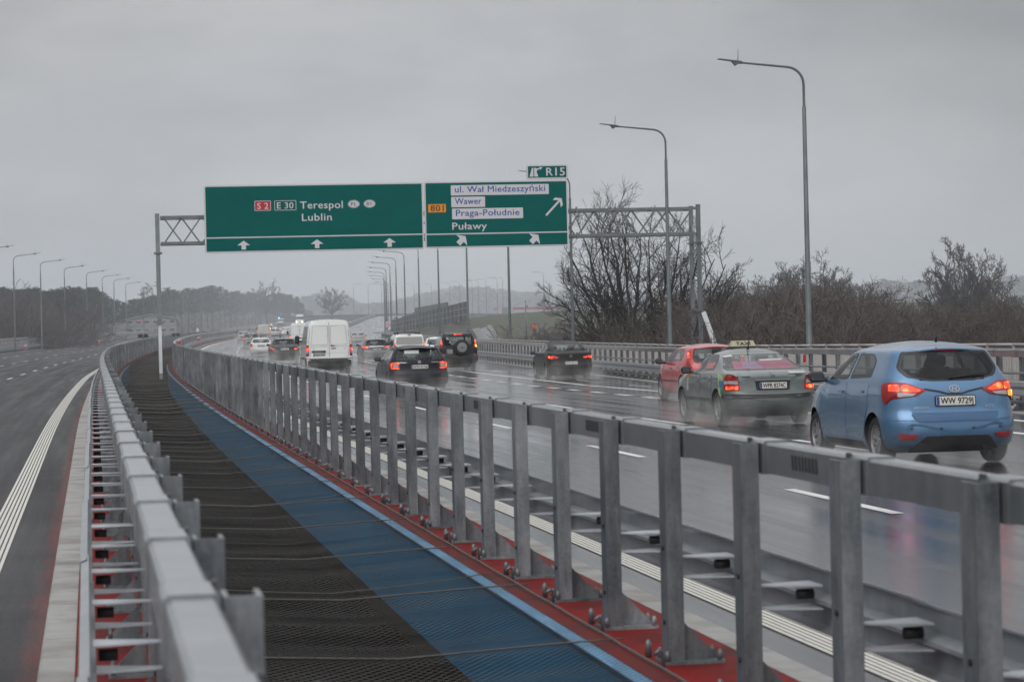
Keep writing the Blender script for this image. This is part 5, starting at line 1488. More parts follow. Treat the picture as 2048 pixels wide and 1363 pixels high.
# --- white vans -------------------------------------------------------------------------
def van(L, W, H, col, main=True):
    S = van_shell(L, W, H); p = PA[col]; z = lambda q: q if q < .9 else .9+(q-.9)*(H-.9)/1.6; q = W/2.07
    win = [('front_side_window', md, [(4.5*L/5.5, z(1.38)), (3.75*L/5.5, z(1.38)), (3.7*L/5.5, z(1.95)), (3.86*L/5.5, z(1.95))], 0) for md in ('SR', 'SL')]
    win.append(('windscreen', 'F', [(-.80*q, z(1.42)), (.80*q, z(1.42)), (.72*q, z(2.0)), (-.72*q, z(2.0))], 2))
    pts = [
        ('rear_door', 'R', [(.012, .74), (.90*q, .74), (.90*q, z(1.5)), (.80*q, z(2.40)), (.012, z(2.40))], p, {'off': .008, 'r': .05}),
        ('door_pressing', 'R', [(.06, z(1.35)), (.80*q, z(1.35)), (.72*q, z(2.2)), (.06, z(2.2))], p, {'off': .016, 'r': .09}),
        ('door_pressing', 'R', [(.06, z(1.25)), (.84*q, z(1.25)), (.84*q, .82), (.06, .82)], p, {'off': .014, 'r': .05}),
        ('tail_light', 'R', [(.93*q, .84), (1.05*q, .84), (1.03*q, z(1.35)), (.93*q, z(1.35))], 'lens', {'off': .016, 'r': .02, 'depth': .01, 'sub': [('lit_segment', [(.945*q, 1.08), (1.03*q, 1.08), (1.02*q, 1.22), (.945*q, 1.22)], 'brake'), ('reverse_lens', [(.95*q, .96), (1.03*q, .96), (1.03*q, 1.05), (.95*q, 1.05)], 'lens_clear')]}),
        ('rear_bumper', 'R', [(-1.45*q, .72), (1.45*q, .72), (1.45*q, .40), (1.2*q, .30), (-1.2*q, .30), (-1.45*q, .40)], 'trim', {'both': False, 'off': .035, 'r': .05}),
        ('bumper_reflector', 'R', [(.86*q, .55), (.95*q, .55), (.95*q, .51), (.86*q, .51)], 'lens', {'off': .042, 'r': .01}),
        ('door_hinge', 'R', [(.92*q, z(1.56)), (1.02*q, z(1.56)), (1.02*q, z(1.53)), (.92*q, z(1.53))], p, {'off': .03, 'r': .01}),
        ('door_hinge', 'R', [(.92*q, .80), (1.02*q, .80), (1.02*q, .77), (.92*q, .77)], p, {'off': .03, 'r': .01}),
        ('side_strip', 'S', [(1.5, .78), (3.7*L/5.5, .78), (3.7*L/5.5, .68), (1.5, .68)], 'trim', {'off': .014, 'r': .01}),
    ]
    if main:
        pts += [('handle_strip', 'R', [(-.80, 1.09), (-.16, 1.09), (-.16, .995), (-.80, .995)], 'trim', {'both': False, 'off': .026, 'r': .03}),
                ('door_handle', 'R', [(.06, 1.20), (.32, 1.20), (.30, 1.16), (.08, 1.16)], 'trim', {'both': False, 'off': .026, 'r': .02}),
                ('high_brake_light', 'R', [(.055, z(1.34)), (.24, z(1.30)), (.28, z(1.265)), (.055, z(1.27))], 'lens', {'both': False, 'off': .024, 'r': .01}),
                ('lock_cap', 'R', [(.68, 1.19), (.72, 1.19), (.72, 1.15), (.68, 1.15)], 'trim', {'off': .022, 'r': .02})]
    def ex(root, S, hi):
        if hi:
            mb = MB(); mb.box((0, .09, z(1.55)), (.012, .1, z(2.36)-.76)); 
            for sg in (-1, 1):
                mb = MB(); mb.box((sg*(W/2+.16), 4.15*L/5.5, 1.58), (.20, .14, .38), bev=.05); mb.tube([(sg*(W/2-.06), 4.25*L/5.5, 1.5), (sg*(W/2+.1), 4.2*L/5.5, 1.5)], .035, 6); mb.tube([(sg*(W/2-.06), 4.25*L/5.5, 1.66), (sg*(W/2+.1), 4.2*L/5.5, 1.66)], .025, 6)
                mb.build('door_mirror', M['trim'], root, sharp=30)
        if main:
            surf_text(S, root, 'RENAULT', -.64, -.32, 1.027, .03, M['chrome'], off=.034); surf_text(S, root, 'Master', .60, .84, .80, .035, M['trim'], off=.024)
    return dict(cat='van', shell=S, paint=p, windows=win, parts=pts, gaps=[('R', [(0, .74), (0, z(2.0)), (0, z(2.38))])]+[('R', [(a*.06, z(2.2)), (a*.73, z(2.2)), (a*.81, z(1.35)), (a*.06, z(1.35)), (a*.06, z(2.2))]) for a in (-1, 1)]+[('R', [(a*.06, z(1.27)), (a*.85, z(1.27)), (a*.85, .82)]) for a in (-1, 1)]+[('R', [(a*.915*q, .76), (a*.915*q, z(1.5)), (a*.815*q, z(2.40))]) for a in (-1, 1)], gap_w=.010, gap_off=.024, plates=[(.90, 'WWE 554E', 0, -.46, 0)] if main else [(.9, 'WF 3381G', 0, -.4, 0)], cabin=(3.0*L/5.5, 4.6*L/5.5, 1.1, .8), bench=False, track=.87*q, extra=ex, plate_off=.026)
P, h = ground_at(660, 117)
vehicle('van', 'tall white panel van with split rear doors, largest van on the road', P, h, van(5.5, 2.07, 2.5, 'white'))
P, h = ground_at(600, 262)
vehicle('van', 'white panel van seen past the flank of the largest van', P, h, van(5.6, 2.02, 2.55, 'white', False), 1)
P, h = ground_at(527.5, 405)
vehicle('van', 'small cream box van with two red tail lights, ahead of the white sedan', P, h, van(4.3, 1.95, 2.2, 'cream', False), 1)

# --- black coupe crossover -----------------------------------------------------------------
S = coupe_suv_shell(); p = PA['black']
rw = [(-.62, 1.46), (.62, 1.46), (.76, 1.19), (.70, 1.14), (-.70, 1.14), (-.76, 1.19)]
pts = fixpaint([
    ('tail_light', 'R', [(.52, .88), (.72, .93), (.98, 1.05), (1.0, .99), (.86, .87), (.62, .82)], 'lens', {'off': .012, 'r': .02, 'depth': .015, 'sub': [('lit_segment', [(.58, .88), (.74, .91), (.88, .99), (.88, .93), (.76, .86), (.64, .84)], 'brake')]}),
    ('rear_bumper', 'R', [(-1.05, .66), (1.05, .66), (1.05, .40), (.7, .28), (-.7, .28), (-1.05, .40)], 'trim', {'both': False, 'off': .02, 'r': .07}),
    ('tailgate', 'R', [(-.66, 1.05), (.66, 1.05), (.56, .68), (-.56, .68)], None, {'both': False, 'off': .004, 'r': .05})]+doors(S, 1.08, 1.2, 2.0, 3.0, .42)+handles(S, 1.08, 2.0, 1.28), p)
def ex(root, S, hi):
    sp_ = roof_spoiler(S, root, 1.47, .62, .16, PA['black'])
    mb = MB()
    for x0, x1 in ((-.52, -.26), (-.18, .18), (.26, .52)):
        c = S.P('R', 0, 1.47); mb.add([(x0, c.y-.10, c.z+.03), (x1, c.y-.10, c.z+.03), (x1*.96, c.y+.06, c.z+.06), (x0*.96, c.y+.06, c.z+.06)], [(0, 1, 2, 3)])
    mb.build('spoiler_slot', M['lens_clear'], sp_)
    mb = MB(); mb.tube([(0, 1.15, S.H-.01), (0, 1.05, S.H+.08)], [.03, .012], 6); mb.build('roof_aerial', M['black'], root)
    ring_badge(S, root, .985, .05, M['chrome'], 'plain')
P, h = ground_at(570, 158)
vehicle('car', 'black coupe crossover with slotted roof spoiler, beside the largest van', P, h, dict(shell=S, paint=p, windows=quick_windows(S, 1.1, 1.42, 1.3, 1.98, 3.0, 0, rw, 1), parts=pts, plates=[(.87, 'WE 972EU', 0, 0, 0)], mirror=(2.8, 1.1, .2, .15, False), cabin=(.8, 3.0, .9, .66), track=.77, extra=ex))

# --- white sedan ----------------------------------------------------------------------------
def sedan(col, L=4.4, W=1.72, H=1.43, lit='tail', plate=None):
    S = sedan_shell(L, W, H); p = PA[col]
    zb, zt = .995*H/1.46, 1.345*H/1.46; q = W/1.8
    rw = [(-.60*q, zt), (.60*q, zt), (.78*q, 1.085*H/1.46), (.72*q, 1.06*H/1.46), (-.72*q, 1.06*H/1.46), (-.78*q, 1.085*H/1.46)]
    pts = fixpaint([
        ('tail_light', 'R', [(.66*q, .70), (.98*q, .70), (1.0*q, .80), (.92*q, .96), (.74*q, .96)], 'lens', {'off': .012, 'r': .03, 'depth': .01, 'sub': [('lit_segment', [(.70*q, .71), (.94*q, .71), (.94*q, .80), (.72*q, .80)], lit)]}),
        ('rear_bumper', 'R', [(-1.05*q, .60), (1.05*q, .60), (1.05*q, .34), (.7*q, .24), (-.7*q, .24), (-1.05*q, .34)], None, {'both': False, 'off': .016, 'r': .07}),
        ('boot_lid', 'R', [(-.62*q, .985), (.62*q, .985), (.6*q, .62), (-.6*q, .62)], None, {'both': False, 'off': .004, 'r': .05})]+doors(S, zb, 1.3, 2.05, 3.05), p)
    return dict(shell=S, paint=p, windows=quick_windows(S, zb, zt, 1.15, 2.0, 2.9, 0, rw), parts=pts, plates=[(.80, plate or 'WPI 5E21', 0, 0, 0)], mirror=(2.8, zb+.03, .18, .13, False), cabin=(.9, 2.95, .84, .62), track=.73*q, aerial=(1.5, .18))
P, h = ground_at(523, 200)
vehicle('car', 'white sedan with orange-lit lamps, left of the black coupe crossover', P, h, sedan('white', plate='WPI 5E21'))
def hatch(col, L=4.0, W=1.72, H=1.5, lit='tail'):
    S = hatch_shell(L, W, H); p = PA[col]; h = H/1.6; q = W/1.765
    rw = [(-.60*q, 1.46*h), (.60*q, 1.46*h), (.70*q, 1.2*h), (.62*q, 1.09*h), (-.62*q, 1.09*h), (-.70*q, 1.2*h)]
    pts = fixpaint([('tail_light', 'R', [(.62*q, .80*h), (.98*q, .82*h), (.96*q, 1.06*h), (.70*q, 1.05*h)], 'lens', {'off': .012, 'r': .03, 'sub': [('lit_segment', [(.68*q, .86*h), (.92*q, .86*h), (.90*q, 1.0*h), (.72*q, 1.0*h)], lit)]}),
                    ('rear_bumper', 'R', [(-1.0*q, .58), (1.0*q, .58), (1.0*q, .32), (.7*q, .23), (-.7*q, .23), (-1.0*q, .32)], None, {'both': False, 'off': .016, 'r': .07})]+doors(S, 1.08*h, .98, 1.85, 2.85), p)
    return dict(shell=S, paint=p, windows=quick_windows(S, 1.09*h, 1.46*h, .95, 1.82, 2.8, 0, rw), parts=pts, plates=[(.78*h, 'WZ 5162', 0, 0, 0)], mirror=(2.65, 1.1*h, .2, .14, False), cabin=(.6, 2.8, .9*h, .62), track=.73*q, aerial=(.9, .15))
P, h = ground_at(503, 268)
vehicle('car', 'dark grey hatchback half hidden by the white sedan', P, h, hatch('grey', 4.0, 1.74, 1.5), 1)
P, h = ground_at(487, 335)
vehicle('car', 'pale silver car in the lane beside the median, just before the bend', P, h, sedan('silver', 4.3, 1.7, 1.42), 1)
P, h = ground_at(505, 440)
vehicle('car', 'dark car fading into the spray ahead of the grey hatchback', P, h, hatch('grey', 4.0, 1.74, 1.5), 0)
P, h = ground_at(551, 425)
vehicle('car', 'silver car with bright brake lamps and high brake light, before the amber beacon', P, h, hatch('silver', 4.0, 1.76, 1.52, 'brake'), 1)
P, h = ground_at(571, 455)
vehicle('car', 'small white car just left of the half hidden white panel van', P, h, hatch('white', 4.0, 1.76, 1.6), 0)
P, h = ground_at(717, 300)
vehicle('car', 'silver sedan in the exit lane beyond the grey estate', P, h, sedan('silver', 4.5, 1.78, 1.44, 'brake'), 1)

# --- grey estate, white MPV, half hidden cars ---------------------------------------------------
S = estate_shell(4.8, 1.86, 1.5); p = PA['grey']
rw = [(-.60, 1.37), (.60, 1.37), (.72, 1.09), (.66, 1.04), (-.66, 1.04), (-.72, 1.09)]
pts = fixpaint([
    ('tail_light', 'R', [(.46, .93), (.72, .99), (1.02, 1.0), (1.0, .90), (.80, .86), (.52, .88)], 'lens', {'off': .012, 'r': .02, 'sub': [('lit_segment', [(.50, .925), (.72, .975), (.95, .985), (.93, .92), (.78, .885), (.55, .895)], 'brake')]}),
    ('chrome_bar', 'R', [(-.46, 1.0), (.46, 1.0), (.46, .965), (-.46, .965)], 'chrome', {'both': False, 'off': .014, 'r': .01}),
    ('rear_bumper', 'R', [(-1.05, .60), (1.05, .60), (1.05, .34), (.7, .24), (-.7, .24), (-1.05, .34)], None, {'both': False, 'off': .016, 'r': .07})]+doors(S, 1.02, 1.35, 2.2, 3.3), p)
def ex(root, S, hi): roof_spoiler(S, root, 1.415, .60, .10, PA['grey']); roof_rails(S, root, .7, 2.4, .60, S.H-.02, M['galv_pale'])
P, h = ground_at(754, 164)
vehicle('car', 'dusty grey estate with a bright bar between its tail lights', P, h+R(1), dict(shell=S, paint=p, windows=quick_windows(S, 1.02, 1.37, .6, 2.15, 3.15, 0, rw, 1), parts=pts, plates=[(.80, 'WH 8842G', 0, 0, 0)], mirror=(3.05, 1.05, .2, .14, False), cabin=(.7, 3.1, .86, .68), track=.79, extra=ex, aerial=(.8, .1)))
S = van_shell(4.4, 1.82, 1.80); p = PA['white']
win = [ ('windscreen', 'F', [(-.68, 1.2), (.68, 1.2), (.6, 1.52), (-.6, 1.52)], 0)]
for md in ('SR', 'SL'): win += [('front_side_window', md, [(3.5, 1.16), (2.5, 1.16), (2.48, 1.56), (2.85, 1.55)], 0), ('rear_side_window', md, [(2.4, 1.17), (.5, 1.18), (.55, 1.5), (2.4, 1.54)], 1)]
pts = [('rear_window', 'R', [(-.72, 1.62), (.72, 1.62), (.76, 1.2), (-.76, 1.2)], flat('pale reflection pane', (.36, .36, .34), .15, coat=.5), {'both': False, 'off': .008, 'r': .06}),  # the pane's bright reflection is put into its pale colour
       ('tail_light', 'R', [(.82, .92), (.96, .92), (.92, 1.3), (.82, 1.3)], 'lens', {'off': .014, 'r': .02, 'sub': [('lit_segment', [(.84, 1.08), (.93, 1.08), (.91, 1.26), (.84, 1.26)], 'brake')]}),
       ('rear_bumper', 'R', [(-1.0, .68), (1.0, .68), (1.0, .40), (.8, .32), (-.8, .32), (-1.0, .40)], 'trim', {'both': False, 'off': .03, 'r': .05})]
def ex(root, S, hi):
    for y in (.75, 2.1):
        mb = MB(); mb.box((0, y, S.H+.075), (1.42, .07, .045), bev=.012)
        for sg in (-1, 1): mb.box((sg*.60, y, S.H+.02), (.09, .09, .10))
        mb.build('roof_bar', M['trim'], root)
    mb = MB(); mb.box((0, .12, S.H-.045), (.16, .05, .03)); mb.build('high_brake_light', M['trim'], root)
P, h = ground_at(820, 147)
vehicle('van', 'white family van with black roof bars, behind the navy estate', P, h+R(1), dict(cat='van', shell=S, paint=p, windows=win, parts=pts, mirror=(3.35, 1.22, .2, .2, False), cabin=(.6, 3.5, 1.0, .66), track=.76, extra=ex))
P, h = ground_at(797, 196)
vehicle('car', 'dark car glimpsed between the grey estate and the white family van', P, h, hatch('graphite', 4.2, 1.78, 1.5), 1)
P, h = ground_at(880, 158)
vehicle('car', 'white estate with roof rails hidden behind the spare-wheel off-roader', P, h, {**sedan('white', 4.5, 1.8, 1.6), 'extra': lambda root, S, hi: roof_rails(S, root, 1.3, 2.5, .55, S.H-.02, M['trim'])}, 1)

# --- oncoming vehicles with lit headlamps --------------------------------------------------------
def oncoming(name, label, px, py, Y, sp, lamps, hi=0, beac=None, cat=None):
    q = at_y(px, py, Y); t = Y
    r = vehicle(name, label, q+Vector((0, 2, 0)), heading(min(t, 500))+math.pi, sp, hi)
    S = sp['shell']
    for sg in ((-1, 1) if lamps else ()): S.patch('head_light', M['head'], [(sg*a, b) for a, b in lamps], 'F', .02, .03, r, rings=(.5,))
    if beac:
        m, x, w = beac; mb = MB(); mb.box((0, S.yc+.3, S.H+.04), (1.2, .22, .08), bev=.02); lb = mb.build('light_bar', M['trim'], r); mb = MB(); mb.box((x, S.yc+.42, S.H+.10), (w, w*.7, .16), bev=.04); mb.build('beacon', M[m], lb)
    if cat: r['category'] = cat
    return r
hl = [(.52, .66), (.80, .66), (.80, .82), (.56, .82)]
oncoming('car', 'oncoming pale car with amber beacon and lit headlamps', 546, 663, 620, hatch('silver', 4.0, 1.75, 1.6), hl, beac=('amber', .5, .34))
oncoming('van', 'oncoming white police van with one blue beacon lit', 561, 650.5, 760, van(5.2, 1.95, 2.1, 'silver', False), None, beac=('beacon_blue', .5, .5), cat='police van')
oncoming('truck', 'oncoming white truck with two lit headlamps, above the white vans', 599, 650, 690, van(6.5, 2.3, 2.9, 'cream', False), [(.62, .78), (.92, .78), (.92, .98), (.62, .98)], cat='truck')

# ------------------------------------------------------------------ land beyond the bridge
def sstep(a, b, x):
    t = min(max((x-a)/(b-a), 0), 1); return t*t*(3-2*t)
def terrain(x, y):
    near = -6.0
    base = Zc(min(y, 1250))-.7
    z = near+(base-near)*sstep(330, 440, y)
    if y > 900: z += 0
    return z
cx = [(-60, 520), (-18.9, 420), (-5.5, 330), (6, 324), (60, 318), (140, 318)]
cz = [(-60, .6), (-18.9, 1.1), (-5.5, 2.75), (0, 3.3), (10, 3.5), (140, 3.4)]
yc_ = lambda x: float(np.interp(x, [a for a, b in cx], [b for a, b in cx])); zc_ = lambda x: float(np.interp(x, [a for a, b in cz], [b for a, b in cz]))
def emb(x, y):
    return zc_(x)-max(0, yc_(x)-y)*.24
g = bpy.data.objects['ground'].data
for v in g.vertices: v.co.z = terrain(v.co.x, v.co.y)-.05*0
M['grass_far'] = mottled('winter grass', (.058, .064, .040), (.080, .086, .055), .35, (.8, .95), c3=(.085, .072, .048), s3=.06)
mb = MB(); xs = np.linspace(-26, 130, 53); ys = np.linspace(286, 480, 50)
mb.add([(x, y, emb(x, y)-(0 if x > -24 else 3)) for y in ys for x in xs], [(j*53+i, j*53+i+1, (j+1)*53+i+1, (j+1)*53+i) for j in range(49) for i in range(52)], 0, True)
tag(mb.build('embankment', M['grass_far'], fix=False), kind='structure')
# exit ramp climbing away on the near side of the embankment
RX = spline([(185, -8.6), (250, -14.7), (300, -18.4), (360, -22.2), (430, -25.4), (500, -27.8), (580, -30), (680, -32.5), (760, -34)])
RZ = spline([(185, -.42), (230, -.36), (300, -.1), (360, .3), (430, .9), (500, 1.6), (580, 2.6), (680, 4.0), (760, 5.0)])
def rpt(t, o, z=0): return Vector((RX(t)+o, t, RZ(t)+z))
vs = []; uvs = []; fs = []; ts = trange(205, 760, 9)
for t in ts:
    for o in (-4.6, -1.5, 1.5, 4.8): vs.append(tuple(rpt(t, o, .012))); uvs.append((o, t))
for i in range(len(ts)-1):
    for k in range(3): fs.append((i*4+k, i*4+k+1, (i+1)*4+k+1, (i+1)*4+k))
me = bpy.data.meshes.new('road'); me.from_pydata(vs, [], fs); me.materials.append(M['asphalt']); ul = me.uv_layers.new(name='UVMap')
for l in me.loops: ul.data[l.index].uv = uvs[l.vertex_index]
tag(link('road', me), kind='structure')
mb = MB()
for o in (-4.1, 4.3): 
    vs = [rpt(t, o+d, .018) for t in trange(235, 760, 9) for d in (-.12, .12)]
    mb.add(vs, [(2*i, 2*i+1, 2*i+3, 2*i+2) for i in range(len(vs)//2-1)])
mark('edge_marking', mb)
# verge between the main road and the ramp
vs = []; ts = trange(226, 880, 12)
for t in ts:
    a = pt(t, mainR(t)-.2, -.03); b = rpt(t, -4.5, -.03) if t < 755 else a+Vector((8, 0, 0))
    if b.x < a.x+.3: b = a+Vector((.3, 0, 0))
    vs += [a, a.lerp(b, .5)+Vector((0, 0, -.1)), b]
mb = MB(); mb.add(vs, [(3*i+k, 3*i+k+1, 3*i+4+k, 3*i+3+k) for i in range(len(ts)-1) for k in (0, 1)])
tag(mb.build('verge', M['grass_far'], fix=False), kind='structure')
def wall_run(name, label, pts, h, th, mat, cat='barrier', cap=None):
    """wall following ground points [(x, y, z)]"""
    root = thing(name, label, cat, Matrix.Identity(4))
    mb = MB(); n = len(pts); vs = []
    hs = h if isinstance(h, list) else [h]*n
    for i, p in enumerate(pts):
        a = Vector(pts[max(0, i-1)]); b = Vector(pts[min(n-1, i+1)]); d = (b-a); d.z = 0; d.normalize(); q = Vector((d.y, -d.x, 0))*th/2
        p = Vector(p); vs += [p-q, p+q, p+q+Vector((0, 0, hs[i])), p-q+Vector((0, 0, hs[i]))]
    fs = [(0, 1, 2, 3), (4*n-4, 4*n-1, 4*n-2, 4*n-3)]
    for i in range(n-1):
        for k in range(4): fs.append((i*4+k, i*4+(k+1) % 4, (i+1)*4+(k+1) % 4, (i+1)*4+k))
    mb.add(vs, fs); mb.build('barrier_wall', mat, root)
    return root
# concrete barrier beside the ramp
wall_run('concrete_barrier', 'pale concrete barrier on the verge beside the climbing exit ramp', [tuple(rpt(t, -5.2, -.1)) for t in trange(330, 740, 20)], .9, .35, M['concrete_far'])
# noise barriers
M['noise'] = mottled('dark noise barrier', (.030, .034, .038), (.042, .046, .05), .4, (.45, .6))
def noise_barrier(label, P0, P1, h0, h1, step=4.0, frame_m=None, bars=2):
    root = thing('noise_barrier', label, 'noise barrier', Matrix.Identity(4), 'noise barriers on the far slopes')
    P0, P1 = Vector(P0), Vector(P1); n = max(2, int((P1-P0).length/step))
    d = (P1-P0); d.z = 0; d.normalize(); q = Vector((d.y, -d.x, 0))*.09
    for i in range(n):
        a, b = P0.lerp(P1, i/n), P0.lerp(P1, (i+1)/n); ha, hb = h0+(h1-h0)*i/n, h0+(h1-h0)*(i+1)/n
        mb = MB(); mb.add([a-q, a+q, b+q, b-q]+[v+Vector((0, 0, hh)) for v, hh in ((a-q, ha), (a+q, ha), (b+q, hb), (b-q, hb))], [(0, 3, 2, 1), (4, 5, 6, 7), (0, 1, 5, 4), (1, 2, 6, 5), (2, 3, 7, 6), (3, 0, 4, 7)])
        mb.build('barrier_panel', M['noise'], root)
        mb = MB(); c = a-q*1.6 if (a-q).y < (a+q).y else a+q*1.6
        mb.box(c+Vector((0, 0, ha/2)), (.14, .14, ha+.1)); mb.build('post', M['pole'], root)
    mb = MB()
    for k in range(1, bars+1):
        f = k/(bars+1); sg = -1 if (P0-q).y < (P0+q).y else 1
        mb.tube([P0+q*1.5*sg+Vector((0, 0, h0*f)), P1+q*1.5*sg+Vector((0, 0, h1*f))], .06, 4)
    mb.build('slat', M['concrete_far'], root)
    return root
def pz(px, py, Y): 
    p = at_y(px, py, Y); return (p.x, p.y, p.z)
noise_barrier('long dark noise barrier climbing the slope, its tall end behind a lamp post', pz(786, 663, 420), pz(937, 641, 332), 1.9, 2.5)
noise_barrier('stepped dark noise barrier just behind the long climbing one', pz(832, 640, 470), pz(896, 632, 400), 2.2, 2.15, bars=1)
noise_barrier('lowest short dark noise barrier above the blue road sign', pz(815, 640, 520), pz(856, 628, 470), 1.0, 1.3, bars=1)
noise_barrier('dark barrier band along the far overpass, ahead of the main road', pz(560, 645, 930), pz(868, 640, 860), 2.4, 2.4, 12, bars=1)
noise_barrier('dark barrier band of the far overpass above the grassy slope', pz(868, 640, 860), pz(1030, 640, 700), 2.4, 1.7, 10, bars=1)
# overpass deck beneath it
mb = MB(); vs = []
for p in (pz(540, 648, 932), pz(868, 642, 862), pz(1040, 641, 702)):
    p = Vector(p); vs += [p, p+Vector((0, 0, .5)), p+Vector((4, 22, .5)), p+Vector((4, 22, 0))]
mb.add(vs, [(i*4+k, i*4+(k+1) % 4, (i+1)*4+(k+1) % 4, (i+1)*4+k) for i in range(2) for k in range(4)])
tag(mb.build('overpass', M['concrete_far']), 'pale concrete deck of the far overpass under its dark barrier', 'bridge')
for i, px in enumerate((708, 737, 764, 792, 829, 864, 900, 920, 945, 957, 973, 995, 1006, 1088)):
    Y = 860 if px < 870 else 860-(px-868)*1.0
    P = Vector((x_at(px, Y, 8), Y, z_at(px, 637, Y)))
    lamp(P, 0.1 if px > 745 else math.pi, 'thin far lamp in the haze, %s counting from the one nearest the vans' % ordn[i], 'far lamps above the overpass', False, 1.12)
for i, Y in enumerate((600, 660, 705, 750, 795, 840, 885)):
    P = pt(Y, -19.5, 0); lamp(P, heading(500)+math.pi, 'faint lamp before the far pines, %s along the curving road' % ordn[i], 'far lamps before the pines', False)
# drain chute, signs and small things on the slope
p0, p1 = Vector((-3.6, 322, 0)), Vector((-.6, 300, 0))
mb = MB()
for k, (da, db) in enumerate(((-1.3, -.5), (-.5, .5), (.5, 1.0))):
    vs = []
    for i in range(7):
        p = p0.lerp(p1, i/6)
        for d in (da, db): vs.append((p.x+d, p.y, emb(p.x+d, p.y)+(.25 if k == 1 else .45)))
    mb.add(vs, [(2*i, 2*i+1, 2*i+3, 2*i+2) for i in range(6)], 0 if k != 1 else 1)
c = mb.build('drain_chute', [mottled('weathered concrete', (.14, .14, .135), (.2, .2, .19), 1.0, (.7, .85)), M['pole']], fix=False); tag(c, 'pale concrete drain running down the grassy slope', 'drain')
def board_sign(name, label, px0, py0, px1, py1, Y, mat, cat='road sign', legs=True, zb=None):
    a, b = at_y(px0, py1, Y), at_y(px1, py0, Y)
    root = thing(name, label, cat, Matrix.Translation(((a.x+b.x)/2, Y, a.z)))
    w, h = (b.x-a.x), (b.z-a.z)
    mb = MB(); mb.box((0, 0, h/2), (w, .08, h), bev=.01); mb.build('sign_panel', mat, root)
    mb = MB(); border(mb, -w/2, 0, w/2, h, .08, .08, -.045); mb.build('sign_border', M['sign_white'], root)
    if legs:
        for s in (-.3, .3):
            mb = MB(); mb.tube([(s*w, .1, h), (s*w, .1, -3.0)], .05, 6); mb.build('leg', M['pole'], root)
    return root
board_sign('road_sign', 'small blue road sign beneath the dark noise barriers', 803, 630, 811.5, 637.5, 430, flat('sign sheet blue', (.03, .12, .36), .5))
board_sign('road_sign', 'tiny green road sign between the crowded lamp posts', 787, 633, 795, 638, 425, M['sign_green'])
def striped(name, label, px, py0, py1, Y, w=.28, chev=False, cat='marker'):
    a, b = at_y(px, py1, Y), at_y(px, py0, Y); h = b.z-a.z
    root = thing(name, label, cat, Matrix.Translation(a) @ Matrix.Rotation(heading(min(Y, 420))*.8, 4, 'Z'), 'red and white road markers')
    mb = MB(); mb.box((0, 0, h/2), (w, .05, h), bev=.01); mb.build('marker_body', M['sign_white'], root)
    mb = MB()
    if chev:
        for k in range(3): mb.prism([(-w/2+.01, h*(.05+.3*k)), (w/2-.01, h*(.2+.3*k)), (w/2-.01, h*(.33+.3*k)), (-w/2+.01, h*(.18+.3*k))], -.026, -.03)
    else: mb.prism([(-w/2+.008, h*.05), (w/2-.008, h*.12), (w/2-.008, h*.68), (-w/2+.008, h*.62)], -.026, -.03)
    mb.build('stripe', flat('marker red', (.5, .02, .02), .4), root)
    if not chev:
        mb = MB()
        for k in range(3): mb.box(((k-1)*w*.26, -.028, h*.86), (w*.14, .004, h*.1))
        for k in range(2): mb.box(((k-.5)*w*.2, -.028, h*.75), (w*.06, .004, h*.06))
        mb.build('lettering', M['black'], root)
    return root
striped('guide_post', 'red and white marker on the far guard rail between taxi and blue car', 1610, 699, 726, 77, .145)
striped('guide_post', 'small red and white marker on the median rail near the gantry post', 359.5, 678, 688, 172, .2)
striped('guide_post', 'tiny red and white marker where the traffic lane bends', 398, 673, 682, 262, .3)
striped('guide_post', 'tiny red and white marker at the edge of the empty carriageway, first along the rail', 51, 689, 698, 236, .22)
striped('guide_post', 'tiny red and white marker at the edge of the empty carriageway, below the pale building', 199, 679.5, 687, 290, .22)
striped('chevron_post', 'red and white striped post where the exit ramp splits off', 775.5, 643, 655, 320, .5, True)
striped('chevron_post', 'red and white chevron board on top of the grassy slope', 992, 613, 621, 332, .45, True)
for lab, px, py, Y in (('black paired signal box on the median rail at the bend', 286.5, 674, 205), ('smaller black signal box on the median rail beyond the gantry post', 352, 671, 250)):
    p = at_y(px, py, Y); root = thing('signal_box', lab, 'signal', Matrix.Translation(p))
    for sx in (-.22, .22):
        mb = MB(); mb.box((sx, 0, .1), (.36, .2, .3), bev=.03); mb.build('signal_housing', M['black'], root)
    mb = MB(); mb.tube([(0, 0, .1), (0, 0, -.9)], .06, 6); mb.build('signal_post', M['pole'], root)
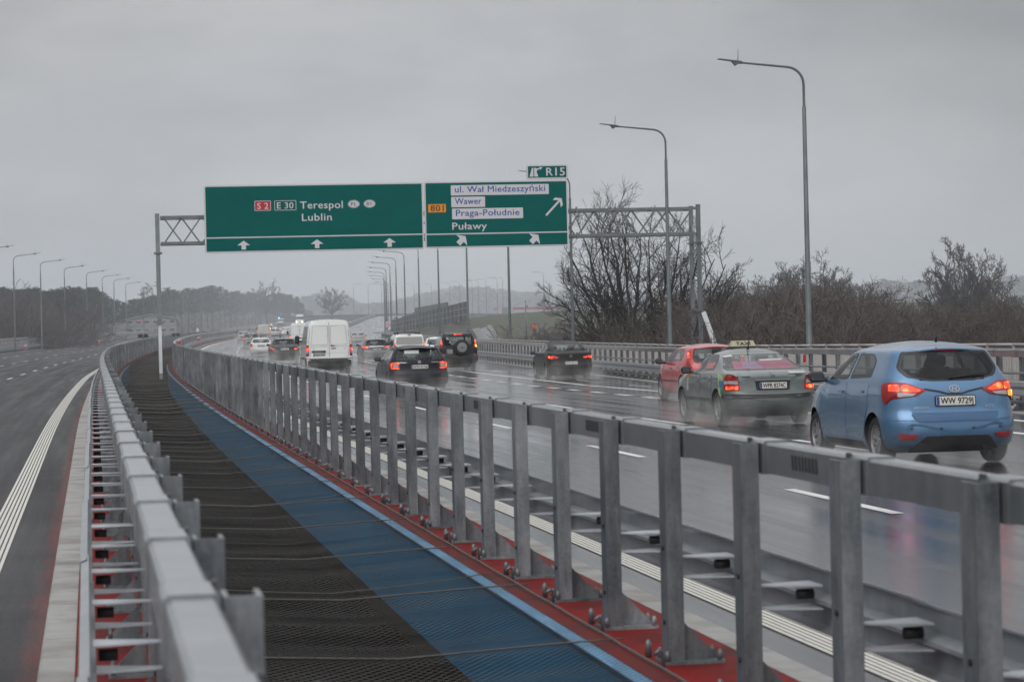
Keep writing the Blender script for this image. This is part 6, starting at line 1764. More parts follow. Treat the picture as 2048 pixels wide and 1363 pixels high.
# worker in an orange jacket
def person(P, label):
    root = thing('person', label, 'person', Matrix.Translation(P))
    def skin(name, V, E, Rr, mat, sub=1):
        me = bpy.data.meshes.new(name); me.from_pydata(V, E, []); o = link(name, me)
        o.modifiers.new('s', 'SKIN'); 
        for i, r in enumerate(Rr): me.skin_vertices[0].data[i].radius = (r, r)
        me.skin_vertices[0].data[0].use_root = True
        m_ = o.modifiers.new('d', 'SUBSURF'); m_.levels = sub; m_.render_levels = sub
        dg = bpy.context.evaluated_depsgraph_get(); dg.update()
        nm = bpy.data.meshes.new_from_object(o.evaluated_get(dg)); bpy.data.objects.remove(o)
        nm.materials.append(mat)
        for p in nm.polygons: p.use_smooth = True
        return link(name, nm, root)
    V = [(0, 0, .92), (0, 0, 1.15), (0, 0, 1.38), (0, 0, 1.50), (0, -.02, 1.62), (0, -.02, 1.74), (.19, 0, 1.40), (.25, .02, 1.12), (.22, -.12, .90), (-.19, 0, 1.40), (-.25, .02, 1.12), (-.23, -.1, .88),
         (.1, 0, .88), (.11, 0, .48), (.12, .01, .08), (.12, -.12, .04), (-.1, 0, .88), (-.12, .02, .48), (-.13, .03, .08), (-.13, -.1, .04)]
    E = [(0, 1), (1, 2), (2, 3), (3, 4), (4, 5), (2, 6), (6, 7), (7, 8), (2, 9), (9, 10), (10, 11), (0, 12), (12, 13), (13, 14), (14, 15), (0, 16), (16, 17), (17, 18), (18, 19)]
    Rr = [.14, .14, .16, .065, .10, .085, .065, .05, .04, .065, .05, .04, .10, .07, .05, .04, .10, .07, .05, .04]
    skin('body', V, E, Rr, flat('dark work clothes', (.04, .04, .05), .8))
    V = [(0, 0, .86), (0, 0, 1.15), (0, 0, 1.38), (0, 0, 1.47), (.19, 0, 1.40), (.25, .02, 1.12), (.225, -.1, .94), (-.19, 0, 1.40), (-.25, .02, 1.12), (-.235, -.08, .92)]
    E = [(0, 1), (1, 2), (2, 3), (2, 4), (4, 5), (5, 6), (2, 7), (7, 8), (8, 9)]
    skin('jacket', V, E, [.175, .175, .19, .09, .085, .07, .06, .085, .07, .06], flat('orange jacket', (.75, .10, .03), .7))
    mb = MB(); mb.lathe([(.001, 1.78), (.07, 1.77), (.112, 1.70), (.118, 1.66)], 14, Matrix.Rotation(R(-90), 4, 'Y') @ Matrix.Translation((0, 0, 0)))
    mb.build('helmet', flat('red helmet', (.5, .03, .02), .5), root)
    return root
person(Vector((x_at(1069.5, 313, 1), 313, emb(2.7, 313))), 'worker in orange jacket standing on the grassy slope behind the railing')
pp = at_y(1051, 600, 309); ez = emb(pp.x, 309)
root = thing('utility_pole', 'thin grey pole with a short crossarm on the grassy slope', 'pole', Matrix.Translation((pp.x, 309, ez)))
mb = MB(); mb.tube([(0, 0, 0), (0, 0, pp.z-ez)], [.13, .09], 8); mb.build('pole', M['pole'], root)
mb = MB(); mb.box((.2, 0, pp.z-ez-.12), (.75, .08, .06)); mb.box((.12, 0, pp.z-ez-.75), (.3, .2, .25)); mb.build('crossarm', M['pole'], root)

# ------------------------------------------------------------------ buildings
M['pale_wall'] = mottled('pale render', (.20, .20, .20), (.26, .26, .26), .8, (.7, .85))
M['roof_sheet'] = mottled('grey roof sheet', (.30, .31, .33), (.38, .39, .4), .8, (.4, .55))
M['win_dark'] = flat('window pane', (.05, .06, .07), .12)
def house(name, label, P, w, d, h, rise, rows, cols, wallm, rz=0, gable=True):
    root = thing(name, label, 'building', Matrix.Translation(P) @ Matrix.Rotation(rz, 4, 'Z'))
    mb = MB()
    if gable: mb.prism([(-w/2, -2), (w/2, -2), (w/2, h), (0, h+rise), (-w/2, h)], 0, d)
    else: mb.prism([(-w/2, -2), (w/2, -2), (w/2, h), (-w/2, h)], 0, d)
    mb.build('wall', wallm, root)
    mb = MB()
    for sg in (-1, 1):
        mb.add([Vector(v) for v in ((0, -.35, h+rise+.14), (sg*(w/2+.4), -.35, h+.05), (sg*(w/2+.4), d+.35, h+.05), (0, d+.35, h+rise+.14), (0, -.35, h+rise+.02), (sg*(w/2+.4), -.35, h-.07), (sg*(w/2+.4), d+.35, h-.07), (0, d+.35, h+rise+.02))], [(0, 1, 2, 3), (7, 6, 5, 4), (0, 4, 5, 1), (1, 5, 6, 2), (2, 6, 7, 3)])
    mb.build('roof', M['roof_sheet'], root)
    for r in range(rows):
        z = h*(.30+.45*r) if rows > 1 else h*.55
        for c in range(cols):
            x = -w/2+w*(c+.5)/cols
            mb = MB(); border(mb, x-w*.36/cols, z, x+w*.36/cols, z+h*.2, .02, .07, -.02, th=.05); f = mb.build('window', M['sign_white'], root)
            mb = MB(); mb.box((x, -.03, z+h*.1), (w*.66/cols, .02, h*.19)); mb.build('pane', M['win_dark'], f)
    return root
P = Vector((x_at(303, 500, 1), 500, .9))
b1 = house('office_building', 'pale gabled two-storey building in the haze behind the gantry post', P, 9.6, 14, 3.55, .9, 2, 6, M['pale_wall'], R(6))
mb = MB(); mb.box((-6.1, 2, 1.4), (3.2, 8, 3.4)); mb.build('annex', M['pale_wall'], b1)
mb = MB(); mb.box((-2.0, -.06, 3.25), (1.6, .05, .22)); mb.box((-3.0, -.06, 3.22), (.3, .05, .3)); mb.build('red_sign_strip', flat('faded red', (.42, .16, .16), .6), b1)
house('shed', 'long pale low shed among bare trees right of the tall street lamp', Vector((x_at(1812, 330, 1), 330, -2.0)), 8.5, 5, 5.1, .3, 1, 1, M['pale_wall'], R(4), False)
house('house', 'grey house roof among the trees at the far right edge', Vector((x_at(2022, 300, 1), 300, -3.5)), 5.5, 6, 5.6, 1.6, 1, 2, M['pale_wall'], R(10))
house('shed', 'tiny white shed on the skyline above the grassy slope', Vector((x_at(1012, 620, 6), 620, 4.0)), 1.9, 3, 1.75, .2, 1, 1, M['pale_wall'], 0, False)
wall_run('red_barrier', 'long red site barrier on the skyline beyond the grassy slope', [pz(1026, 618.5, 610), pz(1064, 618, 600), pz(1112, 617.5, 590)], .45, .1, flat('faded red board', (.45, .06, .06), .6))
p = pz(395.5, 676, 640)
root = thing('feather_flag', 'white feather flag standing beside the far road edge', 'flag', Matrix.Translation(p))
mb = MB(); mb.tube([(-.3, 0, -1), (-.32, 0, 2.0), (-.2, 0, 2.5), (.0, 0, 2.65)], .03, 6); mb.build('pole', M['pole'], root)
mb = MB(); poly = [(-.28, .5), (-.3, 2.1), (-.15, 2.5), (.1, 2.55), (.3, 2.0), (.45, 1.2), (.45, .5)]; mb.prism(poly, -.01, .01); mb.build('flag_cloth', flat('white cloth', (.7, .7, .74), .7), root)
q = pz(416.5, 668, 660); root = thing('info_board', 'blank white board standing right of the feather flag', 'board', Matrix.Translation(q))
mb = MB(); mb.box((0, 0, .5), (1.3, .08, .9), bev=.01); mb.build('sign_panel', M['sign_white'], root)
for s in (-.5, .5):
    mb = MB(); mb.tube([(s, .06, .9), (s, .06, -1.5)], .04, 6); mb.build('leg', M['pole'], root)

# ------------------------------------------------------------------ bare trees, scrub and pines
M['bark'] = mottled('grey brown bark', (.030, .027, .025), (.055, .05, .046), 4, (.8, .95), spec=.2)
M['bark2'] = mottled('grey twigs', (.075, .068, .066), (.11, .10, .096), 2, (.8, .95), spec=.2)
M['scrub'] = mottled('brown scrub twigs', (.085, .070, .066), (.145, .120, .112), .3, (.8, .95), spec=.2)
class Tw:
    def __init__(s): s.v = []; s.f = []; s.m = []
    def seg(s, pts, rs, n=3, mi=0):
        b = len(s.v); up = None; L = len(pts)
        for i in range(L):
            t = (pts[min(i+1, L-1)]-pts[max(i-1, 0)])
            t = t.normalized() if t.length > 1e-6 else Vector((0, 0, 1))
            a = t.cross(Vector((.31, .95, .1))).normalized(); c = t.cross(a)
            for k in range(n):
                an = 6.2832*k/n; s.v.append(tuple(pts[i]+(a*math.cos(an)+c*math.sin(an))*rs[i]))
        for i in range(L-1):
            for k in range(n):
                k2 = (k+1) % n; s.f.append((b+i*n+k, b+i*n+k2, b+(i+1)*n+k2, b+(i+1)*n+k)); s.m.append(mi)
    def mesh(s, name, mats):
        me = bpy.data.meshes.new(name); me.from_pydata(s.v, [], s.f)
        for m in mats: me.materials.append(m)
        me.polygons.foreach_set('material_index', s.m); me.polygons.foreach_set('use_smooth', [True]*len(s.f)); return me
def rv(r, a=1.0): return Vector((r.uniform(-a, a), r.uniform(-a, a), r.uniform(-a, a)))
def grow(tw, r, p, d, L, rad, lev, counts, n=3, trop=.10, spread=.75, minr=.012, stem=None):
    k = 4 if lev > 0 else 3
    pts = [p.copy()]; dd = d.normalized()
    for i in range(k):
        dd = (dd+rv(r, .20)+Vector((0, 0, trop))).normalized(); pts.append(pts[-1]+dd*L/k)
    rs = [max(minr, rad*(1-.62*i/k)) for i in range(k+1)]
    (stem or tw).seg(pts, rs, 5 if rad > .08 else n)
    if lev <= 0: return
    c = counts[lev-1]
    for j in range(c):
        f = .22+.78*(j+r.random())/c
        i = min(int(f*k), k-1); q = pts[i].lerp(pts[i+1], f*k-i)
        ax = (pts[i+1]-pts[i]).normalized(); side = rv(r); side = (side-ax*side.dot(ax))
        if side.length < .05: side = Vector((1, 0, 0))
        nd = (ax*(1-.35*spread)+side.normalized()*spread*r.uniform(.6, 1.2)).normalized()
        grow(tw, r, q, nd, L*r.uniform(.42, .66)*(1.15-.5*f), rad*(.5-.2*f)+minr*.3, lev-1, counts, n, trop, spread, minr)
def bare_tree(name, label, base, limbs, r, counts, rad, mats, minr, lev=3, group=None, trunk_h=1.0, spread=.75, spl=.40):
    """limbs: target points; each limb curves from the trunk head to its target"""
    root = thing(name, label, 'tree', Matrix.Translation(base), group)
    tk = Tw(); cr = Tw(); head = Vector((0, 0, trunk_h))
    tk.seg([Vector((0, 0, -.6)), Vector((.02, 0, trunk_h*.5)), head+Vector((0, 0, .25))], [rad*1.5, rad*1.1, rad*.95], 8)
    for T_ in limbs:
        T_ = Vector(T_)-base; L = (T_-head).length
        c1 = head+Vector(((T_-head).x*spl, (T_-head).y*spl, (T_-head).z*.45)); pts = []; n = 9
        off = rv(r, .25)
        for i in range(n+1):
            t = i/n; p = head*(1-t)**2+c1*2*t*(1-t)+T_*t*t
            pts.append(p+rv(r, .10*L/8)*(1 if 0 < i else 0))
        rs = [max(minr, rad*.72*(1-.86*i/n)) for i in range(n+1)]
        tk.seg(pts, rs, 6)
        for j in range(counts[0]):
            f = .16+.84*(j+r.random())/counts[0]; i = min(int(f*n), n-1); q = pts[i].lerp(pts[i+1], f*n-i)
            ax = (pts[i+1]-pts[i]).normalized(); side = rv(r); side = (side-ax*side.dot(ax)).normalized()
            nd = (ax*.72+side*spread*r.uniform(.6, 1.15)+Vector((0, 0, .12))).normalized()
            grow(cr, r, q, nd, L*r.uniform(.20, .36)*(1.15-.45*f), rad*.26*(1-.6*f)+minr, lev-1, counts[1:], 3, .07, .8, minr)
    link('trunk', tk.mesh('trunk', mats), root); link('crown', cr.mesh('crown', mats), root)
    return root
r = random.Random(11)
Yh = 172.0
base = Vector((x_at(1268, Yh, -5), Yh, -6.0))
tg_ = []
for px, py in ((1112, 590), (1128, 560), (1140, 505), (1165, 470), (1195, 448), (1222, 440), (1250, 445), (1280, 470), (1235, 520), (1180, 540)):
    q = at_y(px, py, Yh+r.uniform(-3, 3)); tg_.append(q)
bare_tree('oak_tree', 'big bare spreading tree behind the gantry legs, its twigs over the truss', base, tg_, r, (11, 6, 6), .30, [M['bark']], .011, 3, None, 2.2)
base2 = Vector((x_at(1312, Yh+1, -5), Yh+1.5, -6.0)); tg_ = []
for px, py in ((1300, 478), (1335, 488), (1362, 470), (1390, 505), (1425, 520), (1455, 530), (1478, 560), (1468, 600), (1440, 580), (1330, 540), (1380, 560)):
    tg_.append(at_y(px, py, Yh+2+r.uniform(-3, 3)))
bare_tree('oak_tree', 'bare tree leaning out beyond the gantry legs, twin of the big spreading one', base2, tg_, r, (10, 6, 6), .28, [M['bark']], .011, 3, None, 2.0)
# rounded bare tree near the far edge
Y3 = 250.0; b3 = Vector((x_at(1918, Y3, -4), Y3, -6)); tg_ = [at_y(px, py, Y3+r.uniform(-3, 3)) for px, py in ((1852, 592), (1856, 568), (1870, 547), (1888, 531), (1908, 522), (1930, 521), (1950, 530), (1966, 546), (1978, 568), (1984, 590), (1895, 560), (1940, 556))]
bare_tree('bare_tree', 'rounded bare tree standing above the scrub, above the blue car', b3, tg_, r, (11, 6, 5), .30, [M['bark2']], .026, 3, None, 3.2)
b3 = Vector((x_at(1968, Y3+15, -4), Y3+15, -6)); tg_ = [at_y(px, py, Y3+15+r.uniform(-3, 3)) for px, py in ((1945, 570), (1962, 552), (1980, 545), (1998, 552), (2012, 568), (2022, 590))]
bare_tree('bare_tree', 'lower bare tree just right of the rounded one', b3, tg_, r, (10, 6, 5), .26, [M['bark2']], .026, 3, None, 3.0)
for k, (px, pt_, lab) in enumerate(((1588, 545, 'slender bare tree left of the tall street lamp'), (1640, 540, 'slender bare tree right of the tall street lamp'), (1555, 560, 'lower slender bare tree between the gantry and the tall lamp'), (1672, 555, 'slender bare tree above the railing, next to the scrub gap'))):
    Y4 = 235+8*k; b4 = Vector((x_at(px, Y4, -4), Y4, -6))
    tg_ = [at_y(px+dx, pt_+abs(dx)*.75+r.uniform(0, 10), Y4+r.uniform(-2.5, 2.5)) for dx in (-34, -22, -10, 0, 9, 20, 33)]
    bare_tree('bare_tree', lab, b4, tg_, r, (9, 6, 5), .2, [M['bark2']], .022, 3, 'slender bare trees in the scrub', 3.0)
# far round tree and winter trees above the pines
for px, pt_, w, Y4, lab in ((664, 582, 28, 760, 'pale round bare tree far off between the vans and the lamps'), (533, 570, 26, 860, 'bare round tree rising above the far pines'), (312, 574, 30, 640, 'thin bare tree above the pines, behind the gantry post')):
    b4 = Vector((x_at(px, Y4, 3), Y4, terrain(x_at(px, Y4, 3), Y4))); tg_ = [at_y(px+w*math.sin(a), pt_+w*(1-math.cos(a))*.9, Y4+r.uniform(-3, 3)) for a in np.linspace(-1.5, 1.5, 8)]
    bare_tree('bare_tree', lab, b4, tg_, r, (8, 6, 4), .25, [M['bark2']], .045, 3, None, 4.0)

def bush_variant(seed, h, n, minr, lev=2, counts=(4, 5)):
    r = random.Random(seed); tw = Tw()
    for i in range(n):
        a = r.uniform(0, 6.28); d = Vector((math.cos(a)*r.uniform(.05, .62), math.sin(a)*r.uniform(.05, .62), 1))
        grow(tw, r, Vector((math.cos(a)*r.uniform(0, .6), math.sin(a)*r.uniform(0, .6), 0)), d, h*r.uniform(.55, 1.0), .011, lev, counts, 3, .05, .68, minr)
    v = np.array(tw.v); v /= np.percentile(v[:, 2], 99.7)
    return v, np.array(tw.f)
def thicket(name, spots, variants, mat, label=None):
    """spots: (x, y, z, height scale, rot)"""
    V = []; F = []; b = 0
    for x, y, z, s, rz in spots:
        v, f = variants[rng.randrange(len(variants))]
        c, sn = math.cos(rz), math.sin(rz); w = s*rng.uniform(.85, 1.15)
        q = np.empty_like(v); q[:, 0] = (v[:, 0]*c-v[:, 1]*sn)*w+x; q[:, 1] = (v[:, 0]*sn+v[:, 1]*c)*w+y; q[:, 2] = v[:, 2]*s+z
        V.append(q); F.append(f+b); b += len(v)
    V = np.concatenate(V); F = np.concatenate(F)
    me = bpy.data.meshes.new(name); me.vertices.add(len(V)); me.vertices.foreach_set('co', V.ravel().astype(np.float32))
    me.loops.add(F.size); me.loops.foreach_set('vertex_index', F.ravel().astype(np.int32)); me.polygons.add(len(F)); me.polygons.foreach_set('loop_start', np.arange(0, F.size, 4, dtype=np.int32))
    me.update(calc_edges=True); me.materials.append(mat)
    o = link(name, me); tag(o, kind='stuff')
    if label: o['label'] = label
    return o
BV = [bush_variant(20+i, 1.0, 8, .0017, 3, (4, 5, 5)) for i in range(4)]
spots = []
def topline(px): return float(np.interp(px, [1090, 1150, 1410, 1480, 1520, 1600, 1690, 1720, 1850, 1990, 2060], [642, 646, 640, 576, 568, 564, 570, 604, 614, 598, 590]))
for k in range(330):
    px = rng.uniform(1100, 2110); Y = rng.choice([rng.uniform(118, 150), rng.uniform(150, 215), rng.uniform(190, 260)])
    x = x_at(px, Y, -2)
    o = x-Xc(Y)
    if o < offR_(Y)+5: continue
    zt_ = z_at(px, topline(px)+rng.uniform(-4, 28)+(12 if Y < 150 else 0), Y); h = zt_+6.2
    if h < 2: continue
    spots.append((x, Y, -6.2, h, rng.uniform(0, 6.28)))
thicket('scrub_thicket', spots, BV, M['scrub'])
spots = []
for k in range(150):
    px = rng.uniform(-60, 182); Y = rng.uniform(285, 345); x = x_at(px, Y, -2)
    if x > Xc(Y)-21: continue
    top = float(np.interp(px, [-60, 60, 130, 165, 190], [588, 586, 592, 612, 645]))
    spots.append((x, Y, -5.5, (z_at(px, top+rng.uniform(-5, 30), Y)+5.6), rng.uniform(0, 6.28)))
thicket('willow_thicket', spots, [bush_variant(50+i, 1.0, 10, .0020, 3, (4, 5, 6)) for i in range(3)], M['scrub'])

# pines: trunk, whorled limbs and clumps of needle tufts
M['needles'] = mottled('pine needles', (.018, .030, .020), (.040, .058, .036), .8, (.8, .95), spec=.15)
M['pinebark'] = mottled('pine bark', (.06, .045, .035), (.10, .07, .05), 2, (.85, .95), spec=.2)
def pine_meshes(seed, h=13.0):
    r = random.Random(seed); tk = Tw(); tk.seg([Vector((0, 0, -1)), Vector((r.uniform(-.2, .2), 0, h*.5)), Vector((r.uniform(-.3, .3), 0, h*.97))], [.2, .15, .04], 6)
    V = []; F = []
    z = h*r.uniform(.36, .48); 
    while z < h*.98:
        f = (z-h*.35)/(h*.63); n = r.randint(3, 5)
        for j in range(n):
            a = r.uniform(0, 6.28); L = h*.21*(1-f)**.55*r.uniform(.55, 1.15)+.35
            d = Vector((math.cos(a), math.sin(a), r.uniform(.05, .5)+f*.5)); e = Vector((0, 0, z))+d*L
            tk.seg([Vector((0, 0, z)), Vector((0, 0, z)).lerp(e, .6)-Vector((0, 0, .1)), e], [.06, .04, .02], 3)
            for c in range(r.randint(4, 6)):
                q = Vector((0, 0, z)).lerp(e, r.uniform(.45, 1.05))+rv(r, .28)
                R0 = r.uniform(.30, .55)
                for t in range(11):
                    p = q+Vector((r.gauss(0, .55), r.gauss(0, .55), r.gauss(0, .33)))*R0; s = r.uniform(.13, .26)
                    u = rv(r).normalized()*s; w = rv(r).normalized()*s*.8; b = len(V)
                    V += [p-u, p+w*.6, p+u, p-w*.6]; F.append((b, b+1, b+2, b+3))
        z += h*r.uniform(.035, .06)
    me = bpy.data.meshes.new('crown'); me.from_pydata([tuple(v) for v in V], [], F); me.materials.append(M['needles'])
    return tk.mesh('trunk', [M['pinebark']]), me
PV = [pine_meshes(70+i) for i in range(5)]
def pine(P, s, k, label):
    root = thing('pine_tree', label, 'tree', Matrix.Translation(P) @ Matrix.Rotation(rng.uniform(0, 6.28), 4, 'Z') @ Matrix.Diagonal((s*rng.uniform(.95, 1.35), s*rng.uniform(.95, 1.35), s, 1)), 'dark pines lining the far bend')
    link('trunk', PV[k][0], root); link('crown', PV[k][1], root)
ptop = lambda px: float(np.interp(px, [-20, 30, 100, 150, 195, 212, 235, 248, 262, 285, 330, 365, 400, 425, 450, 480, 510, 550, 580, 600, 612], [583, 578, 580, 577, 574, 592, 602, 612, 596, 594, 582, 578, 576, 569, 578, 583, 586, 588, 586, 598, 612]))
k = 0
for row in range(3):
    px = -15.0
    while px < 612:
        # distance at which the line of sight clears the left carriageway
        Y = 380
        while Y < 960 and (px-1024)/FPX*Y > Xc(Y)-24-row*7: Y += 10
        Y += rng.uniform(0, 18)+row*14
        x = x_at(px, Y, 3); zg = terrain(x, Y)
        zt_ = z_at(px, ptop(px)+(0 if row == 0 else rng.uniform(2, 16))+rng.uniform(-3, 6), Y)
        s = (zt_-zg)/13.0
        if s > .4: pine(Vector((x, Y, zg)), s, rng.randrange(5), ('dark green pine in the hazy row beyond the left thicket of bare willows' if px < 190 else 'dark green pine around and behind the pale gabled building' if px < 360 else 'dark hazy pine along the far bend, behind the oncoming headlamps')); k += 1
        px += rng.uniform(9, 15)+row*2
def behind(px):
    Y = 380
    while Y < 960 and (px-1024)/FPX*Y > Xc(Y)-24: Y += 10
    return Y
# far woods fading into the haze
M['farwood'] = mottled('hazed distant wood', (.15, .15, .148), (.21, .21, .205), .05, (.9, 1.0), spec=.1)  # paler than the twigs: part of the haze is put into this colour
def farwood(name, pts, n, Y0, Y1, zb, size):
    """pts: (px, top row); leaf-sized facets spread through a belt of crowns"""
    V = []; F = []
    px0, px1 = pts[0][0], pts[-1][0]
    crowns = []
    for i in range(n):
        px = rng.uniform(px0, px1); Y = rng.uniform(Y0, Y1) if Y0 else behind(px)+rng.uniform(40, 110); top = float(np.interp(px, [a for a, b in pts], [b for a, b in pts]))+abs(rng.gauss(0, 9))
        x = x_at(px, Y, 5); crowns.append((x, Y, z_at(px, top, Y), zb if zb is not None else terrain(x, Y)-.5))
    for x, Y, zt_, zb_ in crowns:
        h = max(1.5, zt_-zb_); w = min(h*.24, 4.5)
        for j in range(70):
            a = rng.random()**.6; ph = rng.uniform(0, 6.28); rr = w*math.sqrt(rng.random())*math.sqrt(max(.05, 1-(2*a-1.1)**2)); 
            p = Vector((x+rr*math.cos(ph), Y+rr*math.sin(ph), zb_+h*a)); u = rv(rng).normalized()*size; v = rv(rng).normalized()*size; b = len(V)
            V += [p-u, p+v, p+u, p-v]; F.append((b, b+1, b+2, b+3))
    me = bpy.data.meshes.new(name); me.from_pydata([tuple(v) for v in V], [], F); me.materials.append(M['farwood'])
    return tag(link(name, me), kind='stuff')
farwood('distant_forest', [(560, 606), (620, 590), (650, 584), (690, 590), (720, 606), (780, 604), (830, 588), (880, 578), (930, 570), (975, 572), (1010, 580), (1060, 585), (1120, 580), (1180, 575)], 420, 1500, 1900, 2, 1.3)
farwood('distant_forest', [(1120, 600), (1300, 580), (1430, 575), (1560, 568), (1700, 572), (1800, 556), (1830, 560), (1900, 560), (2000, 552), (2080, 550)], 380, 950, 1250, -4, .8)
farwood('distant_forest', [(1380, 600), (1480, 592), (1700, 604), (1760, 616), (1990, 604), (2080, 585)], 200, 300, 380, -6, .34)

farwood('undergrowth', [(-30, 622), (190, 622), (260, 632), (400, 622), (500, 622), (600, 616), (630, 622)], 330, None, None, None, .45)

# ------------------------------------------------------------------ sky, sun, haze
W_ = bpy.data.worlds.new('World'); SC.world = W_; W_.use_nodes = True
nt = W_.node_tree; bg = nt.nodes['Background']
SUN_EL, SUN_AZ = 38, 205
sky = N(nt, 'ShaderNodeTexSky', sky_type='NISHITA'); sky.sun_disc = False
sky.sun_elevation = R(SUN_EL); sky.sun_rotation = R(SUN_AZ); sky.dust_density = 6; sky.air_density = 1.0
hs = N(nt, 'ShaderNodeHueSaturation'); hs.inputs['Saturation'].default_value = .12; hs.inputs['Value'].default_value = .55
nt.links.new(sky.outputs[0], hs.inputs['Color'])
tc = N(nt, 'ShaderNodeTexCoord')
mp = N(nt, 'ShaderNodeMapping'); mp.inputs['Scale'].default_value = (1.2, 1.2, 3.2); nt.links.new(tc.outputs['Generated'], mp.inputs[0])
cn = N(nt, 'ShaderNodeTexNoise', i_Scale=4.5, i_Detail=6.0, i_Roughness=.55); nt.links.new(mp.outputs[0], cn.inputs['Vector'])
cl = N(nt, 'ShaderNodeMix', data_type='RGBA'); cl.inputs[6].default_value = (4.75, 4.92, 5.15, 1); cl.inputs[7].default_value = (6.55, 6.65, 6.8, 1)
mr = N(nt, 'ShaderNodeMapRange'); mr.inputs[1].default_value = .36; mr.inputs[2].default_value = .64; nt.links.new(cn.outputs[0], mr.inputs[0])
nt.links.new(mr.outputs[0], cl.inputs[0])
mx = N(nt, 'ShaderNodeMix', data_type='RGBA'); mx.inputs[0].default_value = .88      # overcast: cloud cover over the sky
nt.links.new(hs.outputs[0], mx.inputs[6]); nt.links.new(cl.outputs[2], mx.inputs[7]); 
sz = N(nt, 'ShaderNodeSeparateXYZ'); nt.links.new(tc.outputs['Generated'], sz.inputs[0])
def ramp(sock, a, b, c, d, it='SMOOTHSTEP'):
    n = N(nt, 'ShaderNodeMapRange', interpolation_type=it)
    for i, q in zip((1, 2, 3, 4), (a, b, c, d)): n.inputs[i].default_value = q
    nt.links.new(sock, n.inputs[0]); return n.outputs[0]
def mul(a, b):
    n = N(nt, 'ShaderNodeMath', operation='MULTIPLY'); nt.links.new(a, n.inputs[0]); nt.links.new(b, n.inputs[1]); return n.outputs[0]
# overcast sky: a paler break ahead, greyer to both sides, brightest overhead
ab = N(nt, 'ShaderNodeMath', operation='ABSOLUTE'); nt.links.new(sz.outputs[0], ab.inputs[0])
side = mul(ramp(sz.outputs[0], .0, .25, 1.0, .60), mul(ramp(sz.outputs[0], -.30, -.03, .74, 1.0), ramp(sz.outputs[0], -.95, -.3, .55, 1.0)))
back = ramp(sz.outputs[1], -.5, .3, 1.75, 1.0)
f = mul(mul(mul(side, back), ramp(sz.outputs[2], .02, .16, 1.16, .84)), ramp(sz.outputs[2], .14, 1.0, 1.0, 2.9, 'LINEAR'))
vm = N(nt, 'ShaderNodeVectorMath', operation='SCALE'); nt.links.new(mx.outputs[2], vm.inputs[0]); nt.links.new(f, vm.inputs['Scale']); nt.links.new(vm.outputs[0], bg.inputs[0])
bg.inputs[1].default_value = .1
sl = bpy.data.lights.new('sun', 'SUN'); sl.energy = .5; sl.angle = R(40); sl.color = (1, .97, .93)
so = bpy.data.objects.new('sun', sl); COL.objects.link(so)
az, el = R(SUN_AZ), R(SUN_EL)
sd = Vector((math.sin(az)*math.cos(el), math.cos(az)*math.cos(el), math.sin(el)))
so.rotation_mode = 'QUATERNION'; so.rotation_quaternion = sd.to_track_quat('Z', 'Y')

def volume(name, col, dens, aniso=0.0):
    m = bpy.data.materials.new(name); m.use_nodes = True; nt = m.node_tree
    nt.nodes.remove(nt.nodes['Principled BSDF'])
    v = N(nt, 'ShaderNodeVolumePrincipled'); v.inputs['Color'].default_value = rgba(col); v.inputs['Density'].default_value = dens; v.inputs['Anisotropy'].default_value = aniso
    nt.links.new(v.outputs[0], nt.nodes['Material Output'].inputs['Volume']); return m
HAZE = .0002
mb = MB(); mb.box((0, 1060, 24), (1300, 2280, 63))
hz = mb.build('haze', volume('haze', (.90, .93, .97), HAZE)); tag(hz, kind='stuff')
mb = MB(); mb.box((0, 1165, 23), (1290, 2030, 60))
ms = mb.build('mist', volume('mist', (.88, .93, 1.0), .00058)); tag(ms, kind='stuff')

SC.view_settings.view_transform = 'Standard'; SC.view_settings.look = 'None'; SC.view_settings.exposure = 0.1; SC.view_settings.gamma = 1.0
SC.cycles.max_bounces = 8; SC.cycles.transparent_max_bounces = 24; SC.cycles.volume_bounces = 1
SC.cycles.glossy_bounces = 4; SC.cycles.diffuse_bounces = 3; SC.cycles.transmission_bounces = 4
SC.cycles.caustics_reflective = False; SC.cycles.caustics_refractive = False
SC.cycles.sample_clamp_indirect = 4.0
SC.cycles.use_denoising = True
SC.cycles.use_adaptive_sampling = True; SC.cycles.adaptive_threshold = .012

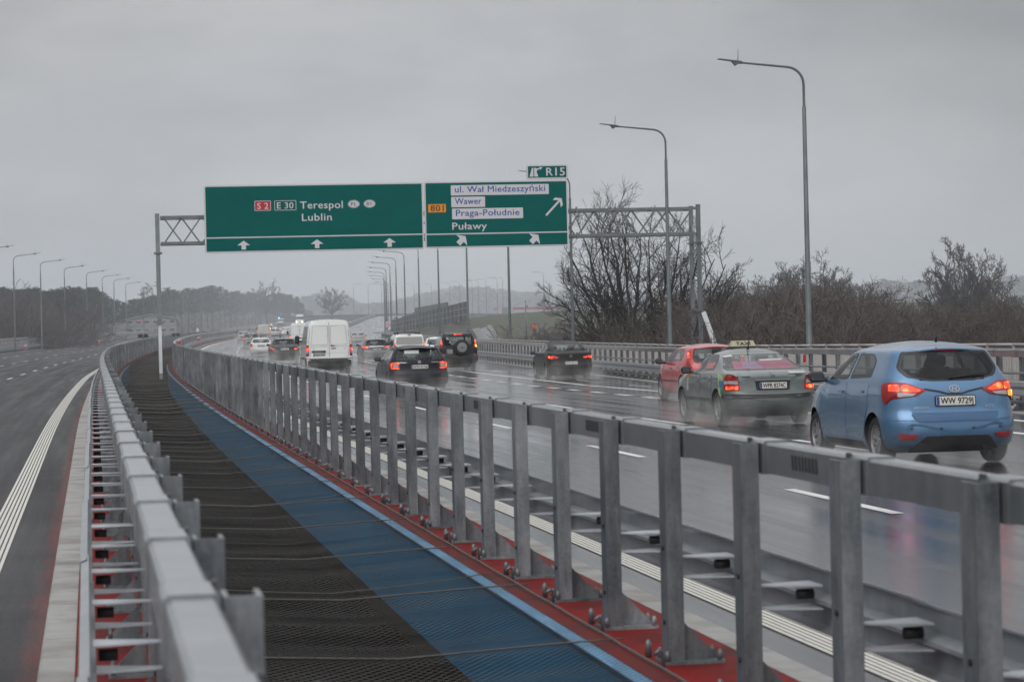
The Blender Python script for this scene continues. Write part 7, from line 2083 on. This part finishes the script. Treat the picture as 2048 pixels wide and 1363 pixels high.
# ------------------------------------------------------------------ spray thrown up behind the wheels
def spray_mat(dens, tr, y0, y1, hgt):
    """density falls off with height, away from the wheel tracks and towards both ends"""
    m = bpy.data.materials.new('spray'); m.use_nodes = True; nt = m.node_tree; nt.nodes.remove(nt.nodes['Principled BSDF'])
    v = N(nt, 'ShaderNodeVolumePrincipled'); v.inputs['Color'].default_value = (.80, .79, .78, 1)
    tc = N(nt, 'ShaderNodeTexCoord'); sp = N(nt, 'ShaderNodeSeparateXYZ'); nt.links.new(tc.outputs['Object'], sp.inputs[0])
    def mth(op, a, b=None, c=None):
        n = N(nt, 'ShaderNodeMath', operation=op)
        for i, q in enumerate((a, b, c)):
            if q is None: continue
            if isinstance(q, (int, float)): n.inputs[i].default_value = q
            else: nt.links.new(q, n.inputs[i])
        return n.outputs[0]
    def rng_(s, a, b, c, d):
        n = N(nt, 'ShaderNodeMapRange', interpolation_type='SMOOTHSTEP')
        for i, q in zip((1, 2, 3, 4), (a, b, c, d)): n.inputs[i].default_value = q
        nt.links.new(s, n.inputs[0]); return n.outputs[0]
    ax = mth('ABSOLUTE', sp.outputs[0])
    dx = mth('ABSOLUTE', mth('SUBTRACT', ax, tr))
    gx = mth('MAXIMUM', rng_(dx, .05, .62, 1, 0), rng_(ax, tr-.2, tr+.1, .45, 0))
    gz = mth('POWER', rng_(sp.outputs[2], 0, hgt, 1, 0), 1.5)
    ga = rng_(sp.outputs[1], y0, y0+(y1-y0)*.55, 0, 1); gb = rng_(sp.outputs[1], y1-1.0, y1, 1, 0)
    no = N(nt, 'ShaderNodeTexNoise', i_Scale=2.6, i_Detail=4.0, i_Roughness=.6); nt.links.new(tc.outputs['Object'], no.inputs['Vector'])
    nn = rng_(no.outputs[0], .36, .68, .12, 1.7)
    d = mth('MULTIPLY', mth('MULTIPLY', gx, gz), mth('MULTIPLY', mth('MULTIPLY', ga, gb), nn))
    nt.links.new(mth('MULTIPLY', d, dens), v.inputs['Density'])
    nt.links.new(v.outputs[0], nt.nodes['Material Output'].inputs['Volume'])
    return m
def spray(car, dens, back, hgt):
    Mw = car.matrix_world
    ws = [Mw.inverted() @ c.matrix_world.translation for c in car.children if c.name.startswith('wheel')]
    y = min(w.y for w in ws); yf = max(w.y for w in ws); tr = max(w.x for w in ws)
    mb = MB(); y0, y1 = y-back, yf+.5
    mb.box((0, (y0+y1)/2, hgt/2+.015), (2*tr+1.3, y1-y0, hgt))
    o = mb.build('spray', spray_mat(dens, tr, y0, y1, hgt)); o.matrix_world = Mw; tag(o, kind='stuff')
bpy.context.view_layer.update()
for ob in [o for o in COL.objects if o.get('group') == 'vehicles driving on the motorway']:
    Y = ob.location.y
    if Y > 420 or Y < 5: continue
    if Y < 40: spray(ob, .5, 2.2, .7)
    elif Y < 60: spray(ob, 1.0, 2.6, .95)
    elif Y < 140: spray(ob, .52, 4.0, 1.1)
    else: spray(ob, .34, 8.0, 1.35)
